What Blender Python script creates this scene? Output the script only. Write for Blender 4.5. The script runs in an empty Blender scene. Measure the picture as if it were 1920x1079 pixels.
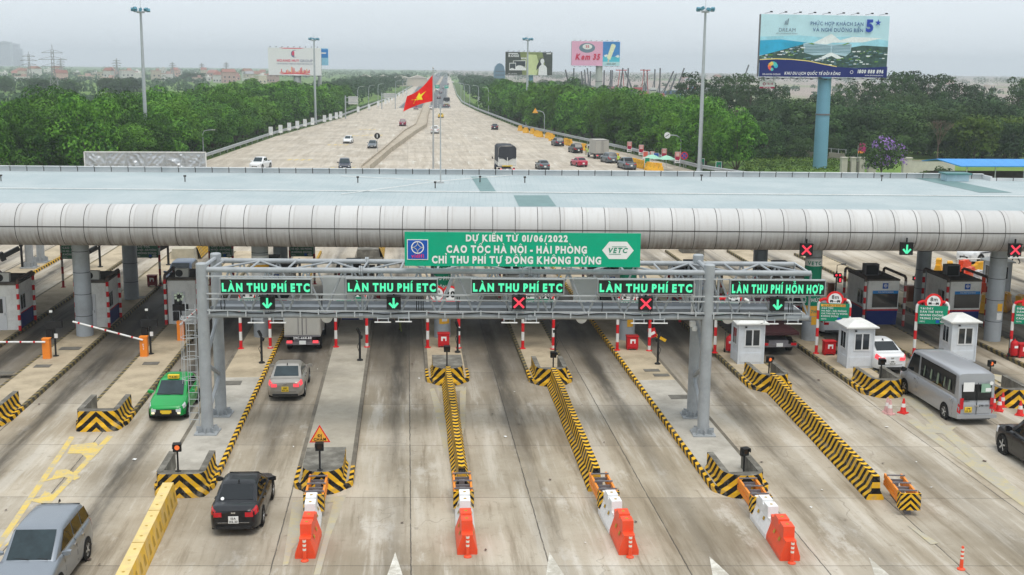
import bpy, math, random, unicodedata
from mathutils import Vector, Matrix
R = math.radians
rnd = random.Random(7)
SC = bpy.context.scene
COL = SC.collection
# ------------------------------------------------------------------ camera
HAZE = 0.0003
SKYC = (7.1, 7.75, 8.25, 1)
FPX, CAM_H = 2240.0, 15.5
PITCH, ROLL, YAW = R(10.45), R(0.6), R(5.0535)
fwd = Vector((math.sin(YAW)*math.cos(PITCH), math.cos(YAW)*math.cos(PITCH), -math.sin(PITCH)))
rt0 = Vector((math.cos(YAW), -math.sin(YAW), 0))
up0 = rt0.cross(fwd)
cam_r = rt0*math.cos(ROLL) + up0*math.sin(ROLL)
cam_u = up0*math.cos(ROLL) - rt0*math.sin(ROLL)
cd = bpy.data.cameras.new('camera'); cam = bpy.data.objects.new('camera', cd); COL.objects.link(cam)
cd.sensor_fit = 'HORIZONTAL'; cd.sensor_width = 36; cd.lens = 36*FPX/1920
cd.clip_start = 0.5; cd.clip_end = 20000
m3 = Matrix((cam_r, cam_u, -fwd)).transposed()
cam.matrix_world = Matrix.Translation((0, 0, CAM_H)) @ m3.to_4x4()
SC.camera = cam
# ------------------------------------------------------------------ light
SUN_EL, SUN_ROT = R(68), R(165)
world = bpy.data.worlds.new('World'); SC.world = world; world.use_nodes = True
wn = world.node_tree; bg = wn.nodes['Background']
sky = wn.nodes.new('ShaderNodeTexSky'); sky.sky_type = 'NISHITA'; sky.sun_disc = False
sky.sun_elevation = SUN_EL; sky.sun_rotation = SUN_ROT; sky.dust_density = 3.0; sky.air_density = 1.0
hs = wn.nodes.new('ShaderNodeHueSaturation'); hs.inputs['Saturation'].default_value = 0.30
mixw = wn.nodes.new('ShaderNodeMix'); mixw.data_type = 'RGBA'; mixw.inputs[0].default_value = 0.85
# closed cloud cover, brighter overhead than at the horizon
tcw = wn.nodes.new('ShaderNodeTexCoord'); sxw = wn.nodes.new('ShaderNodeSeparateXYZ'); wn.links.new(tcw.outputs['Generated'], sxw.inputs[0])
grw = wn.nodes.new('ShaderNodeMapRange'); grw.inputs[1].default_value = 0.0; grw.inputs[2].default_value = 1.0; grw.inputs[3].default_value = 1.0; grw.inputs[4].default_value = 1.25
wn.links.new(sxw.outputs[2], grw.inputs[0])
clw = wn.nodes.new('ShaderNodeMix'); clw.data_type = 'RGBA'; clw.blend_type = 'MULTIPLY'; clw.inputs[0].default_value = 1.0; clw.inputs[6].default_value = SKYC
nzw = wn.nodes.new('ShaderNodeTexNoise'); nzw.inputs['Scale'].default_value = 2.2; nzw.inputs['Detail'].default_value = 5; mpw = wn.nodes.new('ShaderNodeMapping'); mpw.inputs['Scale'].default_value = (1, 1, 6)
wn.links.new(tcw.outputs['Generated'], mpw.inputs[0]); wn.links.new(mpw.outputs[0], nzw.inputs[0])
nrw = wn.nodes.new('ShaderNodeMapRange'); nrw.inputs[1].default_value = 0.3; nrw.inputs[2].default_value = 0.7; nrw.inputs[3].default_value = 0.95; nrw.inputs[4].default_value = 1.05; wn.links.new(nzw.outputs[0], nrw.inputs[0])
mmw = wn.nodes.new('ShaderNodeMath'); mmw.operation = 'MULTIPLY'; wn.links.new(grw.outputs[0], mmw.inputs[0]); wn.links.new(nrw.outputs[0], mmw.inputs[1]); wn.links.new(mmw.outputs[0], clw.inputs[7])
wn.links.new(sky.outputs[0], hs.inputs['Color']); wn.links.new(hs.outputs[0], mixw.inputs[6]); wn.links.new(clw.outputs[2], mixw.inputs[7])
wn.links.new(mixw.outputs[2], bg.inputs[0]); bg.inputs[1].default_value = 0.105
sl = bpy.data.lights.new('sun', 'SUN'); so = bpy.data.objects.new('sun', sl); COL.objects.link(so)
sl.energy = 1.65; sl.angle = R(32); sl.color = (1.0, 0.95, 0.87)
_d = Vector((math.sin(SUN_ROT)*math.cos(SUN_EL), math.cos(SUN_ROT)*math.cos(SUN_EL), math.sin(SUN_EL)))
so.rotation_euler = _d.to_track_quat('Z', 'Y').to_euler()
SC.view_settings.view_transform = 'Standard'; SC.view_settings.look = 'None'
SC.view_settings.exposure = 0.30; SC.view_settings.gamma = 1.0
SC.cycles.max_bounces = 6; SC.cycles.diffuse_bounces = 3; SC.cycles.glossy_bounces = 2
SC.cycles.transparent_max_bounces = 8; SC.cycles.volume_bounces = 0; SC.cycles.use_adaptive_sampling = True
# ------------------------------------------------------------------ measuring
def ray(u, v):
    return cam_r*((u-960)/FPX) - cam_u*((v-539.5)/FPX) + fwd
def G(u, v, z=0.0):                      # ground point seen at a photograph pixel
    d = ray(u, v); t = (z-CAM_H)/d.z
    return Vector((d.x*t, d.y*t, z))
def AY(u, v, y):                         # point seen at a pixel at distance y along the lanes
    d = ray(u, v); t = y/d.y
    return Vector((d.x*t, y, CAM_H+d.z*t))
def row(y0, x): return y0-0.063*(x-2.0)  # the plaza's cross direction is a little skew
# ------------------------------------------------------------------ materials
MATS = {}
def M(name, col, rough=0.6, metal=0.0, var=0.12, scale=2.0, emit=0.0, bump=0.0, dirt=None, stretch=(1,1,1), rnd_obj=0.0, coat=0.0, spec=0.22, trans=0.0):
    if name in MATS: return MATS[name]
    m = bpy.data.materials.new(name); m.use_nodes = True; MATS[name] = m
    nt = m.node_tree; N = nt.nodes; L = nt.links; b = N['Principled BSDF']
    b.inputs['Roughness'].default_value = rough; b.inputs['Metallic'].default_value = metal
    b.inputs['Specular IOR Level'].default_value = spec
    b.inputs['Coat Weight'].default_value = coat; b.inputs['Coat Roughness'].default_value = 0.08
    c4 = (col[0], col[1], col[2], 1)
    if emit:
        b.inputs['Base Color'].default_value = (col[0]*.3, col[1]*.3, col[2]*.3, 1)
        b.inputs['Emission Color'].default_value = c4; b.inputs['Emission Strength'].default_value = emit
        return m
    tc = N.new('ShaderNodeTexCoord'); mp = N.new('ShaderNodeMapping'); mp.inputs['Scale'].default_value = stretch
    L.new(tc.outputs['Object'], mp.inputs[0])
    no = N.new('ShaderNodeTexNoise'); no.inputs['Scale'].default_value = scale; no.inputs['Detail'].default_value = 6; no.inputs['Roughness'].default_value = .65
    L.new(mp.outputs[0], no.inputs[0])
    rp = N.new('ShaderNodeMapRange'); rp.inputs[1].default_value = .3; rp.inputs[2].default_value = .7; rp.inputs[3].default_value = 1-var; rp.inputs[4].default_value = 1+var
    L.new(no.outputs[0], rp.inputs[0])
    mx = N.new('ShaderNodeMix'); mx.data_type = 'RGBA'; mx.blend_type = 'MULTIPLY'; mx.inputs[0].default_value = 1; mx.inputs[6].default_value = c4
    L.new(rp.outputs[0], mx.inputs[7]); out = mx.outputs[2]
    if dirt:
        n2 = N.new('ShaderNodeTexNoise'); n2.inputs['Scale'].default_value = dirt[2]; n2.inputs['Detail'].default_value = 8; n2.inputs['Roughness'].default_value = .7
        L.new(mp.outputs[0], n2.inputs[0])
        r2 = N.new('ShaderNodeMapRange'); r2.inputs[1].default_value = .48; r2.inputs[2].default_value = .72; r2.inputs[4].default_value = dirt[1]
        L.new(n2.outputs[0], r2.inputs[0])
        m2 = N.new('ShaderNodeMix'); m2.data_type = 'RGBA'; m2.inputs[7].default_value = (*dirt[0], 1)
        L.new(r2.outputs[0], m2.inputs[0]); L.new(out, m2.inputs[6]); out = m2.outputs[2]
    if rnd_obj:
        oi = N.new('ShaderNodeObjectInfo'); r3 = N.new('ShaderNodeMapRange'); r3.inputs[3].default_value = 1-rnd_obj; r3.inputs[4].default_value = 1+rnd_obj
        L.new(oi.outputs['Random'], r3.inputs[0])
        m3_ = N.new('ShaderNodeMix'); m3_.data_type = 'RGBA'; m3_.blend_type = 'MULTIPLY'; m3_.inputs[0].default_value = 1
        L.new(out, m3_.inputs[6]); L.new(r3.outputs[0], m3_.inputs[7]); out = m3_.outputs[2]
    L.new(out, b.inputs['Base Color'])
    if bump:
        bp = N.new('ShaderNodeBump'); bp.inputs['Strength'].default_value = bump; bp.inputs['Distance'].default_value = .03
        L.new(no.outputs[0], bp.inputs['Height']); L.new(bp.outputs[0], b.inputs['Normal'])
    if trans:
        tr = N.new('ShaderNodeBsdfTranslucent'); L.new(out, tr.inputs[0]); ms = N.new('ShaderNodeMixShader'); ms.inputs[0].default_value = trans
        o_ = N['Material Output']; L.new(b.outputs[0], ms.inputs[1]); L.new(tr.outputs[0], ms.inputs[2]); L.new(ms.outputs[0], o_.inputs[0])
    return m
def MST(name, ca, cb, wear=0.35, rough=.7, wearcol=(.28,.26,.22)):      # two colour stripes along the UV phase, worn in patches
    if name in MATS: return MATS[name]
    m = bpy.data.materials.new(name); m.use_nodes = True; MATS[name] = m
    N = m.node_tree.nodes; L = m.node_tree.links; b = N['Principled BSDF']; b.inputs['Roughness'].default_value = rough; b.inputs['Specular IOR Level'].default_value = .15
    uv = N.new('ShaderNodeUVMap'); uv.uv_map = 'UVMap'; sx = N.new('ShaderNodeSeparateXYZ'); L.new(uv.outputs[0], sx.inputs[0])
    fr = N.new('ShaderNodeMath'); fr.operation = 'FRACT'; L.new(sx.outputs[0], fr.inputs[0])
    gt = N.new('ShaderNodeMath'); gt.operation = 'GREATER_THAN'; gt.inputs[1].default_value = .5; L.new(fr.outputs[0], gt.inputs[0])
    mx = N.new('ShaderNodeMix'); mx.data_type = 'RGBA'; mx.inputs[6].default_value = (*ca, 1); mx.inputs[7].default_value = (*cb, 1); L.new(gt.outputs[0], mx.inputs[0])
    tc = N.new('ShaderNodeTexCoord')
    n2 = N.new('ShaderNodeTexNoise'); n2.inputs['Scale'].default_value = 2.3; n2.inputs['Detail'].default_value = 9; n2.inputs['Roughness'].default_value = .72; L.new(tc.outputs['Object'], n2.inputs[0])
    r2 = N.new('ShaderNodeMapRange'); r2.inputs[1].default_value = .5; r2.inputs[2].default_value = .68; r2.inputs[4].default_value = wear; L.new(n2.outputs[0], r2.inputs[0])
    m2 = N.new('ShaderNodeMix'); m2.data_type = 'RGBA'; m2.inputs[7].default_value = (*wearcol, 1); L.new(r2.outputs[0], m2.inputs[0]); L.new(mx.outputs[2], m2.inputs[6])
    L.new(m2.outputs[2], b.inputs['Base Color'])
    return m
# ------------------------------------------------------------------ meshes
class MB:
    def __init__(s): s.v = []; s.f = []; s.m = []; s.ph = []
    def face(s, pts, m=0, ph=None):
        i = len(s.v); s.v.extend(tuple(p) for p in pts); s.f.append(tuple(range(i, i+len(pts)))); s.m.append(m); s.ph.append(ph)
    def add(s, vs, fs, m=0):
        i = len(s.v); s.v.extend(tuple(p) for p in vs)
        for f in fs: s.f.append(tuple(i+k for k in f)); s.m.append(m); s.ph.append(None)
    def box(s, c, d, m=0, rz=0.0, taper=1.0, rx=0.0):
        hx, hy, hz = d[0]/2, d[1]/2, d[2]/2
        ps = []
        for z, k in ((-hz, 1), (hz, taper)):
            for x, y in ((-hx, -hy), (hx, -hy), (hx, hy), (-hx, hy)): ps.append(Vector((x*k, y*k, z)))
        mm = Matrix.Rotation(rz, 3, 'Z') @ Matrix.Rotation(rx, 3, 'X')
        ps = [mm @ p + Vector(c) for p in ps]
        s.add(ps, [(0,3,2,1),(4,5,6,7),(0,1,5,4),(1,2,6,5),(2,3,7,6),(3,0,4,7)], m)
    def bar(s, a, b, w, h, m=0):            # square bar between two points
        a, b = Vector(a), Vector(b); d = (b-a).normalized()
        x = d.cross(Vector((0,0,1)));  x = x.normalized() if x.length > 1e-4 else Vector((1,0,0)); z = x.cross(d)
        ps = [p + x*sx*w/2 + z*sz*h/2 for p in (a, b) for sx, sz in ((-1,-1),(1,-1),(1,1),(-1,1))]
        s.add(ps, [(0,3,2,1),(4,5,6,7),(0,1,5,4),(1,2,6,5),(2,3,7,6),(3,0,4,7)], m)
    def tube(s, pts, r, n=8, m=0, period=None, ph0=0.0, caps=True):
        pts = [Vector(p) for p in pts]; rs = r if isinstance(r, (list, tuple)) else [r]*len(pts)
        rings = []; ln = [0.0]
        for k in range(1, len(pts)): ln.append(ln[-1]+(pts[k]-pts[k-1]).length)
        ref = None
        for k, p in enumerate(pts):
            d = (pts[min(k+1, len(pts)-1)]-pts[max(k-1, 0)]).normalized()
            if ref is None: ref = Vector((1,0,0)) if abs(d.x) < .9 else Vector((0,1,0))
            x = (ref - d*ref.dot(d)).normalized(); y = d.cross(x); ref = x
            rings.append([p + (x*math.cos(2*math.pi*i/n)+y*math.sin(2*math.pi*i/n))*rs[k] for i in range(n)])
        base = len(s.v)
        for g in rings: s.v.extend(tuple(q) for q in g)
        for k in range(len(rings)-1):
            for i in range(n):
                j = (i+1) % n
                s.f.append((base+k*n+i, base+k*n+j, base+(k+1)*n+j, base+(k+1)*n+i)); s.m.append(m)
                s.ph.append(None if period is None else [ph0+ln[k]/period]*2+[ph0+ln[k+1]/period]*2)
        if caps:
            for k, rev in ((0, True), (len(rings)-1, False)):
                f = tuple(base+k*n+i for i in range(n)); s.f.append(f[::-1] if rev else f); s.m.append(m)
                s.ph.append(None if period is None else [ph0+ln[k]/period+(.02 if k == 0 else -.02)]*n)
    def loft(s, rings, m=0, closed=True, cap=True, mats=None):
        n = len(rings[0]); base = len(s.v)
        for g in rings: s.v.extend(tuple(q) for q in g)
        for k in range(len(rings)-1):
            for i in range(n if closed else n-1):
                j = (i+1) % n
                s.f.append((base+k*n+i, base+k*n+j, base+(k+1)*n+j, base+(k+1)*n+i)); s.m.append(mats[i] if mats else m); s.ph.append(None)
        if cap and closed:
            s.f.append(tuple(base+i for i in range(n))[::-1]); s.m.append(m); s.ph.append(None)
            e = base+(len(rings)-1)*n
            s.f.append(tuple(e+i for i in range(n))); s.m.append(m); s.ph.append(None)
    def lathe(s, prof, c=(0,0,0), n=16, m=0, axis='Z'):
        rings = []
        for r, z in prof:
            g = []
            for i in range(n):
                a = 2*math.pi*i/n; x, y = r*math.cos(a), r*math.sin(a)
                p = (x, y, z) if axis == 'Z' else ((x, z, y) if axis == 'Y' else (z, x, y))
                g.append((p[0]+c[0], p[1]+c[1], p[2]+c[2]))
            if axis == 'Y': g = g[::-1]
            rings.append(g)
        s.loft(rings, m)
    def prism(s, poly, z0, z1, m=0, mt=None):
        n = len(poly); lo = [(p[0], p[1], z0) for p in poly]; hi = [(p[0], p[1], z1) for p in poly]
        s.loft([lo, hi], m, cap=False); s.face(hi, m if mt is None else mt); s.face(lo[::-1], m)
    def disc(s, c, nrm, r, n=20, m=0, ry=None):
        nrm = Vector(nrm).normalized(); x = nrm.cross(Vector((0,0,1))); x = x.normalized() if x.length > 1e-3 else Vector((1,0,0)); y = nrm.cross(x)*-1
        ry = ry or r
        s.face([Vector(c)+x*-math.cos(2*math.pi*i/n)*r+y*math.sin(2*math.pi*i/n)*ry for i in range(n)], m)
    def ring(s, c, nrm, r0, r1, n=24, m=0):
        nrm = Vector(nrm).normalized(); x = nrm.cross(Vector((0,0,1))).normalized(); y = x.cross(nrm)
        P = lambda r, i: Vector(c)+x*math.cos(2*math.pi*i/n)*r+y*math.sin(2*math.pi*i/n)*r
        for i in range(n): s.face([P(r0,i), P(r1,i), P(r1,i+1), P(r0,i+1)][::-1], m)
    def build(s, name, mats, parent=None, smooth=None, label=None):
        if not isinstance(mats, (list, tuple)): mats = [mats]
        me = bpy.data.meshes.new(name); me.from_pydata(s.v, [], s.f)
        for mm in mats: me.materials.append(mm)
        me.polygons.foreach_set('material_index', s.m)
        if any(p is not None for p in s.ph):
            uv = me.uv_layers.new(name='UVMap'); k = 0; flat = []
            for f, p in zip(s.f, s.ph):
                for q in range(len(f)): flat += [(p[q] if p else .25), 0.0]
            uv.data.foreach_set('uv', flat)
        if smooth:
            me.polygons.foreach_set('use_smooth', [True]*len(s.f)); me.update(); me.set_sharp_from_angle(angle=R(smooth))
        me.update()
        o = bpy.data.objects.new(name, me); COL.objects.link(o)
        if parent: o.parent = parent
        if label: o['label'] = label
        return o
def tag(o, label, cat, group=None, kind=None):
    if label: o['label'] = label
    if cat: o['category'] = cat
    if group: o['group'] = group
    if kind: o['kind'] = kind
    return o
def thing(name, label, cat, loc=(0,0,0), rz=0.0, group=None):
    o = bpy.data.objects.new(name, None); COL.objects.link(o); o.location = loc; o.rotation_euler = (0,0,rz); o.empty_display_size = .2
    return tag(o, label, cat, group)
def struct(o): o['kind'] = 'structure'; return o
def dup(o, loc, rz, label=None, sc=None, group=None):
    r = o.copy(); COL.objects.link(r); r.location = loc; r.rotation_euler = (0,0,rz)
    if label: r['label'] = label
    if group: r['group'] = group
    if sc: r.scale = sc
    for c in list(o.children):
        d = c.copy(); COL.objects.link(d); d.parent = r
        for g in c.children:
            e = g.copy(); COL.objects.link(e); e.parent = d
    return r
# ------------------------------------------------------------------ lettering
_gl = {}
def glyph(ch, bold):
    k = (ch, bold)
    if k in _gl: return _gl[k]
    cu = bpy.data.curves.new('letter', 'FONT'); cu.body = ch; cu.size = 1; cu.resolution_u = 3; cu.offset = bold
    ob = bpy.data.objects.new('letter', cu); COL.objects.link(ob)
    me = bpy.data.meshes.new_from_object(ob.evaluated_get(bpy.context.evaluated_depsgraph_get()))
    vs = [(v.co.x, v.co.y) for v in me.vertices]; fs = [tuple(p.vertices) for p in me.polygons]
    bpy.data.objects.remove(ob); bpy.data.curves.remove(cu); bpy.data.meshes.remove(me)
    x0 = min(v[0] for v in vs); x1 = max(v[0] for v in vs)
    _gl[k] = ([(v[0]-x0, v[1]) for v in vs], fs, x1-x0); return _gl[k]
CAP = 0.70
def marks(ch, b):
    d = unicodedata.normalize('NFD', ch); base = d[0]; mk = [unicodedata.name(c) for c in d[1:]]
    if ch in 'Đđ': base = 'D'; mk = ['BAR']
    return base, mk
def text(mb, s, org, right, up, h, m=0, align='c', bold=.028, width=None, space=.13, slant=0.0, lift=0.006):
    right, up = Vector(right).normalized(), Vector(up).normalized(); nrm = right.cross(up)
    polys = []; x = 0.0; t = bold+.035
    for ch in s:
        if ch == ' ': x += .34; continue
        base, mk = marks(ch, bold)
        vs, fs, w = glyph(base, bold)
        polys.append(([(a+x, c) for a, c in vs], fs, 0)); cx = x+w/2; y0 = CAP+.09
        P = lambda pts: polys.append((pts, [tuple(range(len(pts)))], 1))
        circ = any('CIRCUMFLEX' in k for k in mk)
        for k in mk:
            if 'CIRCUMFLEX' in k:
                P([(cx-.22,y0),(cx-.12,y0),(cx,y0+.1),(cx,y0+.19)]); P([(cx,y0+.19),(cx,y0+.1),(cx+.12,y0),(cx+.22,y0)])
            elif 'BREVE' in k: P([(cx-.2,y0+.14),(cx-.1,y0),(cx+.1,y0),(cx+.2,y0+.14),(cx+.08,y0+.08),(cx-.08,y0+.08)])
            elif 'HORN' in k: P([(x+w-.04,CAP-.1),(x+w+.06,CAP-.06),(x+w+.13,CAP+.02),(x+w+.12,CAP+.14),(x+w+.02,CAP+.14),(x+w+.02,CAP+.04)])
            elif 'DOT BELOW' in k: P([(cx+.085*math.cos(q*.785),-.19+.085*math.sin(q*.785)) for q in range(8)])
            elif 'BAR' in k: P([(x-.12,.31),(x+.28,.31),(x+.28,.40),(x-.12,.40)])
            else:
                ax, ay = (cx+.2, y0+.12) if circ else (cx, y0)
                if 'GRAVE' in k:
                    if circ: ax = cx-.2
                    P([(ax+.02,ay),(ax+.11,ay),(ax-.04,ay+.19),(ax-.17,ay+.19)])
                elif 'ACUTE' in k: P([(ax-.11,ay),(ax-.02,ay),(ax+.17,ay+.19),(ax+.04,ay+.19)])
                elif 'HOOK' in k: P([(ax-.05,ay),(ax+.05,ay),(ax+.13,ay+.13),(ax+.05,ay+.22),(ax-.1,ay+.22),(ax-.1,ay+.15),(ax+.02,ay+.14)])
                elif 'TILDE' in k:
                    if circ: ax = cx; ay = y0+.2
                    P([(ax-.2,ay+.02),(ax-.1,ay+.04),(ax+.08,ay),(ax+.2,ay+.1),(ax+.2,ay+.17),(ax+.08,ay+.09),(ax-.1,ay+.13),(ax-.2,ay+.1)])
        x += w+space+(.1 if any('HORN' in k for k in mk) else 0)
    x -= space; sc = h/CAP; kx = sc if width is None else min(sc, width/x)
    ox = {'c': -x*kx/2, 'l': 0, 'r': -x*kx}[align]; org = Vector(org)
    for vs, fs, z in polys:
        mb.add([org+right*(ox+a*kx+slant*c*sc)+up*(c*sc)+nrm*(lift+z*.0015) for a, c in vs], fs, m)
    return x*kx
# ================================================================== ground, roads
def pos_nodes(m):
    N = m.node_tree.nodes; L = m.node_tree.links
    g = N.new('ShaderNodeNewGeometry'); s = N.new('ShaderNodeSeparateXYZ'); L.new(g.outputs['Position'], s.inputs[0])
    return N, L, g, s
def mth(N, L, op, a, b=None, c=None):
    n = N.new('ShaderNodeMath'); n.operation = op
    for i, q in enumerate((a, b, c)):
        if q is None: continue
        if isinstance(q, (int, float)): n.inputs[i].default_value = q
        else: L.new(q, n.inputs[i])
    return n.outputs[0]
def nse(N, L, vec, scale, det=6, rough=.6, sx=1, sy=1):
    mp = N.new('ShaderNodeMapping'); mp.inputs['Scale'].default_value = (sx, sy, 1); L.new(vec, mp.inputs[0])
    n = N.new('ShaderNodeTexNoise'); n.inputs['Scale'].default_value = scale; n.inputs['Detail'].default_value = det; n.inputs['Roughness'].default_value = rough
    L.new(mp.outputs[0], n.inputs[0]); return n.outputs[0]
def mr(N, L, v, a, b, c=0.0, d=1.0):
    n = N.new('ShaderNodeMapRange'); n.interpolation_type = 'SMOOTHSTEP'
    for i, q in enumerate((a, b, c, d)): n.inputs[i+1].default_value = q
    L.new(v, n.inputs[0]); return n.outputs[0]
def mixc(N, L, f, a, b, mode='MIX'):
    n = N.new('ShaderNodeMix'); n.data_type = 'RGBA'; n.blend_type = mode
    for i, q in ((0, f), (6, a), (7, b)):
        if isinstance(q, (int, float)): n.inputs[i].default_value = q
        elif isinstance(q, tuple): n.inputs[i].default_value = (*q, 1)
        else: L.new(q, n.inputs[i])
    return n.outputs[2]
def newmat(name, rough=.8):
    m = bpy.data.materials.new(name); m.use_nodes = True; m.node_tree.nodes['Principled BSDF'].inputs['Roughness'].default_value = rough; m.node_tree.nodes['Principled BSDF'].inputs['Specular IOR Level'].default_value = .18
    return m
def concrete_mat():
    m = newmat('plaza_concrete', .82); N, L, g, s = pos_nodes(m); P = g.outputs['Position']; X, Y = s.outputs[0], s.outputs[1]
    n1 = nse(N, L, P, .16, 5); n2 = nse(N, L, P, 1.0, 8, .7, 1.1, .07); n3 = nse(N, L, P, 2.6, 12, .8); n4 = nse(N, L, P, .5, 9, .72, 1.0, .35)
    c = mixc(N, L, mr(N, L, n1, .35, .65), (.315,.265,.195), (.46,.405,.325))
    # each slab of the pavement was poured with its own tone
    sx = mth(N, L, 'FLOOR', mth(N, L, 'DIVIDE', mth(N, L, 'SUBTRACT', X, .04), 4.36))
    Ys = mth(N, L, 'MULTIPLY_ADD', X, .063, Y)
    sy = mth(N, L, 'FLOOR', mth(N, L, 'DIVIDE', mth(N, L, 'SUBTRACT', Ys, 35.6), 6.1))
    cb = N.new('ShaderNodeCombineXYZ'); L.new(sx, cb.inputs[0]); L.new(sy, cb.inputs[1])
    wn_ = N.new('ShaderNodeTexWhiteNoise'); L.new(cb.outputs[0], wn_.inputs[0])
    c = mixc(N, L, 1.0, c, mr(N, L, wn_.outputs[0], 0, 1, .86, 1.10), 'MULTIPLY')
    c = mixc(N, L, mr(N, L, n2, .5, .64, 0, .62), c, (.56,.515,.445))           # pale scoured streaks
    c = mixc(N, L, mr(N, L, n2, .34, .49, .72, 0), c, (.19,.15,.10))         # dusty tracks
    c = mixc(N, L, mr(N, L, n4, .55, .66, 0, .5), c, (.60,.565,.51))          # patches of spilled cement
    c = mixc(N, L, mr(N, L, n3, .54, .68, 0, .6), c, (.19,.155,.11))         # stains
    # rubber and oil along the middle of every lane
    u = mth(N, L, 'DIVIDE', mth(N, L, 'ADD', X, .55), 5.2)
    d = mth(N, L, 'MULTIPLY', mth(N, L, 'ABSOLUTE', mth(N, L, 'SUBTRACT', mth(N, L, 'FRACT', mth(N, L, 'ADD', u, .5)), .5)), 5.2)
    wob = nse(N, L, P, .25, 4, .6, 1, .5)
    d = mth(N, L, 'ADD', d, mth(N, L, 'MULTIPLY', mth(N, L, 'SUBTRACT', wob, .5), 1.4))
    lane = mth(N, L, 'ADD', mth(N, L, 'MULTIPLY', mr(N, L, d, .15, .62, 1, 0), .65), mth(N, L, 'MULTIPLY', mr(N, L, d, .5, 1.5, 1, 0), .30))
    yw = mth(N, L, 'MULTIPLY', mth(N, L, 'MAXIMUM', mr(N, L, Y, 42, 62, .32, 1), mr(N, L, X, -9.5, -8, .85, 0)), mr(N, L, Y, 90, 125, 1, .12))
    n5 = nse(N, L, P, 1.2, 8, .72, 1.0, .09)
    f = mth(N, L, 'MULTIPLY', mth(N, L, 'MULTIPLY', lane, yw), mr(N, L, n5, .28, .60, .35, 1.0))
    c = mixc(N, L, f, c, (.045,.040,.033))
    # canopy shade painted into the lane colour, along with the grime
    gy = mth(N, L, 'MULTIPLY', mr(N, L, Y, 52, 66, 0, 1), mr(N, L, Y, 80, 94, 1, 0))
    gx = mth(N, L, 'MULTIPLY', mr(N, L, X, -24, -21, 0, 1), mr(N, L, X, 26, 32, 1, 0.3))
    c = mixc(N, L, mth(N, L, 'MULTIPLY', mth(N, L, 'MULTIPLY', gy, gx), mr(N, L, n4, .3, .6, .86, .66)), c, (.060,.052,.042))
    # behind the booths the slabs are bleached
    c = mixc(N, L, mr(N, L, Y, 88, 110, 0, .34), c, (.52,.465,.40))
    # saw cut joints
    jw = mth(N, L, 'MULTIPLY', mth(N, L, 'SUBTRACT', nse(N, L, P, 2.0, 3), .5), .06)
    def joint(v, p, o, w):
        q = mth(N, L, 'DIVIDE', mth(N, L, 'SUBTRACT', mth(N, L, 'ADD', v, jw), o), p)
        q = mth(N, L, 'MULTIPLY', mth(N, L, 'ABSOLUTE', mth(N, L, 'SUBTRACT', mth(N, L, 'FRACT', mth(N, L, 'ADD', q, .5)), .5)), p)
        return mth(N, L, 'LESS_THAN', q, w)
    j = mth(N, L, 'MAXIMUM', joint(X, 4.36, .04, .022), joint(Ys, 6.1, 35.6, .016))
    j = mth(N, L, 'MULTIPLY', mth(N, L, 'MULTIPLY', j, mr(N, L, Y, 110, 130, .8, .35)), mr(N, L, nse(N, L, P, .9, 4), .3, .5, .35, 1))
    c = mixc(N, L, j, c, (.05,.045,.04))
    # hairline cracks
    vo = N.new('ShaderNodeTexVoronoi'); vo.feature = 'DISTANCE_TO_EDGE'; vo.inputs['Scale'].default_value = .12
    ad = N.new('ShaderNodeVectorMath'); ad.operation = 'MULTIPLY_ADD'; nv = N.new('ShaderNodeTexNoise'); nv.inputs['Scale'].default_value = .7; L.new(P, nv.inputs[0])
    L.new(nv.outputs[1], ad.inputs[0]); ad.inputs[1].default_value = (3,3,0); L.new(P, ad.inputs[2]); L.new(ad.outputs[0], vo.inputs[0])
    ck = mth(N, L, 'MULTIPLY', mth(N, L, 'LESS_THAN', vo.outputs[0], .0022), mr(N, L, n1, .5, .6, 0, .28))
    c = mixc(N, L, ck, c, (.07,.06,.05))
    b = N['Principled BSDF']; L.new(c, b.inputs['Base Color'])
    bp = N.new('ShaderNodeBump'); bp.inputs['Strength'].default_value = .25; bp.inputs['Distance'].default_value = .02; L.new(n3, bp.inputs['Height']); L.new(bp.outputs[0], b.inputs['Normal'])
    L.new(mr(N, L, n4, .3, .7, .6, .95), b.inputs['Roughness'])
    return m
def ground_mat():
    m = newmat('ground_grass', .95); N, L, g, s = pos_nodes(m); P = g.outputs['Position']; X, Y = s.outputs[0], s.outputs[1]
    n1 = nse(N, L, P, .012, 6, .6); n2 = nse(N, L, P, .09, 8, .7); n3 = nse(N, L, P, .9, 8, .75); n4 = nse(N, L, P, .006, 4, .55, 1, .35)
    gr = mixc(N, L, mr(N, L, n2, .35, .65), (.05,.11,.018), (.12,.21,.035))
    gr = mixc(N, L, mr(N, L, n1, .45, .62, 0, .75), gr, (.18,.27,.06))
    gr = mixc(N, L, mr(N, L, n3, .5, .7, 0, .5), gr, (.035,.06,.015))
    so_ = mixc(N, L, mr(N, L, n2, .35, .65), (.24,.20,.17), (.36,.29,.25))
    bare = mth(N, L, 'MULTIPLY', mr(N, L, X, 60, 110, 0, 1), mr(N, L, Y, 420, 520, 0, 1))
    bare = mth(N, L, 'MULTIPLY', bare, mr(N, L, n4, .33, .5, .25, 1))
    c = mixc(N, L, bare, gr, so_)
    L.new(c, N['Principled BSDF'].inputs['Base Color']); return m
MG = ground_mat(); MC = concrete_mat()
mb = MB(); RG = 5000
rings = []
for r in (60, 200, 500, 1200, 3000, RG): rings.append([(r*math.cos(2*math.pi*i/48), r*math.sin(2*math.pi*i/48)+60, -.02) for i in range(48)])
mb.loft(rings, cap=False); mb.face(rings[0])
struct(mb.build('ground', MG))
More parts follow.
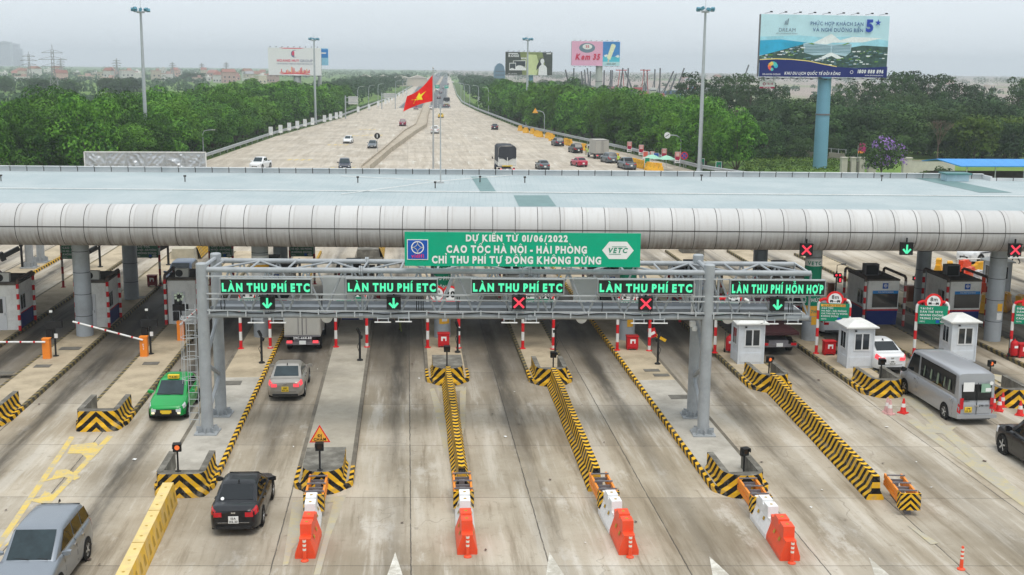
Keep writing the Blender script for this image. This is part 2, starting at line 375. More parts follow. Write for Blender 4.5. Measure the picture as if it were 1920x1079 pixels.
EL = [(15,-75),(120,-75),(150,-42),(190,-33.6),(200,-32.7),(270,-28.7),(363,-19.6),(609,-6.2),(884,2.65),(1200,12.5),(2000,39),(3200,79)]
ER = [(15,85),(120,85),(150,54),(180,44.6),(220,41),(304,29.2),(432,24.6),(512,23.2),(652,26.5),(884,34.2),(1200,44.5),(2000,71),(3200,111)]
def lerp(T, y):
    for (a, b), (c, d) in zip(T, T[1:]):
        if a <= y <= c: return b+(d-b)*(y-a)/(c-a)
    return T[-1][1] if y > T[-1][0] else T[0][1]
def sheet(name, YS, fl, fr, z, mat):
    b = MB()
    for y0, y1 in zip(YS, YS[1:]): b.face([(fl(y0), y0, z), (fr(y0), y0, z), (fr(y1), y1, z), (fl(y1), y1, z)])
    return struct(b.build(name, mat))
ys = sorted(set([a for a, _ in EL]+[a for a, _ in ER]))
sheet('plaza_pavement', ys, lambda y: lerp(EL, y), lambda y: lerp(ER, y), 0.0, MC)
MA = M('asphalt', (.115,.12,.125), .85, var=.15, scale=.08, stretch=(1,.1,1))
AL = [(456,-3.65),(600,1.0),(884,6.8),(1200,16),(2000,43),(3200,83)]; AR = [(456,16.5),(600,20),(884,29.5),(1200,40),(2000,67),(3200,107)]
sheet('highway_road', [456,600,884,1200,2000,3200], lambda y: lerp(AL, y), lambda y: lerp(AR, y), .006, MA)
MV = M('verge_grass', (.07,.115,.025), .95, var=.5, scale=.5)
for s_, T in ((-1, EL), (1, ER)):
    ysv = [y for y in ys if 150 <= y <= 1200]
    if s_ < 0: sheet('verge', ysv, lambda y: lerp(EL, y)-5.5, lambda y: lerp(EL, y)-.25, .05, MV)
    else: sheet('verge', ysv, lambda y: lerp(ER, y)+.25, lambda y: lerp(ER, y)+5.0, .05, MV)
# painted markings: worn paint that lets the concrete through
def paint_mat(name, col, wear):
    m = newmat(name, .75); N, L, g, s = pos_nodes(m); P = g.outputs['Position']
    n = nse(N, L, P, 1.6, 10, .75); n2 = nse(N, L, P, .5, 6, .6)
    c = mixc(N, L, mr(N, L, n, .5-wear*.28, .72-wear*.2, 0, .95), col, (.40,.37,.31)); c = mixc(N, L, mr(N, L, n2, .4, .7, 0, .3), c, (.36,.33,.27))
    L.new(c, N['Principled BSDF'].inputs['Base Color']); return m
PY = paint_mat('yellow_road_paint', (.66,.48,.12), .32); PYF = paint_mat('faded_yellow_paint', (.50,.42,.22), .7); PW = paint_mat('white_road_paint', (.72,.70,.64), .5)
def mark(pts, mat, z=.005, b=None):
    q = b or MB(); z += .0011*len(q.f); q.face([(p.x, p.y, z) for p in pts]); return q
def pmark(px): return [G(u, v) for u, v in px]
by, bf, bw = MB(), MB(), MB()
# long yellow hatch before the second island
for px in [[(0,1010),(0,1028),(60,940),(140,820),(131,818)], [(8,1025),(24,1020),(213,818),(203,816)], [(134,835),(180,830),(188,842),(165,862),(152,851),(126,851)],
           [(77,905),(98,896),(106,882),(126,880),(152,895),(140,901),(120,895)], [(55,940),(76,932),(85,921),(100,928),(85,946)], [(172,842),(190,836),(186,848),(176,858)], [(32,985),(50,972),(58,985),(28,1006)]]:
    mark(pmark(px), 0, b=by)
for px in [[(806,730),(814,728),(842,800),(836,860)], [(862,735),(874,725),(872,800),(864,830)], [(820,728),(870,725),(868,733),(824,736)],
           [(549,940),(572,938),(556,1000),(540,1060),(530,1062)], [(628,932),(650,928),(618,1010),(600,1079),(588,1079)], [(560,938),(648,930),(646,940),(558,948)], [(545,985),(570,978),(566,1010),(540,1040)],
           [(1690,745),(1712,742),(1920,930),(1920,952)], [(1700,790),(1716,786),(1920,935),(1920,952)], [(1735,795),(1795,800),(1775,815),(1742,812)], [(1725,768),(1748,772),(1732,786)], [(1850,700),(1880,705),(1920,738),(1920,756)],
           [(1700,985),(1730,1000),(1760,1020),(1745,1022)], [(1045,735),(1052,733),(1075,800),(1068,800)]]:
    mark(pmark(px), 0, b=bf)
for px in [[(741,1036),(755,1079),(726,1079)], [(1030,1036),(1058,1079),(1024,1079)], [(1330,1044),(1368,1079),(1336,1079)], [(1629,1046),(1668,1079),(1640,1079)]]:
    mark(pmark(px), 0, b=bw)
# approach markings on the far plaza
for v in (248.5, 262.5, 279, 297, 316):
    for u in range(430 if v > 270 else 620, 800 if v < 270 else 740, 14):
        a = G(u, v); 
        if a.x < lerp(EL, a.y)+.6 or a.x > -7+(a.y-180)*.055: continue
        bw.face([(a.x-.45, a.y-.3, .005), (a.x+.45, a.y-.3, .005), (a.x+.45, a.y+.3, .005), (a.x-.45, a.y+.3, .005)])
for u, v in [(715,306),(775,305),(823,306),(845,260),(893,259),(946,261),(645,259),(668,235),(712,243),(738,254),(640,291)]:
    a = G(u, v); k = 1 if u > 750 else -1
    bw.face([(a.x-.15, a.y-3*k, .005), (a.x+.15, a.y-3*k, .005), (a.x+.15, a.y+1.0*k, .005), (a.x-.15, a.y+1.0*k, .005)][::k]); bw.face([(a.x-.8, a.y+1.0*k, .005), (a.x+.8, a.y+1.0*k, .005), (a.x, a.y+3.4*k, .005)][::k])
for u, v in [(843,300),(850,318),(798,318),(878,306),(905,318),(1040,308),(1110,312),(1160,310),(873,255),(868,243),(930,275),(880,285),(860,270),(910,300),(1060,325),(700,325)]:
    a = G(u, v); dx = .0335
    bw.face([(a.x-.1, a.y-2.5, .005), (a.x+.1, a.y-2.5, .005), (a.x+.1+5*dx, a.y+2.5, .005), (a.x-.1+5*dx, a.y+2.5, .005)])
for u, v in [(688,243),(665,255),(700,254),(632,272),(640,316),(560,300),(545,318)]:
    a = G(u, v)
    for q in range(4): by.face([(a.x-2+q*1.1, a.y-1.3, .005), (a.x-1.4+q*1.1, a.y-1.3, .005), (a.x-1.0+q*1.1, a.y+1.5, .005), (a.x-1.6+q*1.1, a.y+1.5, .005)])
# highway edge lines and lane dashes
for y0 in range(456, 1500, 24):
    y1 = y0+24
    for fx in (lambda y: lerp(AL, y)+.3, lambda y: lerp(AR, y)-.3): bw.face([(fx(y0)-.12, y0, .012), (fx(y0)+.12, y0, .012), (fx(y1)+.12, y1, .012), (fx(y1)-.12, y1, .012)])
    for k in (.22, .75):
        fx = lambda y: lerp(AL, y)*(1-k)+lerp(AR, y)*k
        bw.face([(fx(y0)-.1, y0, .012), (fx(y0)+.1, y0, .012), (fx(y0+9)+.1, y0+9, .012), (fx(y0+9)-.1, y0+9, .012)])
for u0, v0, u1, v1 in [(1700,478,1900,505),(1610,478,1740,520),(1560,560,1750,600)]:
    a, c = G(u0, v0), G(u1, v1); bw.face([(a.x, a.y-.1, .005), (c.x, c.y-.1, .005), (c.x, c.y+.1, .005), (a.x, a.y+.1, .005)])
struct(by.build('yellow_marking', PY)); struct(bf.build('faded_yellow_marking', PYF)); struct(bw.build('white_marking', PW))
# ================================================================== roadside barriers
M_RAIL = M('galvanised_rail', (.42,.44,.45), .5, .3, dirt=((.25,.24,.2), .5, .4)); M_POST = M('galvanised_post', (.36,.37,.37), .6, .2)
def guardrail(T, s_, label):
    b = MB(); pts = []
    y = 152.0
    while y < 1000: pts.append((lerp(T, y)+s_*.3, y)); y += 6 if y < 400 else 14
    for z in (.95, .65):
        b.loft([[(x+s_*-.05, y, z+.14), (x-s_*.12, y, z+.05), (x-s_*.12, y, z-.05), (x-s_*.05, y, z-.14), (x+s_*.02, y, z-.14), (x+s_*.02, y, z+.14)] for x, y in pts], 0)
    o = b.build('guardrail', M_RAIL); tag(o, label, 'guardrail')
    p = MB()
    for x, y in pts: p.bar((x+s_*.08, y, -.05), (x+s_*.08, y, .92), .14, .14)
    q = p.build('post', M_POST, o); q['kind'] = 'stuff'
guardrail(EL, -1, 'long two-beam guardrail in front of the white panel row'); guardrail(ER, 1, 'long two-beam guardrail behind the parked cars')
M_MED = M('median_concrete', (.40,.345,.27), .85, var=.2, scale=.6, dirt=((.24,.2,.14), .6, .5))
med = [G(684,330), G(684,321), G(725,286), G(768,251), G(789,238), G(794,220), G(801,198)]; md = [(p.x, p.y) for p in med]+[(14,700),(21,884),(32,1200),(59,2000)]
b = MB(); rr = []
for k, (x, y) in enumerate(md):
    w = .85 if k < 3 else (1.6 if k < 5 else 1.5)
    rr.append([(x-w, y, 0), (x-w+.12, y, .85), (x-w+.35, y, .85), (x-w+.38, y, .55), (x+w-.38, y, .55), (x+w-.35, y, .85), (x+w-.12, y, .85), (x+w, y, 0)])
b.loft(rr, 0)
tag(b.build('median_barrier', M_MED), 'concrete median barrier between the two carriageways behind the canopy', 'median')
# ================================================================== canopy
SK = math.atan(.063); EX = Vector((math.cos(SK), -math.sin(SK), 0)); EYV = Vector((math.sin(SK), math.cos(SK), 0))
def RW(u, v, y0):
    d = ray(u, v); t = (y0+.126)/(d.y+.063*d.x); return Vector((d.x*t, d.y*t, CAM_H+d.z*t))
def frame_loc(y0): return (2.0, y0, 0)
def fl(p, y0):                                     # world point -> local of an Empty at (2, y0) turned by -SK
    d = Vector(p)-Vector((2, y0, 0)); return Vector((d.dot(EX), d.dot(EYV), d.z))
def clad_mat():
    m = newmat('aluminium_cladding', .62); N = m.node_tree.nodes; L = m.node_tree.links; b = N['Principled BSDF']; b.inputs['Metallic'].default_value = .0; b.inputs['Specular IOR Level'].default_value = .25
    tc = N.new('ShaderNodeTexCoord'); P = tc.outputs['Object']
    n1 = nse(N, L, P, .9, 8, .7, 1, 1); 
    mp = N.new('ShaderNodeMapping'); mp.inputs['Scale'].default_value = (5, .6, .35); L.new(P, mp.inputs[0]); n2 = N.new('ShaderNodeTexNoise'); n2.inputs['Scale'].default_value = 1.6; n2.inputs['Detail'].default_value = 6; L.new(mp.outputs[0], n2.inputs[0])
    sp = N.new('ShaderNodeSeparateXYZ'); L.new(P, sp.inputs[0])
    # panels get darker towards the underside, broken into streaks
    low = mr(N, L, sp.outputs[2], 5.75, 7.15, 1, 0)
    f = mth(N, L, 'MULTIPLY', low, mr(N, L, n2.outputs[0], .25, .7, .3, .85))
    xs = mth(N, L, 'DIVIDE', sp.outputs[0], 1.213); xd = mth(N, L, 'ABSOLUTE', mth(N, L, 'SUBTRACT', mth(N, L, 'FRACT', mth(N, L, 'ADD', xs, .5)), .5))
    js = mth(N, L, 'MULTIPLY', mr(N, L, xd, 0, .05, .4, 0), mr(N, L, n1, .3, .6, .2, 1))
    fl_ = N.new('ShaderNodeMath'); fl_.operation = 'FLOOR'; L.new(xs, fl_.inputs[0]); wn2 = N.new('ShaderNodeTexWhiteNoise'); wn2.noise_dimensions = '1D'; L.new(fl_.outputs[0], wn2.inputs['W'])
    c = mixc(N, L, 1.0, (.52,.515,.51), mr(N, L, wn2.outputs[0], 0, 1, .93, 1.05), 'MULTIPLY')
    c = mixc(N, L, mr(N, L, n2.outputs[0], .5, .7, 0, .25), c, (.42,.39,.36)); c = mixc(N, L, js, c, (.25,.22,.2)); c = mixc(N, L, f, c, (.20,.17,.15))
    L.new(c, b.inputs['Base Color']); return m
def roof_mat():
    m = newmat('roof_sheet', .55); N = m.node_tree.nodes; L = m.node_tree.links; b = N['Principled BSDF']
    tc = N.new('ShaderNodeTexCoord'); P = tc.outputs['Object']; sp = N.new('ShaderNodeSeparateXYZ'); L.new(P, sp.inputs[0])
    n1 = nse(N, L, P, .25, 6, .65); n2 = nse(N, L, P, 2, 8, .7, 1, .12)
    c = mixc(N, L, mr(N, L, n1, .35, .65), (.33,.39,.405), (.395,.445,.455)); c = mixc(N, L, mr(N, L, n2, .5, .75, 0, .3), c, (.30,.38,.40))
    x = mth(N, L, 'FRACT', mth(N, L, 'DIVIDE', sp.outputs[0], .33)); rib = mr(N, L, mth(N, L, 'ABSOLUTE', mth(N, L, 'SUBTRACT', x, .5)), .0, .16, 1, 0)
    c = mixc(N, L, mth(N, L, 'MULTIPLY', rib, .22), c, (.36,.45,.47)); L.new(c, b.inputs['Base Color'])
    bp = N.new('ShaderNodeBump'); bp.inputs['Strength'].default_value = .35; bp.inputs['Distance'].default_value = .05; L.new(rib, bp.inputs['Height']); L.new(bp.outputs[0], b.inputs['Normal'])
    return m
def par_mat():
    m = newmat('parapet_panels', .6); N = m.node_tree.nodes; L = m.node_tree.links
    tc = N.new('ShaderNodeTexCoord'); sp = N.new('ShaderNodeSeparateXYZ'); L.new(tc.outputs['Object'], sp.inputs[0])
    f = mth(N, L, 'LESS_THAN', mth(N, L, 'FRACT', mth(N, L, 'DIVIDE', sp.outputs[0], 1.147)), .05)
    c = mixc(N, L, mr(N, L, nse(N, L, tc.outputs['Object'], .5, 5), .35, .65), (.52,.54,.55), (.64,.65,.65)); c = mixc(N, L, f, c, (.06,.055,.05)); L.new(c, N['Principled BSDF'].inputs['Base Color']); return m
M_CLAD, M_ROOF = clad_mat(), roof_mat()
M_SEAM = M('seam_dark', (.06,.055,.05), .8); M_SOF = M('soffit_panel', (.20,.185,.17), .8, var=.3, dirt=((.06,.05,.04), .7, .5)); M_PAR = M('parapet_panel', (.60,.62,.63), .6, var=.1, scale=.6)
M_COL = M('column_steel', (.37,.40,.43), .5, .15, var=.12, scale=.8, dirt=((.22,.21,.2), .5, .7)); M_WHITE = M('white_paint', (.72,.72,.70), .5, var=.06, dirt=((.45,.42,.36), .4, 1.5)); M_PATCH = M('teal_skylight', (.13,.22,.22), .5, var=.12, scale=1)
YC, ZC, RT = 64.8, 6.86, 1.13
can = thing('toll_canopy', 'long flat pale blue roofed toll canopy with rounded grey metal front edge', 'canopy', (2, 0, 0), -SK)
XA, XB = -52.0, 64.0
prof = [(YC-RT*math.cos(R(q)), ZC+RT*math.sin(R(q))) for q in range(96, -97, -8)]
b = MB(); NX = 24
b.loft([[(XA+(XB-XA)*k/NX, y, z) for y, z in prof] for k in range(NX+1)], 0, closed=False)
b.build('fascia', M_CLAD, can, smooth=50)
b = MB(); s0 = fl(RW(669, 424, 63.67), 0).x
k = -60
while k < 60:
    x = s0+k*1.213; k += 1
    if not XA < x < XB: continue
    for (y0, z0), (y1, z1) in zip(prof, prof[1:]):
        o0 = ((y0-YC)*.009, (z0-ZC)*.009); o1 = ((y1-YC)*.009, (z1-ZC)*.009)
        b.face([(x-.015, y0+o0[0], z0+o0[1]), (x-.015, y1+o1[0], z1+o1[1]), (x+.015, y1+o1[0], z1+o1[1]), (x+.015, y0+o0[0], z0+o0[1])][::-1])
b.box(((XA+XB)/2, YC-RT-.004, ZC+.02), (XB-XA, .02, .05))
b.build('seam', M_SEAM, can)
yr, zr, ye = 71.4, 8.10, 82.6
def zroof(y): return 7.98+(zr-7.98)*(y-YC)/(yr-YC) if y < yr else zr+.06*(y-yr)/(ye-yr)
b = MB()
for y0, y1 in ((YC+.1, yr), (yr, ye)): b.face([(XA, y0, zroof(y0)), (XB, y0, zroof(y0)), (XB, y1, zroof(y1)), (XA, y1, zroof(y1))])
b.build('roof', M_ROOF, can)
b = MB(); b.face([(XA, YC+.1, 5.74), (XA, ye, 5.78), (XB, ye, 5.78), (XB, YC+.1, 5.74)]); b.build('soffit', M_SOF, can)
b = MB(); b.box(((XA+XB)/2, yr, zr+.025), (XB-XA, .12, .05)); b.box(((XA+XB)/2, yr-.25, zr+.012), (XB-XA, .10, .03), 1); b.build('roof_flashing', [M_WHITE, M_ROOF], can)
b = MB(); xe = fl(RW(1845, 325, ye), 0).x
b.box(((XA+xe)/2, ye+.06, 7.1), (xe-XA, .12, 2.75)); b.box(((xe+XB)/2, ye-1.4, 8.18), (XB-xe, .12, .35)); b.box((xe, ye-.7, 8.2), (.12, 1.5, .5)); b.box(((XA+xe)/2, ye-.0, 8.5), (xe-XA, .3, .04)); b.build('parapet', par_mat(), can)
def on_roof(u, v):
    p = G(u, v, 8.1)
    for _ in range(4): p = G(u, v, zroof(fl(p, 0).y)+.012)
    return fl(p, 0)
for px in ([(883,331.5),(911.5,331.5),(932,362),(902,362)], [(963,366.5),(1028,366.5),(1043,387),(973,387)], [(1693,329.5),(1740,330),(1898,361.5),(1837,361.5)]):
    b = MB(); b.face([tuple(on_roof(u, v)) for u, v in px][::-1]); b.build('skylight_strip', M_PATCH, can)
p = on_roof(1790, 339); b = MB(); b.box((p.x, p.y, p.z+.22), (1.5, 1.1, .45)); b.box((p.x, p.y, p.z+.5), (1.8, 1.4, .1), 1); b.build('roof_vent', [M('vent_blue', (.4,.55,.62), .5), M('vent_lid', (.08,.2,.2), .5)], can)
for u, v in [(2,340),(347,341),(671,343),(816,353),(984,343),(1315,339),(1653,340),(900,342)]:
    p = on_roof(u, v); b = MB(); b.tube([p, p+Vector((0,0,.35))], .035, 6); b.box(p+Vector((0,0,.36)), (.16,.1,.1)); b.build('roof_anchor', M_SEAM, can)
M_BAND = M('column_band', (.09,.09,.09), .7)
AD = {}
for nm, x, f, r_ in [('A',-18.4,67.2,0),('C',-8.35,67.2,0),('E',1.95,67.2,0),('G',12.5,66.9,0),('I',23.1,67.0,0),('K',33.75,67.0,0),('A2',-18.2,78.1,0),('C2',-8.3,77.6,0),('E2',1.95,77.6,0),('G2',12.6,77.6,0),('I2',23.2,77.6,0),('K2',34.0,77.4,0)]:
    lp = fl((x, row(f, x), 0), 0); b = MB()
    b.lathe([(.47, .15), (.47, 5.78)], (lp.x, lp.y, 0), 28, 0)
    for z in (1.35, 2.6, 3.85, 5.05): b.lathe([(.476, z), (.476, z+.035)], (lp.x, lp.y, 0), 28, 1)
    c = b.build('column', [M_COL, M_BAND], can, smooth=40); AD[nm] = lp
# roof conductor mast with stays
M_STEEL = M('mast_steel', (.45,.46,.46), .5, .4); q = on_roof(826, 343); pw = Vector((2,0,0))+EX*q.x+EYV*q.y; pw.z = q.z
b = MB(); top = AY(829.5, 198, pw.y).z; b.tube([pw, (pw.x, pw.y, (pw.z+top)/2), (pw.x, pw.y, top)], [.05, .04, .03], 8); b.box((pw.x, pw.y, top-.1), (.12,.12,.3)); b.box((pw.x, pw.y, pw.z+.03), (.4,.4,.06))
o = b.build('antenna_mast', M_STEEL); tag(o, 'thin grey antenna mast standing on the canopy roof with stay lines', 'mast')
b = MB()
for u, v in ((640,331.5),(640,366),(960,330)):
    e = on_roof(u, v); ew = Vector((2,0,0))+EX*e.x+EYV*e.y; ew.z = e.z+.05; b.tube([(pw.x, pw.y, pw.z+.12), ew], .022, 5)
b.build('stay_line', M_WHITE, o)
# ================================================================== flag
fp = thing('flagpole', 'tall bare metal flagpole behind the canopy', 'flagpole', (G(812, 430).x, 112, 0)); fx = AY(812.5, 320, 112).x; fp.location.x = fx
b = MB(); ft = AY(813, 131, 112).z; b.tube([(0,0,0),(0,0,ft)], [.11,.06], 12); b.lathe([(.0,ft+.3),(.1,ft+.15),(.0,ft)], (0,0,0), 10); b.build('pole', M_STEEL, fp)
flg = thing('flag', 'red flag with a yellow star drooping from the flagpole', 'flag', (fx, 112, 0))
def fpt(u, v, off=0.0):                           # u along the fly, v down the hoist
    tx = 814-2-u*49+(-7*u*v); ty0 = 140+u*41+7*math.sin(u*math.pi); ty1 = 190+u*20-3*math.sin(u*math.pi)
    p = AY(tx, ty0+(ty1-ty0)*v, 112); return (p.x-fx, .22*math.sin(u*7+v*1.5)*u+off, p.z)
b = MB(); n = 14; 
for i in range(n):
    for j in range(8): b.face([fpt(i/n, (j+1)/8), fpt((i+1)/n, (j+1)/8), fpt((i+1)/n, j/8), fpt(i/n, j/8)][::-1])
b.build('cloth', M('flag_red', (.78,.02,.015), .7, var=.08), flg, smooth=60)
for off in (-.02, .02):
    b = MB(); c0 = fpt(.52, .52, off); ps = []
    for k in range(10):
        r_ = .33 if k % 2 == 0 else .135; a = R(90+36*k); ps.append(fpt(.52-r_*.85*math.cos(a), .52-r_*math.sin(a)*1.0, off))
    for k in range(10):
        f = [c0, ps[k], ps[(k+1) % 10]]; b.face(f[::-1] if off < 0 else f)
    b.build('star', M('flag_yellow', (.9,.75,.03), .7), flg)
# ================================================================== toll islands
YEL, BLK = (.74,.42,.02), (.010,.009,.009)
M_CHEV = MST('chevron_paint', YEL, BLK, .6); M_KERB = MST('kerb_paint', (.22,.17,.07), (.06,.055,.045), 1.0, wearcol=(.12,.105,.08)); M_KERBG = M('kerb_grime', (.16,.14,.11), .9, var=.35, scale=1.5); M_RW = MST('red_white_paint', (.62,.015,.02), (.72,.71,.68), .15)
M_RWD = MST('dusty_red_white_paint', (.33,.025,.03), (.45,.43,.40), .5, wearcol=(.2,.15,.12))
M_ISL = M('island_concrete', (.43,.355,.25), .9, var=.2, scale=.5, dirt=((.17,.14,.09), .7, .45), bump=.1)
M_ISLN = M('island_new_cement', (.42,.39,.34), .9, var=.2, scale=.7, dirt=((.22,.2,.16), .7, .5))
M_DCON = M('dirty_concrete', (.14,.13,.11), .9, var=.35, scale=1.5, dirt=((.42,.40,.35), .5, 1.4), bump=.15); M_GRATE = M('manhole_steel', (.14,.13,.11), .7, var=.3)
H_I = .20
ISL = {}
def nose(par, w, h, ln, rnd_, filled, per=.48, dep=.8):
    """chevron painted bull nose; local origin = front centre on the ground, +y goes back along the island"""
    P = []
    if rnd_:
        P.append((-w/2, ln)); P.append((-w/2, dep+(ln-dep)*.5)); n = 14
        for k in range(n+1):
            a = math.pi*k/n; P.append((-w/2*math.cos(a), dep-dep*math.sin(a)))
        P.append((w/2, dep+(ln-dep)*.5)); P.append((w/2, ln))
    else:
        P = [(-w/2, ln), (-w/2, ln*.6), (-w/2, .35), (-w/2+.10, .06), (-w/2+.28, 0), (-w/4, 0), (0, 0), (w/4, 0), (w/2-.28, 0), (w/2-.10, .06), (w/2, .35), (w/2, ln*.6), (w/2, ln)]
    mid = len(P)//2; S = [0]*len(P)
    for k in range(mid+1, len(P)): S[k] = S[k-1]+math.dist(P[k], P[k-1])
    for k in range(mid-1, -1, -1): S[k] = S[k+1]+math.dist(P[k], P[k+1])
    def off(k, d):
        a, c = P[max(k-1, 0)], P[min(k+1, len(P)-1)]; tx, ty = c[0]-a[0], c[1]-a[1]; l = math.hypot(tx, ty)
        return (P[k][0]+ty/l*d*-1*-1, P[k][1]-tx/l*d) if False else (P[k][0]+(ty/l)*d, P[k][1]-(tx/l)*d)
    b = MB(); lv = [(0, .10), (.20, .09), (.36, .0), (h, 0)]
    for k in range(len(P)-1):
        for (z0, o0), (z1, o1) in zip(lv, lv[1:]):
            a0, a1 = off(k, o0), off(k+1, o0); c0, c1 = off(k, o1), off(k+1, o1)
            f = lambda s, z: (s+z*1.05)/per+.1
            b.face([(*a0, z0), (*a1, z0), (*c1, z1), (*c0, z1)], 0, [f(S[k], z0), f(S[k+1], z0), f(S[k+1], z1), f(S[k], z1)])
    t = .24; I = []
    for k, (x, y) in enumerate(P):
        I.append((max(-w/2+t, min(w/2-t, x)), ln if k in (0, len(P)-1) else max(y, t*(1.9 if not filled else 1.0) if abs(x) < w/2-.01 else y)))
    if filled:
        b.face([(x, y, h) for x, y in P], 1)
        b.face([(*P[0], H_I), (*P[-1], H_I), (*P[-1], h), (*P[0], h)][::-1], 1)
    else:
        for k in range(len(P)-1):
            b.face([(*P[k], h), (*P[k+1], h), (*I[k+1], h), (*I[k], h)], 1); b.face([(*I[k], h), (*I[k+1], h), (*I[k+1], H_I), (*I[k], H_I)], 1)
        for a, c in ((P[0], I[0]), (I[-1], P[-1])): b.face([(*a, 0), (*a, h), (*c, h), (*c, 0)], 1)
    return b.build('chevron_nose', [M_CHEV, M_DCON], par)
def island(key, x, yf, yb, label, w=2.2, nz=None, new=None, clean=False, rear=False):
    t = thing('toll_island', label, 'traffic island', (x, yf, 0), 0, 'toll islands under the canopy'); ISL[key] = t
    hw = w/2; n = 8; pl = [(-hw, yb-yf)]
    pl.append((-hw, 2.6))
    for k in range(n+1):
        a = math.pi*k/n; pl.append((-hw*math.cos(a), .9-.65*math.sin(a)))
    pl += [(hw, 2.6), (hw, yb-yf)]
    s = MB(); s.face([(px, py, H_I) for px, py in pl])
    s.face([(hw, yb-yf, H_I), (hw, yb-yf, 0), (-hw, yb-yf, 0), (-hw, yb-yf, H_I)][::-1])
    s.build('slab', M_ISL if key != 'D' else M('island_grey_concrete', (.36,.325,.265), .9, var=.22, scale=.5, dirt=((.2,.175,.13), .6, .4)), t)
    kb = MB(); sl = 0; ks = {'C':1,'G':-1,'M':1}.get(key, 0)
    for (x0, y0), (x1, y1) in zip(pl, pl[1:]):
        L_ = math.dist((x0, y0), (x1, y1)); f = lambda a, z: (a+z*.9)/.62
        mk = 0 if (not ks or (x0+x1)*ks > 0) else 1
        if max(y0, y1) < 2.7: mk = 2
        kb.face([(x0, y0, 0), (x1, y1, 0), (x1, y1, H_I), (x0, y0, H_I)], mk, [f(sl, 0), f(sl+L_, 0), f(sl+L_, H_I), f(sl, H_I)])
        nx, ny = (y1-y0)/L_, -(x1-x0)/L_
        kb.face([(x0, y0, H_I+.003), (x1, y1, H_I+.003), (x1-nx*.16, y1-ny*.16, H_I+.003), (x0-nx*.16, y0-ny*.16, H_I+.003)], mk, [f(sl, H_I), f(sl+L_, H_I), f(sl+L_, H_I+.16), f(sl, H_I+.16)]); sl += L_
    kb.build('kerb', [M_CHEV if clean else (M_KERBG if key in 'DE' else M_KERB), M_KERBG, M_CHEV], t)
    if new:
        q = MB(); q.box(((0), (new[0]+new[1])/2-yf, H_I+.002), (w-.34, new[1]-new[0], .012)); q.build('cement_patch', M_ISLN, t)
    if nz:
        o = nose(t, **nz); o.location = (0, 0, 0)
    return t
NF = dict(w=1.75, h=.88, ln=2.7, rnd_=False, filled=False); NR = dict(w=1.5, h=.86, ln=2.9, rnd_=True, filled=True); NU = dict(w=1.6, h=.86, ln=2.8, rnd_=True, filled=False)
island('M', -28.8, 62, 118, 'outermost island with two grey steel gantry legs far behind the canopy', clean=True)
island('L', -23.5, 57, 104, 'island carrying the white booth cut by the picture edge', nz=NF)
island('A', -18.45, 51.3, 100, 'island with an orange barrier box and thick column beside the white door booth', nz=NF)
island('B', -13.3, 50.5, 100, 'island with a chevron nose next to the green taxi', nz=NF)
island('C', -8.3, 42.2, 100, 'island carrying the ladder tower of the gantry above the black sedan', nz=NF, new=(43.0, 58.5), clean=True)
island('D', -3.2, 42.2, 100, 'island with the red triangular warning sign on its nose', nz=NR)
island('E', 1.95, 57.2, 100, 'island in front of which the straight dark yellow striped barrier starts', nz=NR)
island('F', 7.1, 56.8, 100, 'island with a shuttered red cross lane on both of its sides', nz=NU)
island('G', 12.35, 40.9, 100, 'island carrying the gantry tower without a ladder', nz=NU, new=(41.8, 57.0), clean=True)
island('H', 17.85, 55.1, 100, 'island with the rusty roofed white kiosk', nz=NU)
island('I', 23.1, 53.9, 100, 'island with the white kiosk beside the white sedan', nz=NU)
island('J', 28.5, 51.9, 100, 'island with the white kiosk behind the silver minibus', nz=NU)
island('K', 33.8, 50.5, 98, 'island farthest along the canopy with a yellow and white sticker on its column')
for k, u, v, s_ in [('A',132,654,(1.1,.7)),('A',80,687,(.8,.6)),('B',283,682,(.8,.6)),('C',435,719,(.9,.8)),('G',1240,704,(.8,.5)),('G',1222,695,(.8,.5)),('G',1275,745,(1,.7)),('L',10,700,(.8,.6)),('B',262,558,(.7,.7))]:
    p = G(u, v, H_I); b = MB(); b.box((p.x, p.y, H_I+.012), (s_[0], s_[1], .012), 0); tag(b.build('manhole_cover', M_GRATE), None, None); o = COL.objects[-1]; o.parent = ISL[k]; o.location = -ISL[k].location
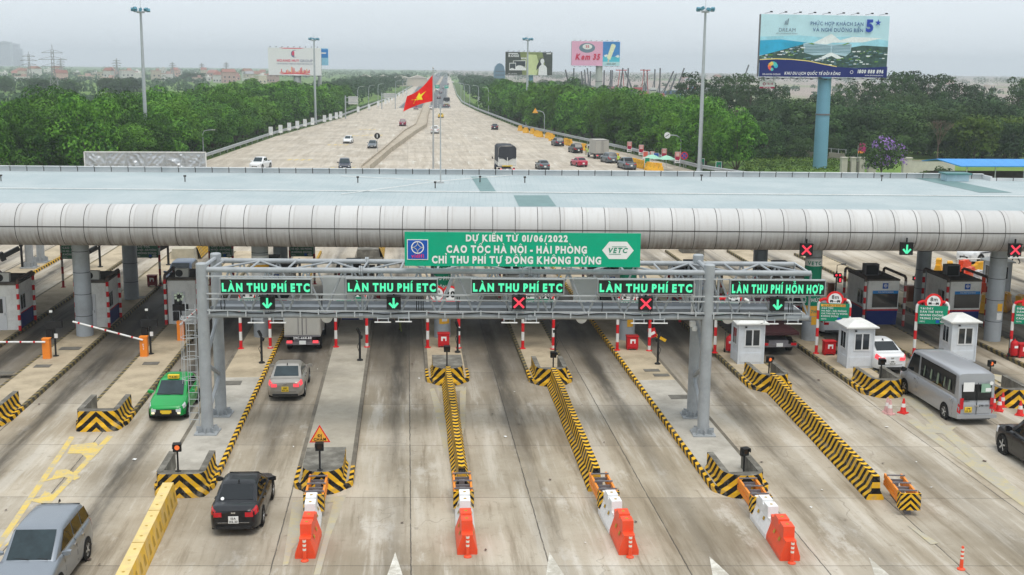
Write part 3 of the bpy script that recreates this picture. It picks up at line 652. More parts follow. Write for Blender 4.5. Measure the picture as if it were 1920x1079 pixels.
# ------------------------------------------------------------------ long striped barriers
def long_barrier(name, a, c, label):
    a, c = Vector(a), Vector(c); L_ = (c-a).length; t = thing(name, label, 'concrete barrier', a, math.atan2(c.y-a.y, c.x-a.x)+math.pi/2*-1+math.pi, 'striped concrete barriers')
    pr = [(-.32,0),(-.32,.09),(-.17,.36),(-.12,.92),(.12,.92),(.17,.36),(.32,.09),(.32,0)]; S = [0.0]
    for p, q in zip(pr, pr[1:]): S.append(S[-1]+math.dist(p, q))
    md_ = S[-1]/2; b = MB(); n = int(L_/1.0); per = .45
    f = lambda y, s: (y+.75*abs(s-md_))/per
    seg = MB(); y0 = 0.0; sl = 3.0
    while y0 < L_-.2:
        y1 = min(y0+sl, L_); e = .012; jx = rnd.uniform(-.015, .015)
        for k in range(len(pr)-1):
            (x0, z0), (x1, z1) = pr[k], pr[k+1]
            kk = [(x0, z0, S[k]), (x1, z1, S[k+1])]
            if z0 == z1 == .92: kk = [(x0, z0, S[k]), (0, z0, md_), (x1, z1, S[k+1])]
            for (xa, za, sa), (xb, zb, sb) in zip(kk, kk[1:]):
                b.face([(xa+jx, -y0-e, za), (xb+jx, -y0-e, zb), (xb+jx, -y1+e, zb), (xa+jx, -y1+e, za)][::-1], 0, [f(y0, sa), f(y0, sb), f(y1, sb), f(y1, sa)][::-1])
        for yy, rv in ((y0+e, 1), (y1-e, -1)):
            b.face([(x+jx, -yy, z) for x, z in pr][::rv], 0, [f(yy, s)*0+z*2.2 for s, (x, z) in zip(S, pr)][::rv])
        y0 = y1
    b.build('barrier_body', M_CHEV, t); return t
long_barrier('striped_barrier', (1.95, 57.4, 0), (1.95, 42.2, 0), 'long straight barrier with dense dark yellow stripes from the middle island')
long_barrier('striped_barrier', (7.15, 56.9, 0), (6.95, 41.8, 0), 'long yellow and black striped barrier between the two red cross lanes')
long_barrier('striped_barrier', (17.75, 55.4, 0), (17.05, 40.3, 0), 'long yellow and black striped barrier leading from the rusty roofed kiosk')
# ------------------------------------------------------------------ yellow block barrier, plastic barriers, rail cushions
M_YC = M('yellow_painted_concrete', (.70,.42,.05), .75, var=.12, scale=2, dirt=((.45,.40,.30), .6, 1.2)); M_YTOP = M('pale_yellow_top', (.68,.52,.22), .8, var=.12, scale=2, dirt=((.4,.36,.28), .5, 1.5)); M_HOLE = M('hole_dark', (.42,.26,.04), .9)
p0, p1 = G(317,946), G(254,1079); d0 = (p1-p0).normalized(); rz = math.atan2(d0.y, d0.x)+math.pi/2
for k in range(4):
    t = thing('yellow_barrier', ['short yellow concrete block barrier touching the chevron nose beside the black sedan','short yellow concrete block barrier, next one towards the silver van from the nose','yellow concrete block barrier cut by the picture edge','yellow concrete block barrier cut by the picture edge'][k], 'concrete barrier', p0+d0*(2.75*k), rz, 'yellow concrete blocks in a line')
    b = MB(); b.loft([[(-.30,0,0),(-.30,0,.10),(-.19,0,.82),(.19,0,.82),(.30,0,.10),(.30,0,0)], [(-.30,-2.7,0),(-.30,-2.7,.10),(-.19,-2.7,.82),(.19,-2.7,.82),(.30,-2.7,.10),(.30,-2.7,0)]][::-1], 0, mats=[0,0,1,0,0,0])
    for y in (-.35, -.95, -1.6, -2.25):
        for s_ in (-1, 1):
            b.face([(s_*.292, y-.13, .22), (s_*.292, y+.13, .22), (s_*.242, y+.10, .52), (s_*.232, y, .58), (s_*.242, y-.10, .52)][::s_], 2)
    b.build('body', [M_YC, M_YTOP, M_HOLE], t); h_ = MB()
    for y in (-.5, -1.35, -2.2): h_.disc((0, y, .824), (0,0,1), .05, 8)
    h_.build('lifting_hole', M_HOLE, t)
M_ORP = M('orange_red_plastic', (.78,.075,.022), .45, var=.08, dirt=((.45,.12,.07), .4, 3), spec=.4); M_WHP = M('white_plastic', (.74,.74,.74), .5, var=.05, dirt=((.42,.41,.38), .5, 2.5)); M_YP = M('amber_plastic', (.80,.42,.03), .5, var=.08, dirt=((.4,.25,.08), .4, 3)); M_REDP = M('red_plastic', (.62,.02,.02), .5, var=.1)
def plastic_mesh(mat, ln=1.5):
    b = MB(); hw = lambda z: .27 if z < .14 else (.27-.12*(z-.14)/.42 if z < .56 else .15)
    zs = [0,.06,.14,.36,.56,.62,.95]
    def sect(y, top, shrink=1.0): return [(-hw(z)*shrink, y, z if z < .9 else top) for z in zs]+[(hw(z)*shrink, y, z if z < .9 else top) for z in zs[::-1]]
    ys_ = [(0,.60),(.03,.64),(.22,.64),(.24,.98),(.60,.98),(.62,.86),(.72,.86),(.74,.98),(1.12,.98),(1.14,.86),(1.22,.86),(1.24,.80),(ln-.03,.80),(ln,.76)]
    b.loft([sect(y, max(tp, .63), .93 if i in (0, len(ys_)-1) else 1) for i, (y, tp) in enumerate(ys_)], 0)
    for y in (.42, .93): b.disc((0, y, .983), (0,0,1), .045, 10, 1)
    for s_ in (-1, 1):
        for y in (.45, .95): b.lathe([(.0, .0), (.06, .0), (.085, -.005)], (0,0,0), 1, 1) if False else b.face([(s_*.205+s_*.004, y-.07, .44), (s_*.205+s_*.004, y+.07, .44), (s_*.168+s_*.004, y+.06, .55), (s_*.168+s_*.004, y-.06, .55)][::s_], 1)
    return b
def plastic(a, rz, mat, label, grp, hole=M_HOLE):
    t = thing('plastic_barrier', label, 'plastic barrier', a, rz, grp); plastic_mesh(mat).build('shell', [mat, hole], t); return t
M_ORR = M('orange_rail_paint', (.82,.27,.04), .5, var=.08, dirt=((.4,.16,.06), .4, 3)); M_GREY = M('dark_grey_steel', (.17,.16,.17), .6, var=.2)
def rail_cushion(a, rz, label):
    t = thing('crash_rail', label, 'crash cushion', a, rz, 'orange rail cushions ahead of the barriers')
    L_ = 2.3
    for s_ in (-1, 1):
        b = MB()
        for z in (.42, .68): b.box((s_*.30, -L_/2, z), (.07, L_, .17))
        b.box((s_*.295, -L_/2, .55), (.03, L_, .10)); b.build('rail', M_ORR, t)
    b = MB()
    for y in (-.35, -1.15, -1.95):
        b.box((0, y, .62), (.52, .07, .10)); b.box((0, y, .30), (.20, .20, .60)); b.box((0, y, .82), (.66, .06, .04))
    b.box((0, -L_/2, .04), (.22, L_-.3, .08)); b.build('support', M_GREY, t)
    e = MB(); f = lambda x, z: (abs(x)+z)/.24
    for x0, x1 in ((-.36, 0), (0, .36)):
        e.face([(x0, -L_-.05, .22), (x1, -L_-.05, .22), (x1, -L_-.05, .84), (x0, -L_-.05, .84)], 0, [f(x0, .22), f(x1, .22), f(x1, .84), f(x0, .84)])
    for s_ in (-1, 1):
        e.face([(s_*.36, -L_-.05, .22), (s_*.36, -L_+.35, .22), (s_*.36, -L_+.35, .84), (s_*.36, -L_-.05, .84)][::s_], 0, [f(.36, .22), f(.76, .22), f(.76, .84), f(.36, .84)][::s_])
    e.face([(-.36, -L_-.05, .84), (.36, -L_-.05, .84), (.36, -L_, .84), (-.36, -L_, .84)], 0, [0.1]*4); e.build('chevron_end', M_CHEV, t); return t
M_BAND3 = M('reflective_band', (.75,.70,.60), .4)
def delineator(a, label):
    t = thing('delineator', label, 'delineator', a, 0, 'orange delineator posts')
    b = MB(); b.lathe([(.13,0),(.13,.03),(.06,.07),(.045,.75),(.03,.78)], (0,0,0), 12); b.build('post', M_ORP, t, smooth=40)
    b = MB()
    for z in (.36,.50,.64): b.lathe([(.056, z), (.055, z+.07)], (0,0,0), 12)
    b.build('reflective_band', M_BAND3, t); return t
DSH = {'D':'chain from the triangular sign island','E':'chain from the straight dense striped barrier','F':'chain from the barrier between red cross lanes','G':'chain from the unladdered tower nose'}
chain = [('D','striped island with the triangular sign',(-3.3,42.25),(571,1054)),('E','straight barrier of the middle island',(1.93,42.25),(877,1047)),('F','barrier between the red cross lanes',(6.98,41.9),(1186,1055)),('G','nose of the unladdered gantry tower',(12.35,41.1),(1486,1059))]
for nm, where, pa, pe in chain:
    dshort = DSH[nm]
    a = Vector((*pa, 0)); e = G(*pe); d = (e-a).normalized(); rz = math.atan2(d.y, d.x)+math.pi/2
    jit = {'D':.03,'E':-.01,'F':.02,'G':.02}[nm]
    rail_cushion(a, rz, 'orange railed crash cushion ahead of the '+where)
    w0 = a+d*2.1; plastic(w0+d*1.95, rz+jit, M_WHP, 'white plastic barrier ahead of the '+where, 'white and red barriers closing the islands').scale = (1.2,1.3,1.04)
    plastic(w0+d*3.8, rz-jit, M_ORP, 'orange red plastic barrier ahead of the '+where, 'white and red barriers closing the islands').scale = (1.22,1.3,1.06)
    delineator(w0+d*3.98, 'orange delineator at the end of the '+dshort)
for o in [o for o in COL.objects if o.name.startswith('plastic_barrier')]: o.rotation_euler.z += 0
rail_cushion(G(1672,925), R(-158) if False else math.atan2((G(1718,985)-G(1672,925)).y, (G(1718,985)-G(1672,925)).x)+math.pi/2, 'orange railed crash cushion standing alone at the end of the kiosk barrier')
delineator(G(1802,1068), 'lone orange delineator post standing on the open concrete')
# ------------------------------------------------------------------ cones
def cone(p, label, faded=False):
    t = thing('traffic_cone', label, 'traffic cone', p, rnd.uniform(0, 1), 'traffic cones near the silver minibus')
    c1 = M('cone_red', (.68,.035,.03), .5, var=.08) if not faded else M('cone_faded_pink', (.62,.36,.35), .6, var=.1)
    b = MB(); b.box((0,0,.025), (.38,.38,.05)); b.lathe([(.15,.05),(.105,.30)], (0,0,0), 14); b.lathe([(.078,.47),(.035,.70),(.0,.70)], (0,0,0), 14); b.build('cone_body', c1, t, smooth=40)
    b = MB(); b.lathe([(.106,.30),(.079,.47)], (0,0,0), 14); b.build('white_band', M('cone_band', (.75,.72,.70) if True else 0, .5), t, smooth=40)
cone(G(1693,775), 'bright red cone standing apart in front of the minibus wheel'); cone(G(1663,773), 'faded pink cone touching its twin, nearer the chevron nose', True); cone(G(1668,777), 'faded pink cone touching its twin, nearer the bright red cone', True)
cone(G(1862,766), 'red cone closest to the minibus taillight'); cone(G(1873,771), 'red cone, front one of the pair beyond the minibus'); cone(G(1879,763), 'red cone, rear one of the pair beyond the minibus'); cone(G(1912,779), 'red cone standing alone beyond the minibus rear')
# ------------------------------------------------------------------ lane end lights on the noses
M_BLACK = M('black_steel', (.018,.018,.018), .55, var=.2); M_AMB = M('amber_lens_lit', (1.0,.20,.05), emit=.75); M_LENS = M('dark_lens', (.05,.03,.02), .2)
def nose_light(u, v, key, where, lit, z0, turn=0):
    p = G(u, v, z0); t = thing('warning_light', 'small black warning light on a post at the '+where, 'warning light', p, turn, 'warning lights on the island noses')
    b = MB(); b.tube([(0,0,0),(0,0,.75)], .035, 8); b.lathe([(.11,0),(.11,.02),(.04,.05)], (0,0,0), 10); b.build('post', M_BLACK, t)
    b = MB(); b.box((0,0,.92), (.30,.16,.32)); b.box((0,-.12,1.06), (.30,.14,.03)); b.box((.15,-.12,.98), (.02,.14,.14)); b.box((-.15,-.12,.98), (.02,.14,.14)); b.build('housing', M_BLACK, t)
    b = MB(); b.disc((0,-.085,.92), (0,-1,0), .09, 16); b.build('lens', M_AMB if lit else M_LENS, t)
for a in [(334,884,'C','nose beside the yellow block barrier',1,.88,.1),(600,882,'D','nose under the triangular sign',0,.86),(838,688,'E','nose of the dense striped barrier',0,.86),(1037,698,'F','nose between the red cross lanes',0,.3),(1394,890,'G','nose below the unladdered gantry tower',0,.3,.35),(1441,707,'H','foot of the rusty roofed kiosk',1,.2,.3),(1651,712,'I','nose beside the faded pink cones',0,.3),(1855,715,'J','nose hidden by the minibus',1,.3,.3)]: nose_light(*a)
# triangular warning sign
p = G(600, 882, .86); t = thing('triangular_sign', 'red bordered orange triangular sign reading ĐI CHẬM on the striped nose', 'road sign', (p.x, p.y+.25, .86), 0)
b = MB(); b.tube([(0,0,0),(0,0,1.02)], .03, 8); b.build('post', M_STEEL, t)
b = MB(); tri = lambda s, y, m: b.face([(-.31*s, y, 1.22-.18*s), (.31*s, y, 1.22-.18*s), (0, y, 1.22+.36*s)], m)
tri(1.25, -.035, 0); tri(1.0, -.042, 1); b.face([(-.387,-.03,.995),(0,-.03,1.67),(.387,-.03,.995)], 0)
b.build('plate', [M('sign_red', (.75,.03,.03), .45, var=.05), M('sign_orange', (.85,.42,.06), .45, var=.05)], t)
b = MB(); text(b, 'ĐI', (0,-.045,1.21), (1,0,0), (0,0,1), .10, bold=.03); text(b, 'CHẬM', (0,-.045,1.07), (1,0,0), (0,0,1), .10, bold=.03, width=.45); b.build('lettering', M_BLACK, t)
# ================================================================== signs on post frames
M_SGN = M('sign_green', (.0,.235,.125), .5, var=.06, dirt=((.03,.2,.12), .4, 2)); M_SGNF = M('faded_sign_green', (.08,.20,.13), .6, var=.15, dirt=((.16,.22,.17), .5, 2)); M_SW = M('sign_white', (.78,.78,.77), .5, var=.03); M_SRED = M('sign_red', (0,0,0)); M_SBLUE = M('sign_blue', (.012,.09,.42), .5, var=.05); M_SORG = M('sign_orange', (0,0,0)); M_GTXT = M('hexagon_green', (.02,.25,.15), .5)
def hexagon(b, c, w, h, m, y): b.face([(c[0]-w/2, y, c[1]), (c[0]-w*.28, y, c[1]-h/2), (c[0]+w*.28, y, c[1]-h/2), (c[0]+w/2, y, c[1]), (c[0]+w*.28, y, c[1]+h/2), (c[0]-w*.28, y, c[1]+h/2)], m)
def round_sign(par, x, z, kind, r=.47):
    b = MB(); b.lathe([(r,.03),(r,0)], (x,-.13,z), 24, 0, 'Y'); b.disc((x,-.134,z), (0,-1,0), r*.76, 24, 1); o = b.build('round_sign', [M_SRED, M_SW], par)
    q = MB()
    if kind == '8m':
        text(q, '8m', (x,-.136,z+.06), (1,0,0), (0,0,1), .2, bold=.02)
        for s_ in (-1, 1): q.box((x+s_*.19,-.14,z-.06), (.16,.008,.09)); q.box((x+s_*.24,-.14,z-.12), (.05,.008,.05)); q.box((x+s_*.14,-.14,z-.12), (.05,.008,.05))
        q.box((x,-.14,z-.09), (.20,.008,.02))
    else: text(q, '30', (x,-.136,z-.16), (1,0,0), (0,0,1), .32, bold=.05)
    q.build('symbol', M_BLACK, o)
def post_frame(pl, pr_, where, lines, signs, key, h=3.05, zb=(1.85,2.85), foot=None, dusty=False, head=False):
    a, c = G(*pl, H_I), G(*pr_, H_I); cx = (a+c)/2; w = (c-a).length; t = thing('sign_portal', 'red and white pipe frame '+where, 'sign frame', (cx.x, cx.y, H_I), math.atan2((c-a).y, (c-a).x), 'pipe frames standing on the islands')
    r = .085; hw = w/2; pts = [(-hw,0,0),(-hw,0,h-.25),(-hw+.08,0,h-.07),(-hw+.25,0,h),(hw-.25,0,h),(hw-.08,0,h-.07),(hw,0,h-.25),(hw,0,0)]
    b = MB(); b.tube(pts, r, 10, 0, period=.98, ph0=.02)
    for s_ in (-1, 1): b.lathe([(.17,0),(.17,.03),(.09,.05)], (s_*hw,0,0), 10)
    b.build('pipe', M_RWD if dusty else M_RW, t, smooth=40)
    for (x, kd) in signs: round_sign(t, x, h, kd)
    if zb:
        b = MB(); b.box((0,-.12,(zb[0]+zb[1])/2), (w-.1,.03,zb[1]-zb[0])); o = b.build('board', M_SGNF if dusty else M_SGN, t)
        q = MB(); y = -.137; z = zb[1]-.05
        if head:
            q.face([(-w/2+.1,y,z-.13),(w/2-.25,y,z-.13),(w/2-.25,y,z),(-w/2+.1,y,z)], 1); text(q, 'DỰ KIẾN TỪ 01/06/2022', (0,y-.002,z-.10), (1,0,0), (0,0,1), .07, 3, width=w-.45, lift=.002); z -= .14
        n = len(lines); lh = (z-zb[0]-.22)/max(n, 1)
        for k, s in enumerate(lines): text(q, s, (-w/2+.14, y, z-lh*(k+.82)), (1,0,0), (0,0,1), min(lh*.56, .15), 0, 'l', .03, width=w-.28)
        q.face([(.18,y,zb[0]+.05),(.36,y,zb[0]+.05),(.36,y,zb[0]+.22),(.18,y,zb[0]+.22)], 2); hexagon(q, (.56, zb[0]+.135), .32, .15, 0, y)
        text(q, 'VETC', (.56, y-.003, zb[0]+.11), (1,0,0), (0,0,1), .05, 4, lift=.002); text(q, 'VETC', (-w/2+.14, y, zb[0]+.09), (1,0,0), (0,0,1), .07, 0, 'l')
        q.build('lettering', [M_SW, M_SORG, M_SBLUE, M_BLACK, M_GTXT], o)
    return t
TJ = ['TẠI ĐÂY', 'DÁN THẺ VETC', 'NHANH CHÓNG', 'TRONG 2 PHÚT']; TI = ['CAO TỐC', 'HÀ NỘI - HẢI PHÒNG', 'CHỈ THU PHÍ TỰ ĐỘNG', 'KHÔNG DỪNG']
post_frame((452,654),(507,653), 'ahead of the box truck beside the ladder tower', TJ, [(-.35,'8m'),(.4,'30')], 'C')
post_frame((630,651),(688,651), 'on the plain grey island beside the box truck', TJ, [(-.35,'8m'),(.4,'30')], 'D')
post_frame((802,652),(860,653), 'around the red extinguisher box by the yellow stickered column', TJ, [(-.35,'8m'),(.4,'30')], 'E', zb=None)
post_frame((980,654),(1037,655), 'between the two red cross lanes', TI, [(-.35,'8m'),(.4,'30')], 'F')
post_frame((1157,657),(1217,658), 'with a tilted chevron arm beside it', TI, [(-.35,'8m'),(.4,'30')], 'G')
post_frame((1340,662),(1400,664), 'behind the rusty roofed kiosk', TI, [(.0,'8m')], 'H')
post_frame((1530,663),(1588,665), 'carrying the green board with an orange heading', TI, [(0,'8m')], 'I', head=True)
post_frame((1713,668),(1771,670), 'with the board TẠI ĐÂY above the minibus', TJ, [(0,'8m')], 'J')
post_frame((1893,668),(1950,671), 'cut by the picture edge with a green board', ['ĐIỂM', 'DÁN THẺ', 'NHANH', 'CÁCH 50M'], [(.05,'8m')], 'K')
for l_, r_, wh in [((119,539),(161,539),'dusty, behind the thick column of the white booth'),((255,536),(301,536),'dusty, beside the dark red cabinet behind the canopy'),((395,535),(438,535),'dusty, over the blue roofed car'),((545,533),(590,533),'dusty, seen through the gantry beside the concrete block')]:
    post_frame(l_, r_, wh, ['CAO TỐC', 'HÀ NỘI - HẢI PHÒNG', 'KHÔNG DỪNG'], [], 'R', h=3.3, zb=(2.0,2.95), dusty=True)
# ------------------------------------------------------------------ printed wraps on three columns
def wrap(par_pt, z0, z1, a0, a1, mat, r=.482):
    b = MB(); n = 14
    for k in range(n):
        t0, t1 = a0+(a1-a0)*k/n, a0+(a1-a0)*(k+1)/n
        b.face([(r*math.sin(t0), -r*math.cos(t0), z0), (r*math.sin(t1), -r*math.cos(t1), z0), (r*math.sin(t1), -r*math.cos(t1), z1), (r*math.sin(t0), -r*math.cos(t0), z1)])
    o = b.build('printed_wrap', mat, can); o.location = par_pt; return o
def wrap_text(par_pt, s, z, h, mat, r=.487, width=1.0):
    b = MB(); text(b, s, (0,0,z), (1,0,0), (0,0,1), h, 0, 'c', .035, width=width)
    b.v = [((r+(-y))*math.sin(x/r-.12), -(r+(-y))*math.cos(x/r-.12), zz) for x, y, zz in b.v]
    o = b.build('wrap_lettering', mat, can); o.location = par_pt
e = AD['I']; H2 = R(100)
wrap(e, 4.55, 4.95, -H2, H2, M_SW); wrap(e, 4.0, 4.55, -H2, H2, M_SGN); wrap(e, 2.25, 4.0, -H2, H2, M_SGN); wrap(e, 1.65, 2.25, -H2, H2, M_SORG); wrap(e, 1.15, 1.62, R(-10), R(50), M_YP)
wrap_text(e, 'VETC', 4.62, .2, M_GTXT); wrap_text(e, 'CHỐNG', 3.35, .2, M_SW); wrap_text(e, 'TRONG', 2.95, .2, M_SW); wrap_text(e, '2 PHÚT', 2.5, .2, M_SW); wrap_text(e, 'TỪ 7H00', 1.85, .16, M_GTXT)
e = AD['E']; wrap(e, 2.0, 5.1, -H2, H2, M_SGN); wrap(e, 1.05, 1.9, R(-20), R(55), M_YP); wrap(e, 1.2, 1.55, R(0), R(35), M_WHP, .486)
for k, s in enumerate(['GẮN THẺ', 'DÁN THẺ', 'THU PHÍ', 'KHÔNG', 'NƯỚC']): wrap_text(e, s, 4.6-.5*k, .2, M_SW)
e = AD['G']; wrap(e, 2.2, 5.0, -H2, H2, M_SGN); wrap(e, 1.0, 1.75, R(-5), R(40), M_YP); wrap_text(e, 'VETC', 4.6, .2, M_SW)
e = AD['K']; wrap(e, 2.0, 2.45, R(-5), R(35), M_YP); wrap(e, 1.5, 1.9, R(-5), R(35), M_WHP)
e = AD['C']; wrap(e, 2.2, 4.9, -H2, H2, M_SW); wrap(e, 4.0, 4.4, -H2, H2, M_YP, .486)
# ================================================================== toll booths
M_BW = M('booth_white', (.78,.78,.75), .55, var=.06, dirt=((.36,.34,.30), .45, 1.2)); M_BB = M('booth_navy', (.012,.03,.17), .45, var=.1, dirt=((.05,.05,.09), .5, 2)); M_BR = M('booth_red_line', (.5,.02,.03), .5); M_ROOFD = M('booth_roof_dirty', (.12,.105,.09), .9, var=.3, dirt=((.2,.17,.13), .5, 1)); M_GLS = M('window_glass', (.02,.025,.03), .06, var=.1, spec=.8); M_FRM = M('window_frame_white', (.66,.67,.68), .45, var=.04); M_BROWN = M('brown_pipe', (.12,.085,.07), .7, var=.3); M_AC = M('appliance_white', (.55,.55,.52), .5, var=.08)
def door_booth(x0, x1, y, label):
    w = x1-x0; D = 3.2; h = 2.65; t = thing('toll_booth', label, 'toll booth', ((x0+x1)/2, y, H_I), 0, 'white toll booths with a door')
    b = MB(); b.box((0, D/2, h/2), (w, D, h)); b.build('body', M_BW, t)
    b = MB(); b.box((w/2+.004, D/2, .42), (.02, D-.02, .84)); b.box((-w/2-.004, D/2, .42), (.02, D-.02, .84)); b.build('blue_panel', M_BB, t)
    b = MB(); b.box((w/2+.006, D/2, .87), (.02, D-.02, .06)); b.box((-w/2-.006, D/2, .87), (.02, D-.02, .06)); b.build('red_line', M_BR, t)
    b = MB(); b.box((0, D/2, h+.06), (w+.16, D+.2, .12)); b.box((0, D/2, h+.14), (w-.1, D-.1, .06)); b.build('roof', M_ROOFD, t)
    b = MB(); b.box((-.2, -.015, .98), (.78, .05, 1.96)); d = b.build('door', M_FRM, t); b = MB(); b.box((-.22, -.03, 1.42), (.46, .04, .84)); b.build('door_glass', M_GLS, d); b = MB(); b.box((.11, -.06, .95), (.03, .06, .16)); b.build('handle', M_STEEL, d)
    b = MB(); b.box((w/2+.012, 1.0, 1.5), (.04, .95, 1.0)); f = b.build('window', M_FRM, t); b = MB(); b.box((w/2+.026, .78, 1.5), (.03, .36, .84)); b.box((w/2+.026, 1.22, 1.5), (.03, .36, .84)); b.build('pane', M_GLS, f)
    a = MB(); a.box((.02, .3, h+.40), (.78, .32, .55)); c = a.build('air_conditioner', M_AC, t); a = MB(); a.disc((-.14, .135, h+.40), (0,-1,0), .22, 18); a.build('fan_grille', M_BLACK, c)
    for s_ in (-1, 1):
        b = MB(); X = s_*(w/2+.12); b.tube([(X,-.12,-.02),(X,-.12,2.72)], .085, 10, 0, period=.62); b.build('guard_post', M_RW, t); b = MB(); b.tube([(X,D-.4,-.02),(X,D-.4,2.72)], .085, 10, 0, period=.62); g = b.build('guard_post', M_RW, t)
        b = MB(); b.tube([(X,-.12,2.72),(X,-.10,2.9),(X,.05,2.98),(X,D-.55,2.98),(X,D-.42,2.9),(X,D-.4,2.72)], .085, 10); b.build('top_bar', M_BROWN, g)
door_booth(-24.15, -22.55, 70.0, 'white toll booth with a glazed door, half outside the picture'); door_booth(-19.25, -17.65, 70.6, 'white toll booth with a glazed door partly behind the thick column'); door_booth(-14.25, -12.6, 71.3, 'white toll booth with a door behind the raised barrier arm')
def tall_booth(cx, y, label):
    w, D, h = 1.95, 3.4, 2.75; t = thing('tall_booth', label, 'toll booth', (cx, y, H_I), 0, 'blue and white tapered toll booths')
    b = MB(); lv = [(0,.14),(.9,.02),(.98,0),(h,0)]
    b.loft([[(-w/2+.02, i, z), (w/2-.02, i, z), (w/2, D, z), (-w/2, D, z)] for z, i in lv[:2]], 0, cap=False); b.build('base', M_BB, t)
    b = MB(); b.loft([[(-w/2-.01, .0, z), (w/2+.01, .0, z), (w/2+.01, D+.01, z), (-w/2-.01, D+.01, z)] for z in (.9, 1.0)], 0, cap=False); b.build('red_line', M_BR, t)
    b = MB(); b.box((0, D/2, (1.0+h)/2), (w, D, h-1.0)); b.build('body', M_BW, t)
    b = MB(); b.box((.12, -.012, 1.62), (w-.36, .03, 1.02)); f = b.build('front_window', M_GLS, t); b = MB(); b.box((.12, -.03, 2.06), (w-.36, .02, .18)); s = b.build('window_banner', M('banner_blue', (.02,.22,.58), .5), f)
    b = MB(); text(b, 'THU PHÍ TỰ ĐỘNG', (.12, -.042, 2.03), (1,0,0), (0,0,1), .07, width=1.3); b.build('lettering', M_SW, f)
    b = MB(); b.box((.1, -.014, 2.44), (.34, .03, .34)); e = b.build('emblem', M_SBLUE, t); q = MB(); q.ring((.1, -.032, 2.46), (0,-1,0), .08, .11, 18); q.box((.1,-.032,2.46), (.03,.004,.2)); q.box((.1,-.033,2.46), (.2,.004,.03)); q.build('emblem_ring', M_SW, e)
    b = MB(); b.box((-w/2-.012, 1.1, 1.6), (.04, .95, 1.0)); f = b.build('side_window', M_FRM, t); b = MB(); b.box((-w/2-.03, .87, 1.6), (.03, .38, .86)); b.box((-w/2-.03, 1.33, 1.6), (.03, .38, .86)); b.build('pane', M_GLS, f)
    b = MB(); b.box((0, D/2, h+.05), (w+.06, D+.06, .1)); b.box((-.5, 2.3, h+.14), (.25, .3, .1)); b.box((.4, 1.6, h+.14), (.2, .2, .1)); b.build('roof', M_ROOFD, t)
    b = MB(); b.box((-.25, 1.6, h+.45), (.9, .5, .72)); c = b.build('air_conditioner', M_GREY, t); b = MB(); b.box((-.25, 1.345, h+.45), (.74, .02, .58)); b.build('fan_grille', M_BLACK, c)
    for s_ in (-1, 1):
        b = MB(); X = s_*(w/2+.28)
        for yy in (-.25, D-.2): b = MB(); b.tube([(X,yy,-.02),(X,yy,2.75)], .085, 10, 0, period=.72); g = b.build('guard_post', M_RWD if s_ > 0 else M_RW, t)
        b = MB(); b.tube([(X,-.25,2.75),(X,-.22,2.95),(X,-.05,3.05),(X,D-.4,3.05),(X,D-.23,2.95),(X,D-.2,2.75)], .085, 10); b.build('top_bar', M_BROWN, g)
tall_booth(28.85, 69.3, 'tapered white and navy toll booth behind the board with an orange heading'); tall_booth(33.85, 68.9, 'tapered white and navy toll booth between the board TẠI ĐÂY and the stickered column'); tall_booth(23.4, 70.5, 'tapered white and navy toll booth mostly hidden behind the hybrid lane sign')
tall_booth(17.9, 71, 'tapered white and navy toll booth behind the gantry tower without a ladder'); tall_booth(-8.2, 73.5, 'tapered white and navy toll booth behind the stickered column of the ladder tower'); tall_booth(-3.1, 72, 'tapered white and navy toll booth hidden behind the gantry beside the truck'); tall_booth(12.5, 72, 'tapered white and navy toll booth behind the gantry next to the chevron arm'); tall_booth(7.1, 72, 'tapered white and navy toll booth behind the gantry between red cross lanes')
M_KW = M('kiosk_panel', (.60,.63,.67), .5, var=.05, dirt=((.40,.40,.38), .4, 1.5)); M_KR = M('kiosk_roof', (.66,.66,.64), .6, var=.06, dirt=((.4,.37,.3), .45, 1.2)); M_RUST = M('rust_stain', (.09,.06,.025), .9, var=.5, scale=4)
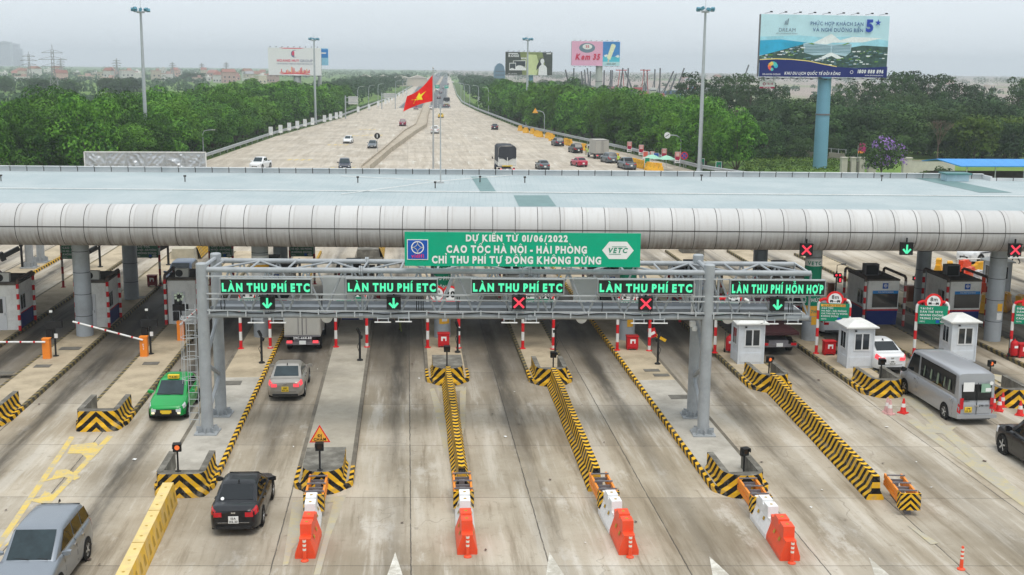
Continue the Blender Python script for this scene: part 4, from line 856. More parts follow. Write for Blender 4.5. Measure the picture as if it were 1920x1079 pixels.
def kiosk(cx, y, label, rust=False):
    w = 1.35; h = 2.15; t = thing('kiosk', label, 'kiosk', (cx, y, H_I), 0, 'small white kiosks on the islands')
    b = MB(); b.box((0, w/2, h/2), (w, w, h)); 
    for x in (-w/2, w/2):
        for yy in (0, w): b.box((x, yy, h/2-.01), (.07, .07, h-.03))
    b.box((0, -.008, .35), (w-.2, .03, .5)); b.box((-w/2-.008, w/2, .35), (.03, w-.2, .5)); b.build('body', M_KW, t)
    b = MB(); e = w/2+.2; k = .28
    b.loft([[(-e, w/2-e, h), (e, w/2-e, h), (e, w/2+e, h), (-e, w/2+e, h)], [(-e, w/2-e, h+.07), (e, w/2-e, h+.07), (e, w/2+e, h+.07), (-e, w/2+e, h+.07)], [(-k, w/2-k, h+.36), (k, w/2-k, h+.36), (k, w/2+k, h+.36), (-k, w/2+k, h+.36)]], 0); r_ = b.build('roof', M_KR, t)
    if rust:
        b = MB(); 
        for q in range(26):
            a = rnd.uniform(0, 6.28); rr = .33*math.sqrt(rnd.random()); b.disc((rr*1.15*math.cos(a)+.02, w/2-.05+rr*.7*math.sin(a), h+.362+.0006*q) if rr < .22 else (rr*.7*math.cos(a), w/2+rr*.6*math.sin(a), h+.362+.0006*q), (0,0,1), rnd.uniform(.02,.07), 7)
        b.build('rust_patch', M_RUST, r_)
    def win(cxw, zc, ww, hh, side):
        f = MB(); p = MB()
        B = (lambda x, z, a, c, d, mbx: mbx.box((x, -d, z), (a, .04, c))) if side == 0 else (lambda x, z, a, c, d, mbx: mbx.box((-w/2-d, w/2-x, z), (.04, a, c)))
        B(cxw, zc, ww, hh, .012, f); o = f.build('window', M_FRM, t)
        for s_ in (-1, 1): B(cxw+s_*ww*.235, zc, ww*.38, hh*.84, .024 if s_ < 0 else .02, p)
        p.build('pane', M_GLS, o)
    win(.05, 1.42, .86, .98, 0); win(0, 1.42, .72, .98, 1)
    b = MB(); b.box((-.32, -.05, 2.0), (.09, .08, .07)); b.build('camera', M_BLACK, t)
kiosk(18.0, 60.05, 'small white kiosk with rust on its hipped roof', True); kiosk(23.5, 58.9, 'small white kiosk with a clean hipped roof beside the white sedan'); kiosk(29.6, 60.0, 'small white kiosk with a clean hipped roof above the minibus'); kiosk(41.6, 79.5, 'small white kiosk behind the stickered column at the picture edge')
# extinguisher boxes and tanks
M_FR = M('fire_red', (.52,.015,.02), .5, var=.1); M_FRD = M('dull_fire_red', (.20,.02,.02), .6, var=.2)
def fire_box(p, label, mat=M_FR):
    t = thing('extinguisher_box', label, 'extinguisher box', p, 0, 'red extinguisher boxes'); b = MB(); b.box((0,.2,.42), (.62,.42,.66)); b.box((0,.2,.77), (.68,.5,.05)); 
    for x in (-.25,.25): b.box((x,.2,.045), (.07,.35,.09))
    b.build('cabinet', mat, t); b = MB(); b.box((0,-.015,.43), (.5,.02,.5)); d = b.build('door', mat, t); b = MB(); b.face([(-.14,-.027,.38),(-.05,-.027,.38),(-.05,-.027,.52),(.08,-.027,.52),(.08,-.027,.38),(.15,-.027,.38),(.15,-.027,.62),(-.14,-.027,.62)]); b.build('label', M_SW, d)
def fire_tank(p, label):
    t = thing('extinguisher_tank', label, 'extinguisher', p, 0, 'wheeled red extinguishers'); b = MB(); b.lathe([(.0,.1),(.19,.12),(.21,.2),(.21,.78),(.15,.9),(.05,.95),(.05,1.02),(0,1.02)], (0,.1,0), 16); b.build('tank', M_FR, t, smooth=50)
    b = MB(); 
    for x in (-.24,.24): b.lathe([(.0,-.03),(.11,-.03),(.11,.03),(.0,.03)], (x,.2,.11), 12, 0, 'X')
    b.tube([(-.2,.3,.1),(-.2,.3,1.1),(.2,.3,1.1),(.2,.3,.1)], .02, 6); b.build('trolley', M_BLACK, t); b = MB(); b.face([(-.1,-.115,.55),(.1,-.115,.55),(.1,-.115,.68),(-.1,-.115,.68)]); b.build('label', M_SW, t)
fire_box(G(832,652,H_I), 'red extinguisher box in front of the column with dense stripes ahead'); fire_box(G(1186,657,H_I), 'red extinguisher box beside the tilted chevron arm'); fire_box(G(1556,667,H_I), 'red extinguisher box beside the wheeled tank near the white sedan'); fire_box(G(1921,672,H_I), 'red extinguisher box at the picture edge')
fire_box(G(285,538,H_I), 'dark red cabinet far behind the canopy between dusty pipe frames', M_FRD)
fire_tank(G(1368,662,H_I), 'red wheeled extinguisher next to the rusty roofed kiosk'); fire_tank(G(1578,666,H_I), 'red wheeled extinguisher next to the kiosk by the white sedan'); fire_tank(G(1902,671,H_I), 'red wheeled extinguisher at the picture edge')
# ================================================================== gantry
GY = 48.72; M_GAN = M('gantry_grey_paint', (.34,.36,.375), .5, .1, var=.1, dirt=((.22,.23,.24), .4, 1.5)); M_GANL = M('gantry_light_rail', (.46,.48,.49), .5, .1, var=.08)
gan = thing('sign_gantry', 'grey tubular truss gantry on two pairs of round legs spanning the lanes', 'gantry', (2, GY, 0), -SK)
XL, XR, XE, YRR = -10.48, 10.5, 14.75, 2.64; FT, FB, RTz, RB = 7.18, 5.30, 7.13, 5.08
for x, y, h in ((XL,0,7.42),(XL,YRR,7.42),(XR,0,7.5),(XR,YRR,7.5)):
    b = MB(); b.lathe([(.25,.22),(.235,h),(.19,h+.04),(0,h+.04)], (x,y,0), 18); b.box((x,y,.24), (.95,.95,.06))
    for q in range(8):
        a = q*math.pi/4; b.box((x+.36*math.cos(a), y+.36*math.sin(a), .36), (.22,.025,.24), 0, a)
    b.build('column', M_GAN, gan, smooth=40)
b = MB()
for x in (XL, XR):
    b.tube([(x,.1,.9),(x,YRR-.1,2.0)], .09, 8); b.tube([(x,YRR-.1,2.1),(x,.1,3.2)], .09, 8); b.tube([(x,.1,3.3),(x,YRR-.1,4.6)], .09, 8); b.tube([(x,.1,4.9),(x,YRR-.1,4.9)], .07, 8); b.tube([(x,.1,7.25),(x,YRR-.1,7.25)], .09, 8)
b.build('tower_brace', M_GAN, gan, smooth=40)
b = MB()
for y, z, r in ((0,FT,.115),(0,FB,.13),(YRR,RTz,.11),(YRR,RB,.12)): b.tube([(XL-.1,y,z),(XE,y,z)], r, 10)
b.build('chord', M_GAN, gan, smooth=40)
b = MB(); pn = [XL+.35+k*(XE-XL-.35)/16 for k in range(17)]
for k in range(16):
    x0, x1 = pn[k], pn[k+1]; xm = (x0+x1)/2
    for y, zt, zb in ((0,FT,FB),(YRR,RTz,RB)):
        b.tube([(x0,y,zb),(xm,y,zt)], .045, 6); b.tube([(xm,y,zt),(x1,y,zb)], .045, 6)
    if k % 2 == 0: b.tube([(x0,0,FT),(x1,YRR,RTz)], .045, 6)
    else: b.tube([(x0,YRR,RTz),(x1,0,FT)], .045, 6)
    b.tube([(x0,0,FT),(x0,YRR,RTz)], .045, 6); b.tube([(x0,0,FB),(x0,YRR,RB)], .045, 6)
    if k % 2: b.tube([(x0,0,FB),(x1,YRR,RB)], .04, 6)
for x in (XL+.2, -4.6, -3.9, 2.7, 3.4, 10.1, 10.9, XE): 
    for y, zt, zb in ((0,FT,FB),(YRR,RTz,RB)): b.tube([(x,y,zb),(x,y,zt)], .05, 6)
b.build('lattice', M_GAN, gan, smooth=40)
b = MB()
for z in (6.93, 6.20, 5.98, 5.5): b.box(((XL+XE)/2, -.14, z), (XE-XL-.4, .05, .05))
for k in range(34): b.box((XL+.3+k*(XE-XL-.6)/33, -.17, 5.36 if k % 3 else 5.45), (.05,.06,.22))
b.box((XE, YRR/2, FT), (.06, YRR, .06)); b.box((XE, YRR/2, FB), (.06, YRR, .06)); b.build('sign_rail', M_GANL, gan)
for xj in (-3.95, 3.05):
    b = MB()
    for y, z in ((0,FT),(0,FB),(YRR,RTz),(YRR,RB)):
        for dx in (-.04,.04): b.lathe([(.0,-.03),(.2,-.03),(.2,.03),(.0,.03)], (xj+dx,y,z), 8, 0, 'X')
    b.build('flange', M_GAN, gan)
b = MB(); b.box(((XL+XE)/2, 1.35, 5.33), (XE-XL-.3, 1.3, .06)); 
for y in (.7, 2.0): b.box(((XL+XE)/2, y, 5.42), (XE-XL-.3, .04, .16))
b.build('walkway', M('walkway_grating', (.22,.24,.26), .6, .2), gan)
for x0, x1 in ((-5.6,-4.35),(-.1,.9),(4.9,5.9)):
    b = MB(); b.box(((x0+x1)/2, .62, 6.35), (x1-x0, .08, 1.0)); b.build('equipment_panel', M('panel_grey', (.42,.44,.44), .6, var=.06), gan)
b = MB(); 
for k in range(13):
    x = -9.6+k*1.95+rnd.uniform(-.2,.2)
    for q in range(rnd.randint(1,4)): b.tube([(x+q*.09,-.02,6.1),(x+q*.09+rnd.uniform(-.05,.05),.05,5.7),(x+q*.09,-.02,5.42)], .02, 5)
pts = [(XL+.3+k*.8, -.16, 5.42+.05*math.sin(k*1.9)) for k in range(31)]; b.tube(pts, .025, 5); b.build('cable', M_BLACK, gan)
# caged ladder at the left tower
b = MB(); lx, ly = XL-.75, .6
for s_ in (-1, 1): b.tube([(lx+s_*.2,ly+.3,.3),(lx+s_*.2,ly+.3,5.6)], .018, 6)
for k in range(17): b.tube([(lx-.2,ly+.3,.5+k*.3),(lx+.2,ly+.3,.5+k*.3)], .015, 5)
for z in (2.4,3.3,4.2,5.0):
    b.tube([(lx+.36*math.cos(R(a)),ly+.36*math.sin(R(a)),z) for a in range(0,361,30)], .013, 5)
for a in range(160,400,40): b.tube([(lx+.36*math.cos(R(a)),ly+.36*math.sin(R(a)),2.2),(lx+.36*math.cos(R(a)),ly+.36*math.sin(R(a)),5.1)], .011, 5)
b.build('caged_ladder', M_GANL, gan)
p = fl(RW(1298, 600, GY+.6), GY); b = MB(); b.bar((p.x,p.y,6.6),(p.x,p.y,5.05),.14,.1); b.box((p.x,p.y-.1,4.9),(.22,.3,.22)); b.lathe([(0,-.12),(.1,-.1),(.12,0),(.1,.1),(0,.12)], (p.x+.08,p.y-.2,4.72), 12); b.build('camera', M_WHITE, gan)
# ------------------------------------------------------------------ message signs, signals, readers hung on it
M_CAB = M('led_cabinet', (.022,.024,.023), .35, var=.15, scale=3); M_LED = M('led_green_lit', (.10,.95,.47), emit=.72); M_LEDR = M('led_red_lit', (1.0,.06,.10), emit=.8); M_CABF = M('cabinet_frame', (.30,.32,.32), .5)
ORD = ['first', 'second', 'third', 'fourth']
def led_sign(u0, v0, u1, v1, s, label):
    a, c = RW(u0, v0, GY-.42), RW(u1, v1, GY-.42); ctr = (a+c)/2; w = (c-a).dot(EX); h = a.z-c.z
    t = thing('message_sign', label, 'electronic sign', ctr, -SK, 'electronic lane signs hung on the gantry')
    b = MB(); b.box((0,.10,0), (w,.22,h)); b.build('cabinet', M_CAB, t)
    b = MB(); 
    for z in (-h/2, h/2): b.box((0,.09,z), (w+.05,.26,.035))
    for x in (-w/2, w/2): b.box((x,.09,0), (.035,.258,h-.04))
    b.build('edge', M_CABF, t)
    b = MB(); text(b, s, (0,-.012,-h*.33), (1,0,0), (0,0,1), h*.52, bold=.055, width=w*.965, space=.16, lift=.004); b.build('lettering', M_LED, t)
led_sign(412.5,523,584,551.5,'LÀN THU PHÍ ETC','green LED sign LÀN THU PHÍ ETC above the green arrow nearest the ladder tower')
led_sign(649,523,820,551,'LÀN THU PHÍ ETC','green LED sign LÀN THU PHÍ ETC above the green arrow over the empty lane')
led_sign(884,523.5,1057,551.5,'LÀN THU PHÍ ETC','green LED sign LÀN THU PHÍ ETC below the large green banner')
led_sign(1121.5,524.5,1300.5,552.5,'LÀN THU PHÍ ETC','green LED sign LÀN THU PHÍ ETC touching the unladdered tower')
led_sign(1370,525.5,1546,554.5,'LÀN THU PHÍ HỖN HỢP','green LED sign LÀN THU PHÍ HỖN HỢP on the overhanging gantry end')
def lane_signal(u, v, y0, go, label, sz, px):
    p = RW(u, v, y0); t = thing('lane_signal', label, 'lane signal', p, -SK, 'lane signals with arrows and crosses')
    b = MB(); b.box((0,.1,0), (sz,.2,sz)); b.box((0,-.07,sz/2-.01), (sz,.18,.025)); b.box((0,.1,sz/2+.12), (.07,.07,.25)); b.build('housing', M_BLACK, t)
    b = MB(); k = sz*.36; w = sz*.075
    def stroke(a, c, dy=0.0):
        d = Vector((c[0]-a[0], 0, c[1]-a[1])).normalized(); n_ = Vector((-d.z, 0, d.x))*w; A, C_ = Vector((a[0], -.012-dy, a[1])), Vector((c[0], -.012-dy, c[1])); b.face([A-n_, C_-n_, C_+n_, A+n_])
    if go: stroke((0,k*.95),(0,-k*.9)); stroke((0,-k),(-k*.85,-k*.05),.004); stroke((0,-k),(k*.85,-k*.05),.002)
    else: stroke((-k,-k),(k,k)); stroke((-k,k),(k,-k),.004)
    b.build('symbol', M_LED if go else M_LEDR, t)
for u, v, g, l in [(501,568,1,'green arrow signal under the lane sign nearest the ladder tower'),(738,568,1,'green arrow signal above the empty lane between truck and stickered column'),(973,568,0,'red cross signal under the lane sign below the large banner'),(1211,570,0,'red cross signal next to the unladdered tower'),(1458,571,1,'green arrow signal under the hybrid lane sign')]: lane_signal(u, v, GY-.42, g, l, .58, 26)
for u, v, g, l in [(1512.5,469,0,'red cross signal under the canopy edge by the green wrapped column'),(1700.5,467,1,'green arrow signal under the canopy edge'),(1904,469,0,'red cross signal under the canopy edge above the stickered column')]: lane_signal(u, v, 63.45, g, l, .68, 26)
for k, (u, v) in enumerate([(481,604),(522,604),(718,603),(757,602),(955,604),(996,604),(1198,605),(1236,605),(1443,606),(1487,606)]):
    p = RW(u, v, GY-.25); t = thing('tag_reader', 'flat white tag reader panel hung under the gantry over a lane', 'tag reader', p, -SK, 'tag readers under the gantry')
    b = MB(); b.box((0,0,-.03), (.66,.36,.05), 0, 0, 1, R(-12)); b.build('panel', M_WHITE, t); b = MB()
    for x in (-.22,.22): b.box((x,.05,.08), (.03,.03,.18))
    b.box((0,.05,.11), (.5,.04,.03)); b.build('bracket', M_GANL, t)
for u, v, w in [(613,606,'by the box truck'),(1090,607,'beyond the lane with a cross below the banner'),(1364,608,'beside the rusty kiosk')]:
    p = RW(u, v, GY+YRR-.2); t = thing('dish_antenna', 'white half round dish hung '+w, 'dish antenna', p, -SK, 'half round dishes under the gantry')
    b = MB(); b.lathe([(0,.05),(.13,.04),(.25,0),(.25,-.03),(0,-.03)], (0,0,.26), 24, 0, 'Y'); b.build('dish', M_WHITE, t, smooth=40); b = MB(); b.box((0,.05,.4), (.06,.06,.5)); b.build('hanger', M_GANL, t)
# ------------------------------------------------------------------ large banner board
a, c = RW(758.5, 436, GY-.35), RW(1200, 501, GY-.35); ctr = (a+c)/2; W = (c-a).dot(EX); HH = a.z-c.z+.03
bn = thing('banner_board', 'large green banner board DỰ KIẾN TỪ 01/06/2022 atop the gantry', 'sign board', ctr, -SK)
b = MB(); b.box((0,.04,0), (W,.08,HH)); pb = b.build('board', M('banner_green', (.0,.37,.205), .55, var=.05, dirt=((.02,.32,.19), .35, .8)), bn)
b = MB(); 
for x in (-4,-2,0,2,4): b.bar((x,.12,-.95),(x,.12,.6),.05,.05); b.bar((x,.14,.4),(x,2.2,-.4),.04,.04)
b.build('strut', M_GAN, bn)
b = MB(); z0 = HH/2
for s, zz, hh, ww in [('DỰ KIẾN TỪ 01/06/2022',-.355,.255,4.17),('CAO TỐC HÀ NỘI - HẢI PHÒNG',-.83,.285,5.76),('CHỈ THU PHÍ TỰ ĐỘNG KHÔNG DỪNG',-1.27,.285,6.95)]:
    text(b, s, (-.25,-.004,z0+zz), (1,0,0), (0,0,1), hh, bold=.05, width=ww)
b.build('lettering', M_SW, bn)
sx = -W/2+.53; b = MB(); b.box((sx,-.012,-.02), (.86,.02,.84), 0); b.box((sx,-.016,-.02), (.80,.025,.78), 1); q = b.build('logo_square', [M_SW, M_SBLUE], bn)
b = MB(); cz = .07; b.ring((sx,-.034,cz), (0,-1,0), .22, .262, 28)
for k in range(4):
    aa = k*math.pi/2; pts = []
    for t_ in range(7):
        th = aa+t_/6*math.pi/2; 
        # four arcs bending in to the middle
        cx_, cz_ = sx+.235*1.30*math.cos(aa+math.pi/4), cz+.235*1.30*math.sin(aa+math.pi/4); ph = aa+math.pi/4+math.pi+R(-48+16*t_)
        pts.append(Vector((cx_+.215*math.cos(ph), -.035-.001*k, cz_+.215*math.sin(ph))))
    for p_, r_ in zip(pts, pts[1:]):
        d = (r_-p_).normalized(); n_ = Vector((-d.z,0,d.x))*.016; b.face([p_-n_, r_-n_, r_+n_, p_+n_]); b.face([p_+n_, r_+n_, r_-n_, p_-n_])
b.build('emblem', M_SW, q)
b = MB(); text(b, 'vidifi', (sx,-.034,-.35), (1,0,0), (0,0,1), .145, bold=.03, width=.62); b.build('lettering', M('logo_red', (.72,.04,.16), .5), q)
b = MB(); hx = W/2-.93; hexagon(b, (hx,-.0), 1.3, .72, 0, -.006); q = b.build('logo_hexagon', M_SW, bn)
b = MB(); text(b, 'VETC', (hx-.03,-.008,-.1), (1,0,0), (0,0,1), .2, bold=.035, width=.8, slant=.22); b.box((hx+.05,-.012,.15), (.6,.006,.02)); b.box((hx-.12,-.012,-.16), (.5,.006,.02)); b.build('lettering', M_GTXT, q)
# ------------------------------------------------------------------ boom barriers
M_ORB = M('orange_box_paint', (.85,.25,.03), .45, var=.06, dirt=((.5,.18,.06), .35, 3)); M_BRB = M('brown_box_paint', (.24,.075,.03), .5, var=.1)
def boom(p, label, arm_to=None, mat=None, txt=None):
    t = thing('boom_barrier', label, 'boom barrier', p, 0, 'boom barriers of the lanes')
    b = MB(); b.box((0,0,.52), (.38,.34,1.04)); b.box((0,0,1.06), (.42,.38,.05)); b.build('cabinet', mat or M_ORB, t)
    if txt:
        b = MB(); 
        for k, ch in enumerate(txt): text(b, ch, (0,-.172,.62-.12*k), (1,0,0), (0,0,1), .085)
        b.build('lettering', M_SW, t)
    if arm_to is not None:
        d = Vector(arm_to)-Vector(p); b = MB(); st = Vector((0,-.22,.92)); d2 = Vector((d.x, -.22, d.z)); b.tube([st, st+(d2-st)*.5, d2], .05, 8)
        for k in range(5): b.tube([st+(d2-st)*(.14+.19*k), st+(d2-st)*(.14+.19*k+.028)], .054, 8, 1)
        b.build('arm', [M_WHITE, M_FR], t)
q = G(89,672,H_I); boom(q, 'orange boom barrier cabinet with its arm lowered beside the thick column', (q.x-3.6, q.y, H_I+.95))
q = G(271,668,H_I); boom(q, 'orange lettered boom barrier cabinet with its arm slanting up towards the thick column', (q.x-3.55, q.y, H_I+1.95), txt='DTT')
q = G(340,638,H_I); boom(q, 'orange boom barrier cabinet with its arm raised towards the ladder tower', (q.x+1.3, q.y, H_I+2.1))
boom(G(1557,560,H_I), 'brown boom barrier cabinet beside the green wrapped column', None, M_BRB); boom(G(1705,565,H_I), 'brown boom barrier cabinet beside the bare rear column', None, M_BRB)
M_REDL = M('red_lens_lit', (1.0,.03,.06), emit=1.2)
def light_pole(p, label, head=True, plant=False):
    t = thing('signal_mast', label, 'signal pole', p, 0, 'black poles with boxes beside the barrier cabinets'); b = MB(); b.tube([(0,0,0),(0,0,1.9)], .05, 8); b.lathe([(.16,0),(.16,.03),(.06,.06)], (0,0,0), 10); b.tube([(0,0,1.9),(-.12,0,2.15),(-.12,0,2.35)], .035, 6); b.build('pole', M_BLACK, t)
    b = MB(); b.box((.0,-.06,1.72), (.85,.2,.36)); b.box((-.28,.05,1.2), (.3,.25,.5)); b.build('signal_box', M_BLACK, t)
    b = MB(); b.box((.1,-.1,1.12), (.16,.1,.22)); b.build('junction_box', M_WHITE, t)
    b = MB(); 
    if plant:
        for k in range(7): a = k*.9; b.box((-.05+.22*math.cos(a), -.05, 2.35+.2*math.sin(a)), (.13,.1,.13), 0, a)
        b.build('lamp_cluster', M('lamp_pale', (.6,.68,.55), .4, var=.1), t)
    else: b.box((-.12,-.05,2.42), (.15,.10,.12), 0, .2, 1, -.3); b.box((-.12,.02,2.40), (.08,.08,.08)); b.build('lamp', M_AC, t)
light_pole(G(105,668,H_I), 'black signal pole with a white lamp beside the lowered barrier'); light_pole(G(283,664,H_I), 'black signal pole with a white lamp beside the lettered orange cabinet'); light_pole(G(341,632,H_I), 'black signal pole with a pale lamp cluster before the door booth', plant=True)
for u, v, l in [(1566,560,'pole with red lit signals beside the green wrapped column'),(1713,566,'pole with red lit signals beside the bare rear column')]:
    p = G(u, v, H_I); t = thing('traffic_light', l, 'traffic light', p, 0, 'red lit signal poles'); b = MB(); b.tube([(0,0,0),(0,0,1.9)], .05, 8); b.tube([(0,0,1.9),(0,0,2.3),(.3,-.2,2.4)], .025, 6); b.build('pole', M_BLACK, t)
    b = MB(); b.box((.05,-.08,1.62), (.5,.2,.28)); b.box((.2,-.08,1.3), (.25,.2,.36)); b.build('housing', M_BLACK, t); b = MB()
    for x, z in ((-.08,1.64),(.17,1.64),(.2,1.36),(.2,1.24)): b.disc((x,-.185,z), (0,-1,0), .075, 12)
    b.build('lens', M_REDL, t); b = MB(); b.box((.35,-.25,2.42), (.35,.12,.1), 0, .3); b.build('camera', M_WHITE, t)
def cam_post(p, label, turn):
    t = thing('camera_bollard', label, 'camera post', p, turn, 'black camera posts on the islands'); b = MB(); b.lathe([(.17,0),(.15,.06),(.06,.10),(.055,1.5),(0,1.52)], (0,0,0), 10); b.tube([(0,0,1.0),(-.14,-.05,.8),(-.05,0,.5)], .015, 5); b.build('post', M_BLACK, t)
    b = MB(); b.bar((0,0,1.45), (-.12,-.1,1.75), .12, .12); b.bar((0,0,1.3),(.14,-.06,1.25),.1,.16); b.build('camera', M_BLACK, t)
for u, v, l, r in [(491,681,'black camera post standing between the pipe frame and the silver sedan',0),(675,676,'black camera post beside the frame on the plain grey island',0),(858,661,'black camera post behind the dense striped barrier',.2),(1041,665,'black camera post by the frame between the red cross lanes',2.6),(1233,683,'black camera post beside the tilted chevron arm',2.8)]: cam_post(G(u, v, H_I), l, r)
p = G(1222,657,H_I); t = thing('chevron_boom', 'short tilted chevron arm with a red plate beside the red extinguisher box', 'barrier arm', p, 0); b = MB(); b.bar((0,0,.95),(.75,-.1,.55),.05,.16); b.build('arm', M_CHEV, t); b = MB(); b.bar((-.1,-.12,1.25),(.05,-.12,.75),.03,.42); b.build('red_plate', M_FR, t); b = MB(); b.bar((-.05,-.14,1.05),(.02,-.14,.92),.035,.3); b.build('white_band', M_SW, t)
for u, v, l in [(42,503,'black camera arm before the two steel gantry legs far behind'),(188,501,'black camera arm behind the thick column'),(316,497,'black camera arm beside the concrete block behind the canopy')]:
    p = G(u, v, H_I); t = thing('camera_boom', l, 'camera arm', p, 0, 'black camera arms behind the canopy'); b = MB(); b.tube([(0,0,0),(0,0,1.7)], .09, 8); b.lathe([(.2,0),(.2,.05),(.1,.08)], (0,0,0), 10); b.box((0,0,1.75), (.25,.2,.2)); b.build('post', M_BLACK, t); b = MB(); b.bar((-.1,-.1,1.55),(-1.15,-.6,1.0),.28,.34); b.bar((-1.1,-.55,1.05),(-1.35,-.75,.92),.35,.65); b.build('arm', M_BLACK, t)
# rear gantry legs, concrete end block, yellow plastic barriers behind
for u, v, l in [(56,502,'grey steel gantry leg, nearer one of the two behind the canopy'),(77,492,'grey steel gantry leg, farther one of the two behind the canopy')]:
    p = G(u, v, H_I); t = thing('gantry_support', l, 'gantry leg', p, 0, 'steel legs of the gantry behind the canopy'); b = MB(); b.lathe([(.3,0),(.27,7)], (0,0,0), 16); b.build('leg', M_GAN, t, smooth=40); b = MB(); b.box((0,0,.04), (1.1,1.1,.08))
    for q in range(6): b.box((.4*math.cos(q*1.05), .4*math.sin(q*1.05), .25), (.3,.03,.35), 0, q*1.05)
    b.build('base_plate', M_GAN, t)
for u, v, l in [(343,491,'grey concrete end block with a striped wall beside it, behind the canopy'),(690,492,'worn concrete end block seen above the gantry truss'),(1300,480,'worn concrete end block with a yellow striped edge near the hybrid lane')]:
    p = G(u, v); t = thing('end_block', l, 'concrete block', p, 0, 'concrete end blocks behind the canopy'); b = MB(); b.loft([[(-.95,0,0),(.95,0,0),(.95,1.6,0),(-.95,1.6,0)],[(-.85,.12,1.0),(.85,.12,1.0),(.85,1.6,1.0),(-.85,1.6,1.0)]], 0); b.build('block', M_DCON if u > 400 else M('pale_worn_concrete', (.42,.38,.29), .85, var=.2, scale=1.5), t)
    b = MB(); L_ = 9.0
    for k in range(18):
        y0, y1 = 1.2+k*L_/18, 1.2+(k+1)*L_/18
        for xa, xb, za, zb in ((.62,.9,.95,.95),(.9,1.25,.95,.1),(.62,.6,.95,0)): b.face([(xa,y0,za),(xb,y0,zb),(xb,y1,zb),(xa,y1,za)][::1 if xa > .5 else -1], 0, [y0/.5, y0/.5+.4, y1/.5+.4, y1/.5])
    b.build('striped_wall', M_CHEV, t)
for u, v, rz_, l, mt in [(1757,516,-.5,'amber plastic barrier next to the bare rear column',M_YP),(1780,522,-.4,'amber plastic barrier behind the second black roof unit',M_YP),(1797,518,-.9,'orange barrier end piece beyond the amber barriers',M_ORP),(1853,518,1.9,'amber plastic barrier in front of the white patrol pickup',M_YP),(1811,533,-.75,'red plastic barrier behind the tall booth roof, first of the chain',M_ORP),(1826,540,-.75,'white plastic barrier between red ones behind the tall booth',M_WHP),(1842,551,-.75,'red plastic barrier behind the tall booth roof, next to the stickered column',M_ORP),(1855,570,-.6,'white plastic barrier standing below the red ones by the stickered column',M_WHP),(1843,588,-.5,'amber plastic barrier between tall booth and stickered column',M_YP),(1878,585,-.7,'amber plastic barrier beyond the stickered column',M_YP),(1905,590,-.7,'amber plastic barrier at the picture edge',M_YP)]:
    p = G(u, v); plastic(p, rz_, mt, l, 'plastic barriers behind the canopy').scale = (1.25,1.1,1.2)
p = G(1795,505); t = thing('portable_boom', 'thin white pole lying level between the amber barriers', 'barrier arm', p, 0); b = MB(); b.tube([(0,0,0),(0,0,.9)], .04, 6); b.tube([(-.1,0,.8),(6.2,.3,.85)], .05, 6); b.build('pole', M_WHITE, t)
# ================================================================== vehicles
M_TYRE = M('tyre_rubber', (.022,.021,.02), .85, var=.2, scale=6); M_RIM = M('alloy_rim', (.50,.51,.52), .35, .5, var=.08); M_CGL = M('car_glass', (.006,.008,.010), .05, var=.0, spec=.45); M_WSG = M('windscreen_glass', (.022,.036,.042), .06, var=.4, scale=1.5, spec=.4); M_TRIM = M('black_trim', (.02,.02,.02), .5, var=.1); M_HL = M('headlamp_glass', (.62,.64,.66), .12, var=.15, scale=9, spec=.8); M_TL = M('tail_lamp_red', (.50,.012,.02), .15, var=.1, scale=9, coat=.6); M_TLON = M('tail_lamp_lit', (1,.08,.10), emit=.9); M_PLW = M('plate_white', (.72,.72,.70), .5, var=.03); M_PLY = M('plate_yellow', (.80,.55,.04), .5, var=.03); M_UND = M('underbody', (.012,.012,.012), .9); M_CHR = M('chrome', (.6,.6,.6), .15, .9, var=.02)
def paint(name, col, metal=.0): return M('paint_'+name, col, .32, metal, var=.03, scale=.7, coat=.35, spec=.35, dirt=((col[0]*.6+.04, col[1]*.6+.035, col[2]*.6+.03), .18, 2.0))
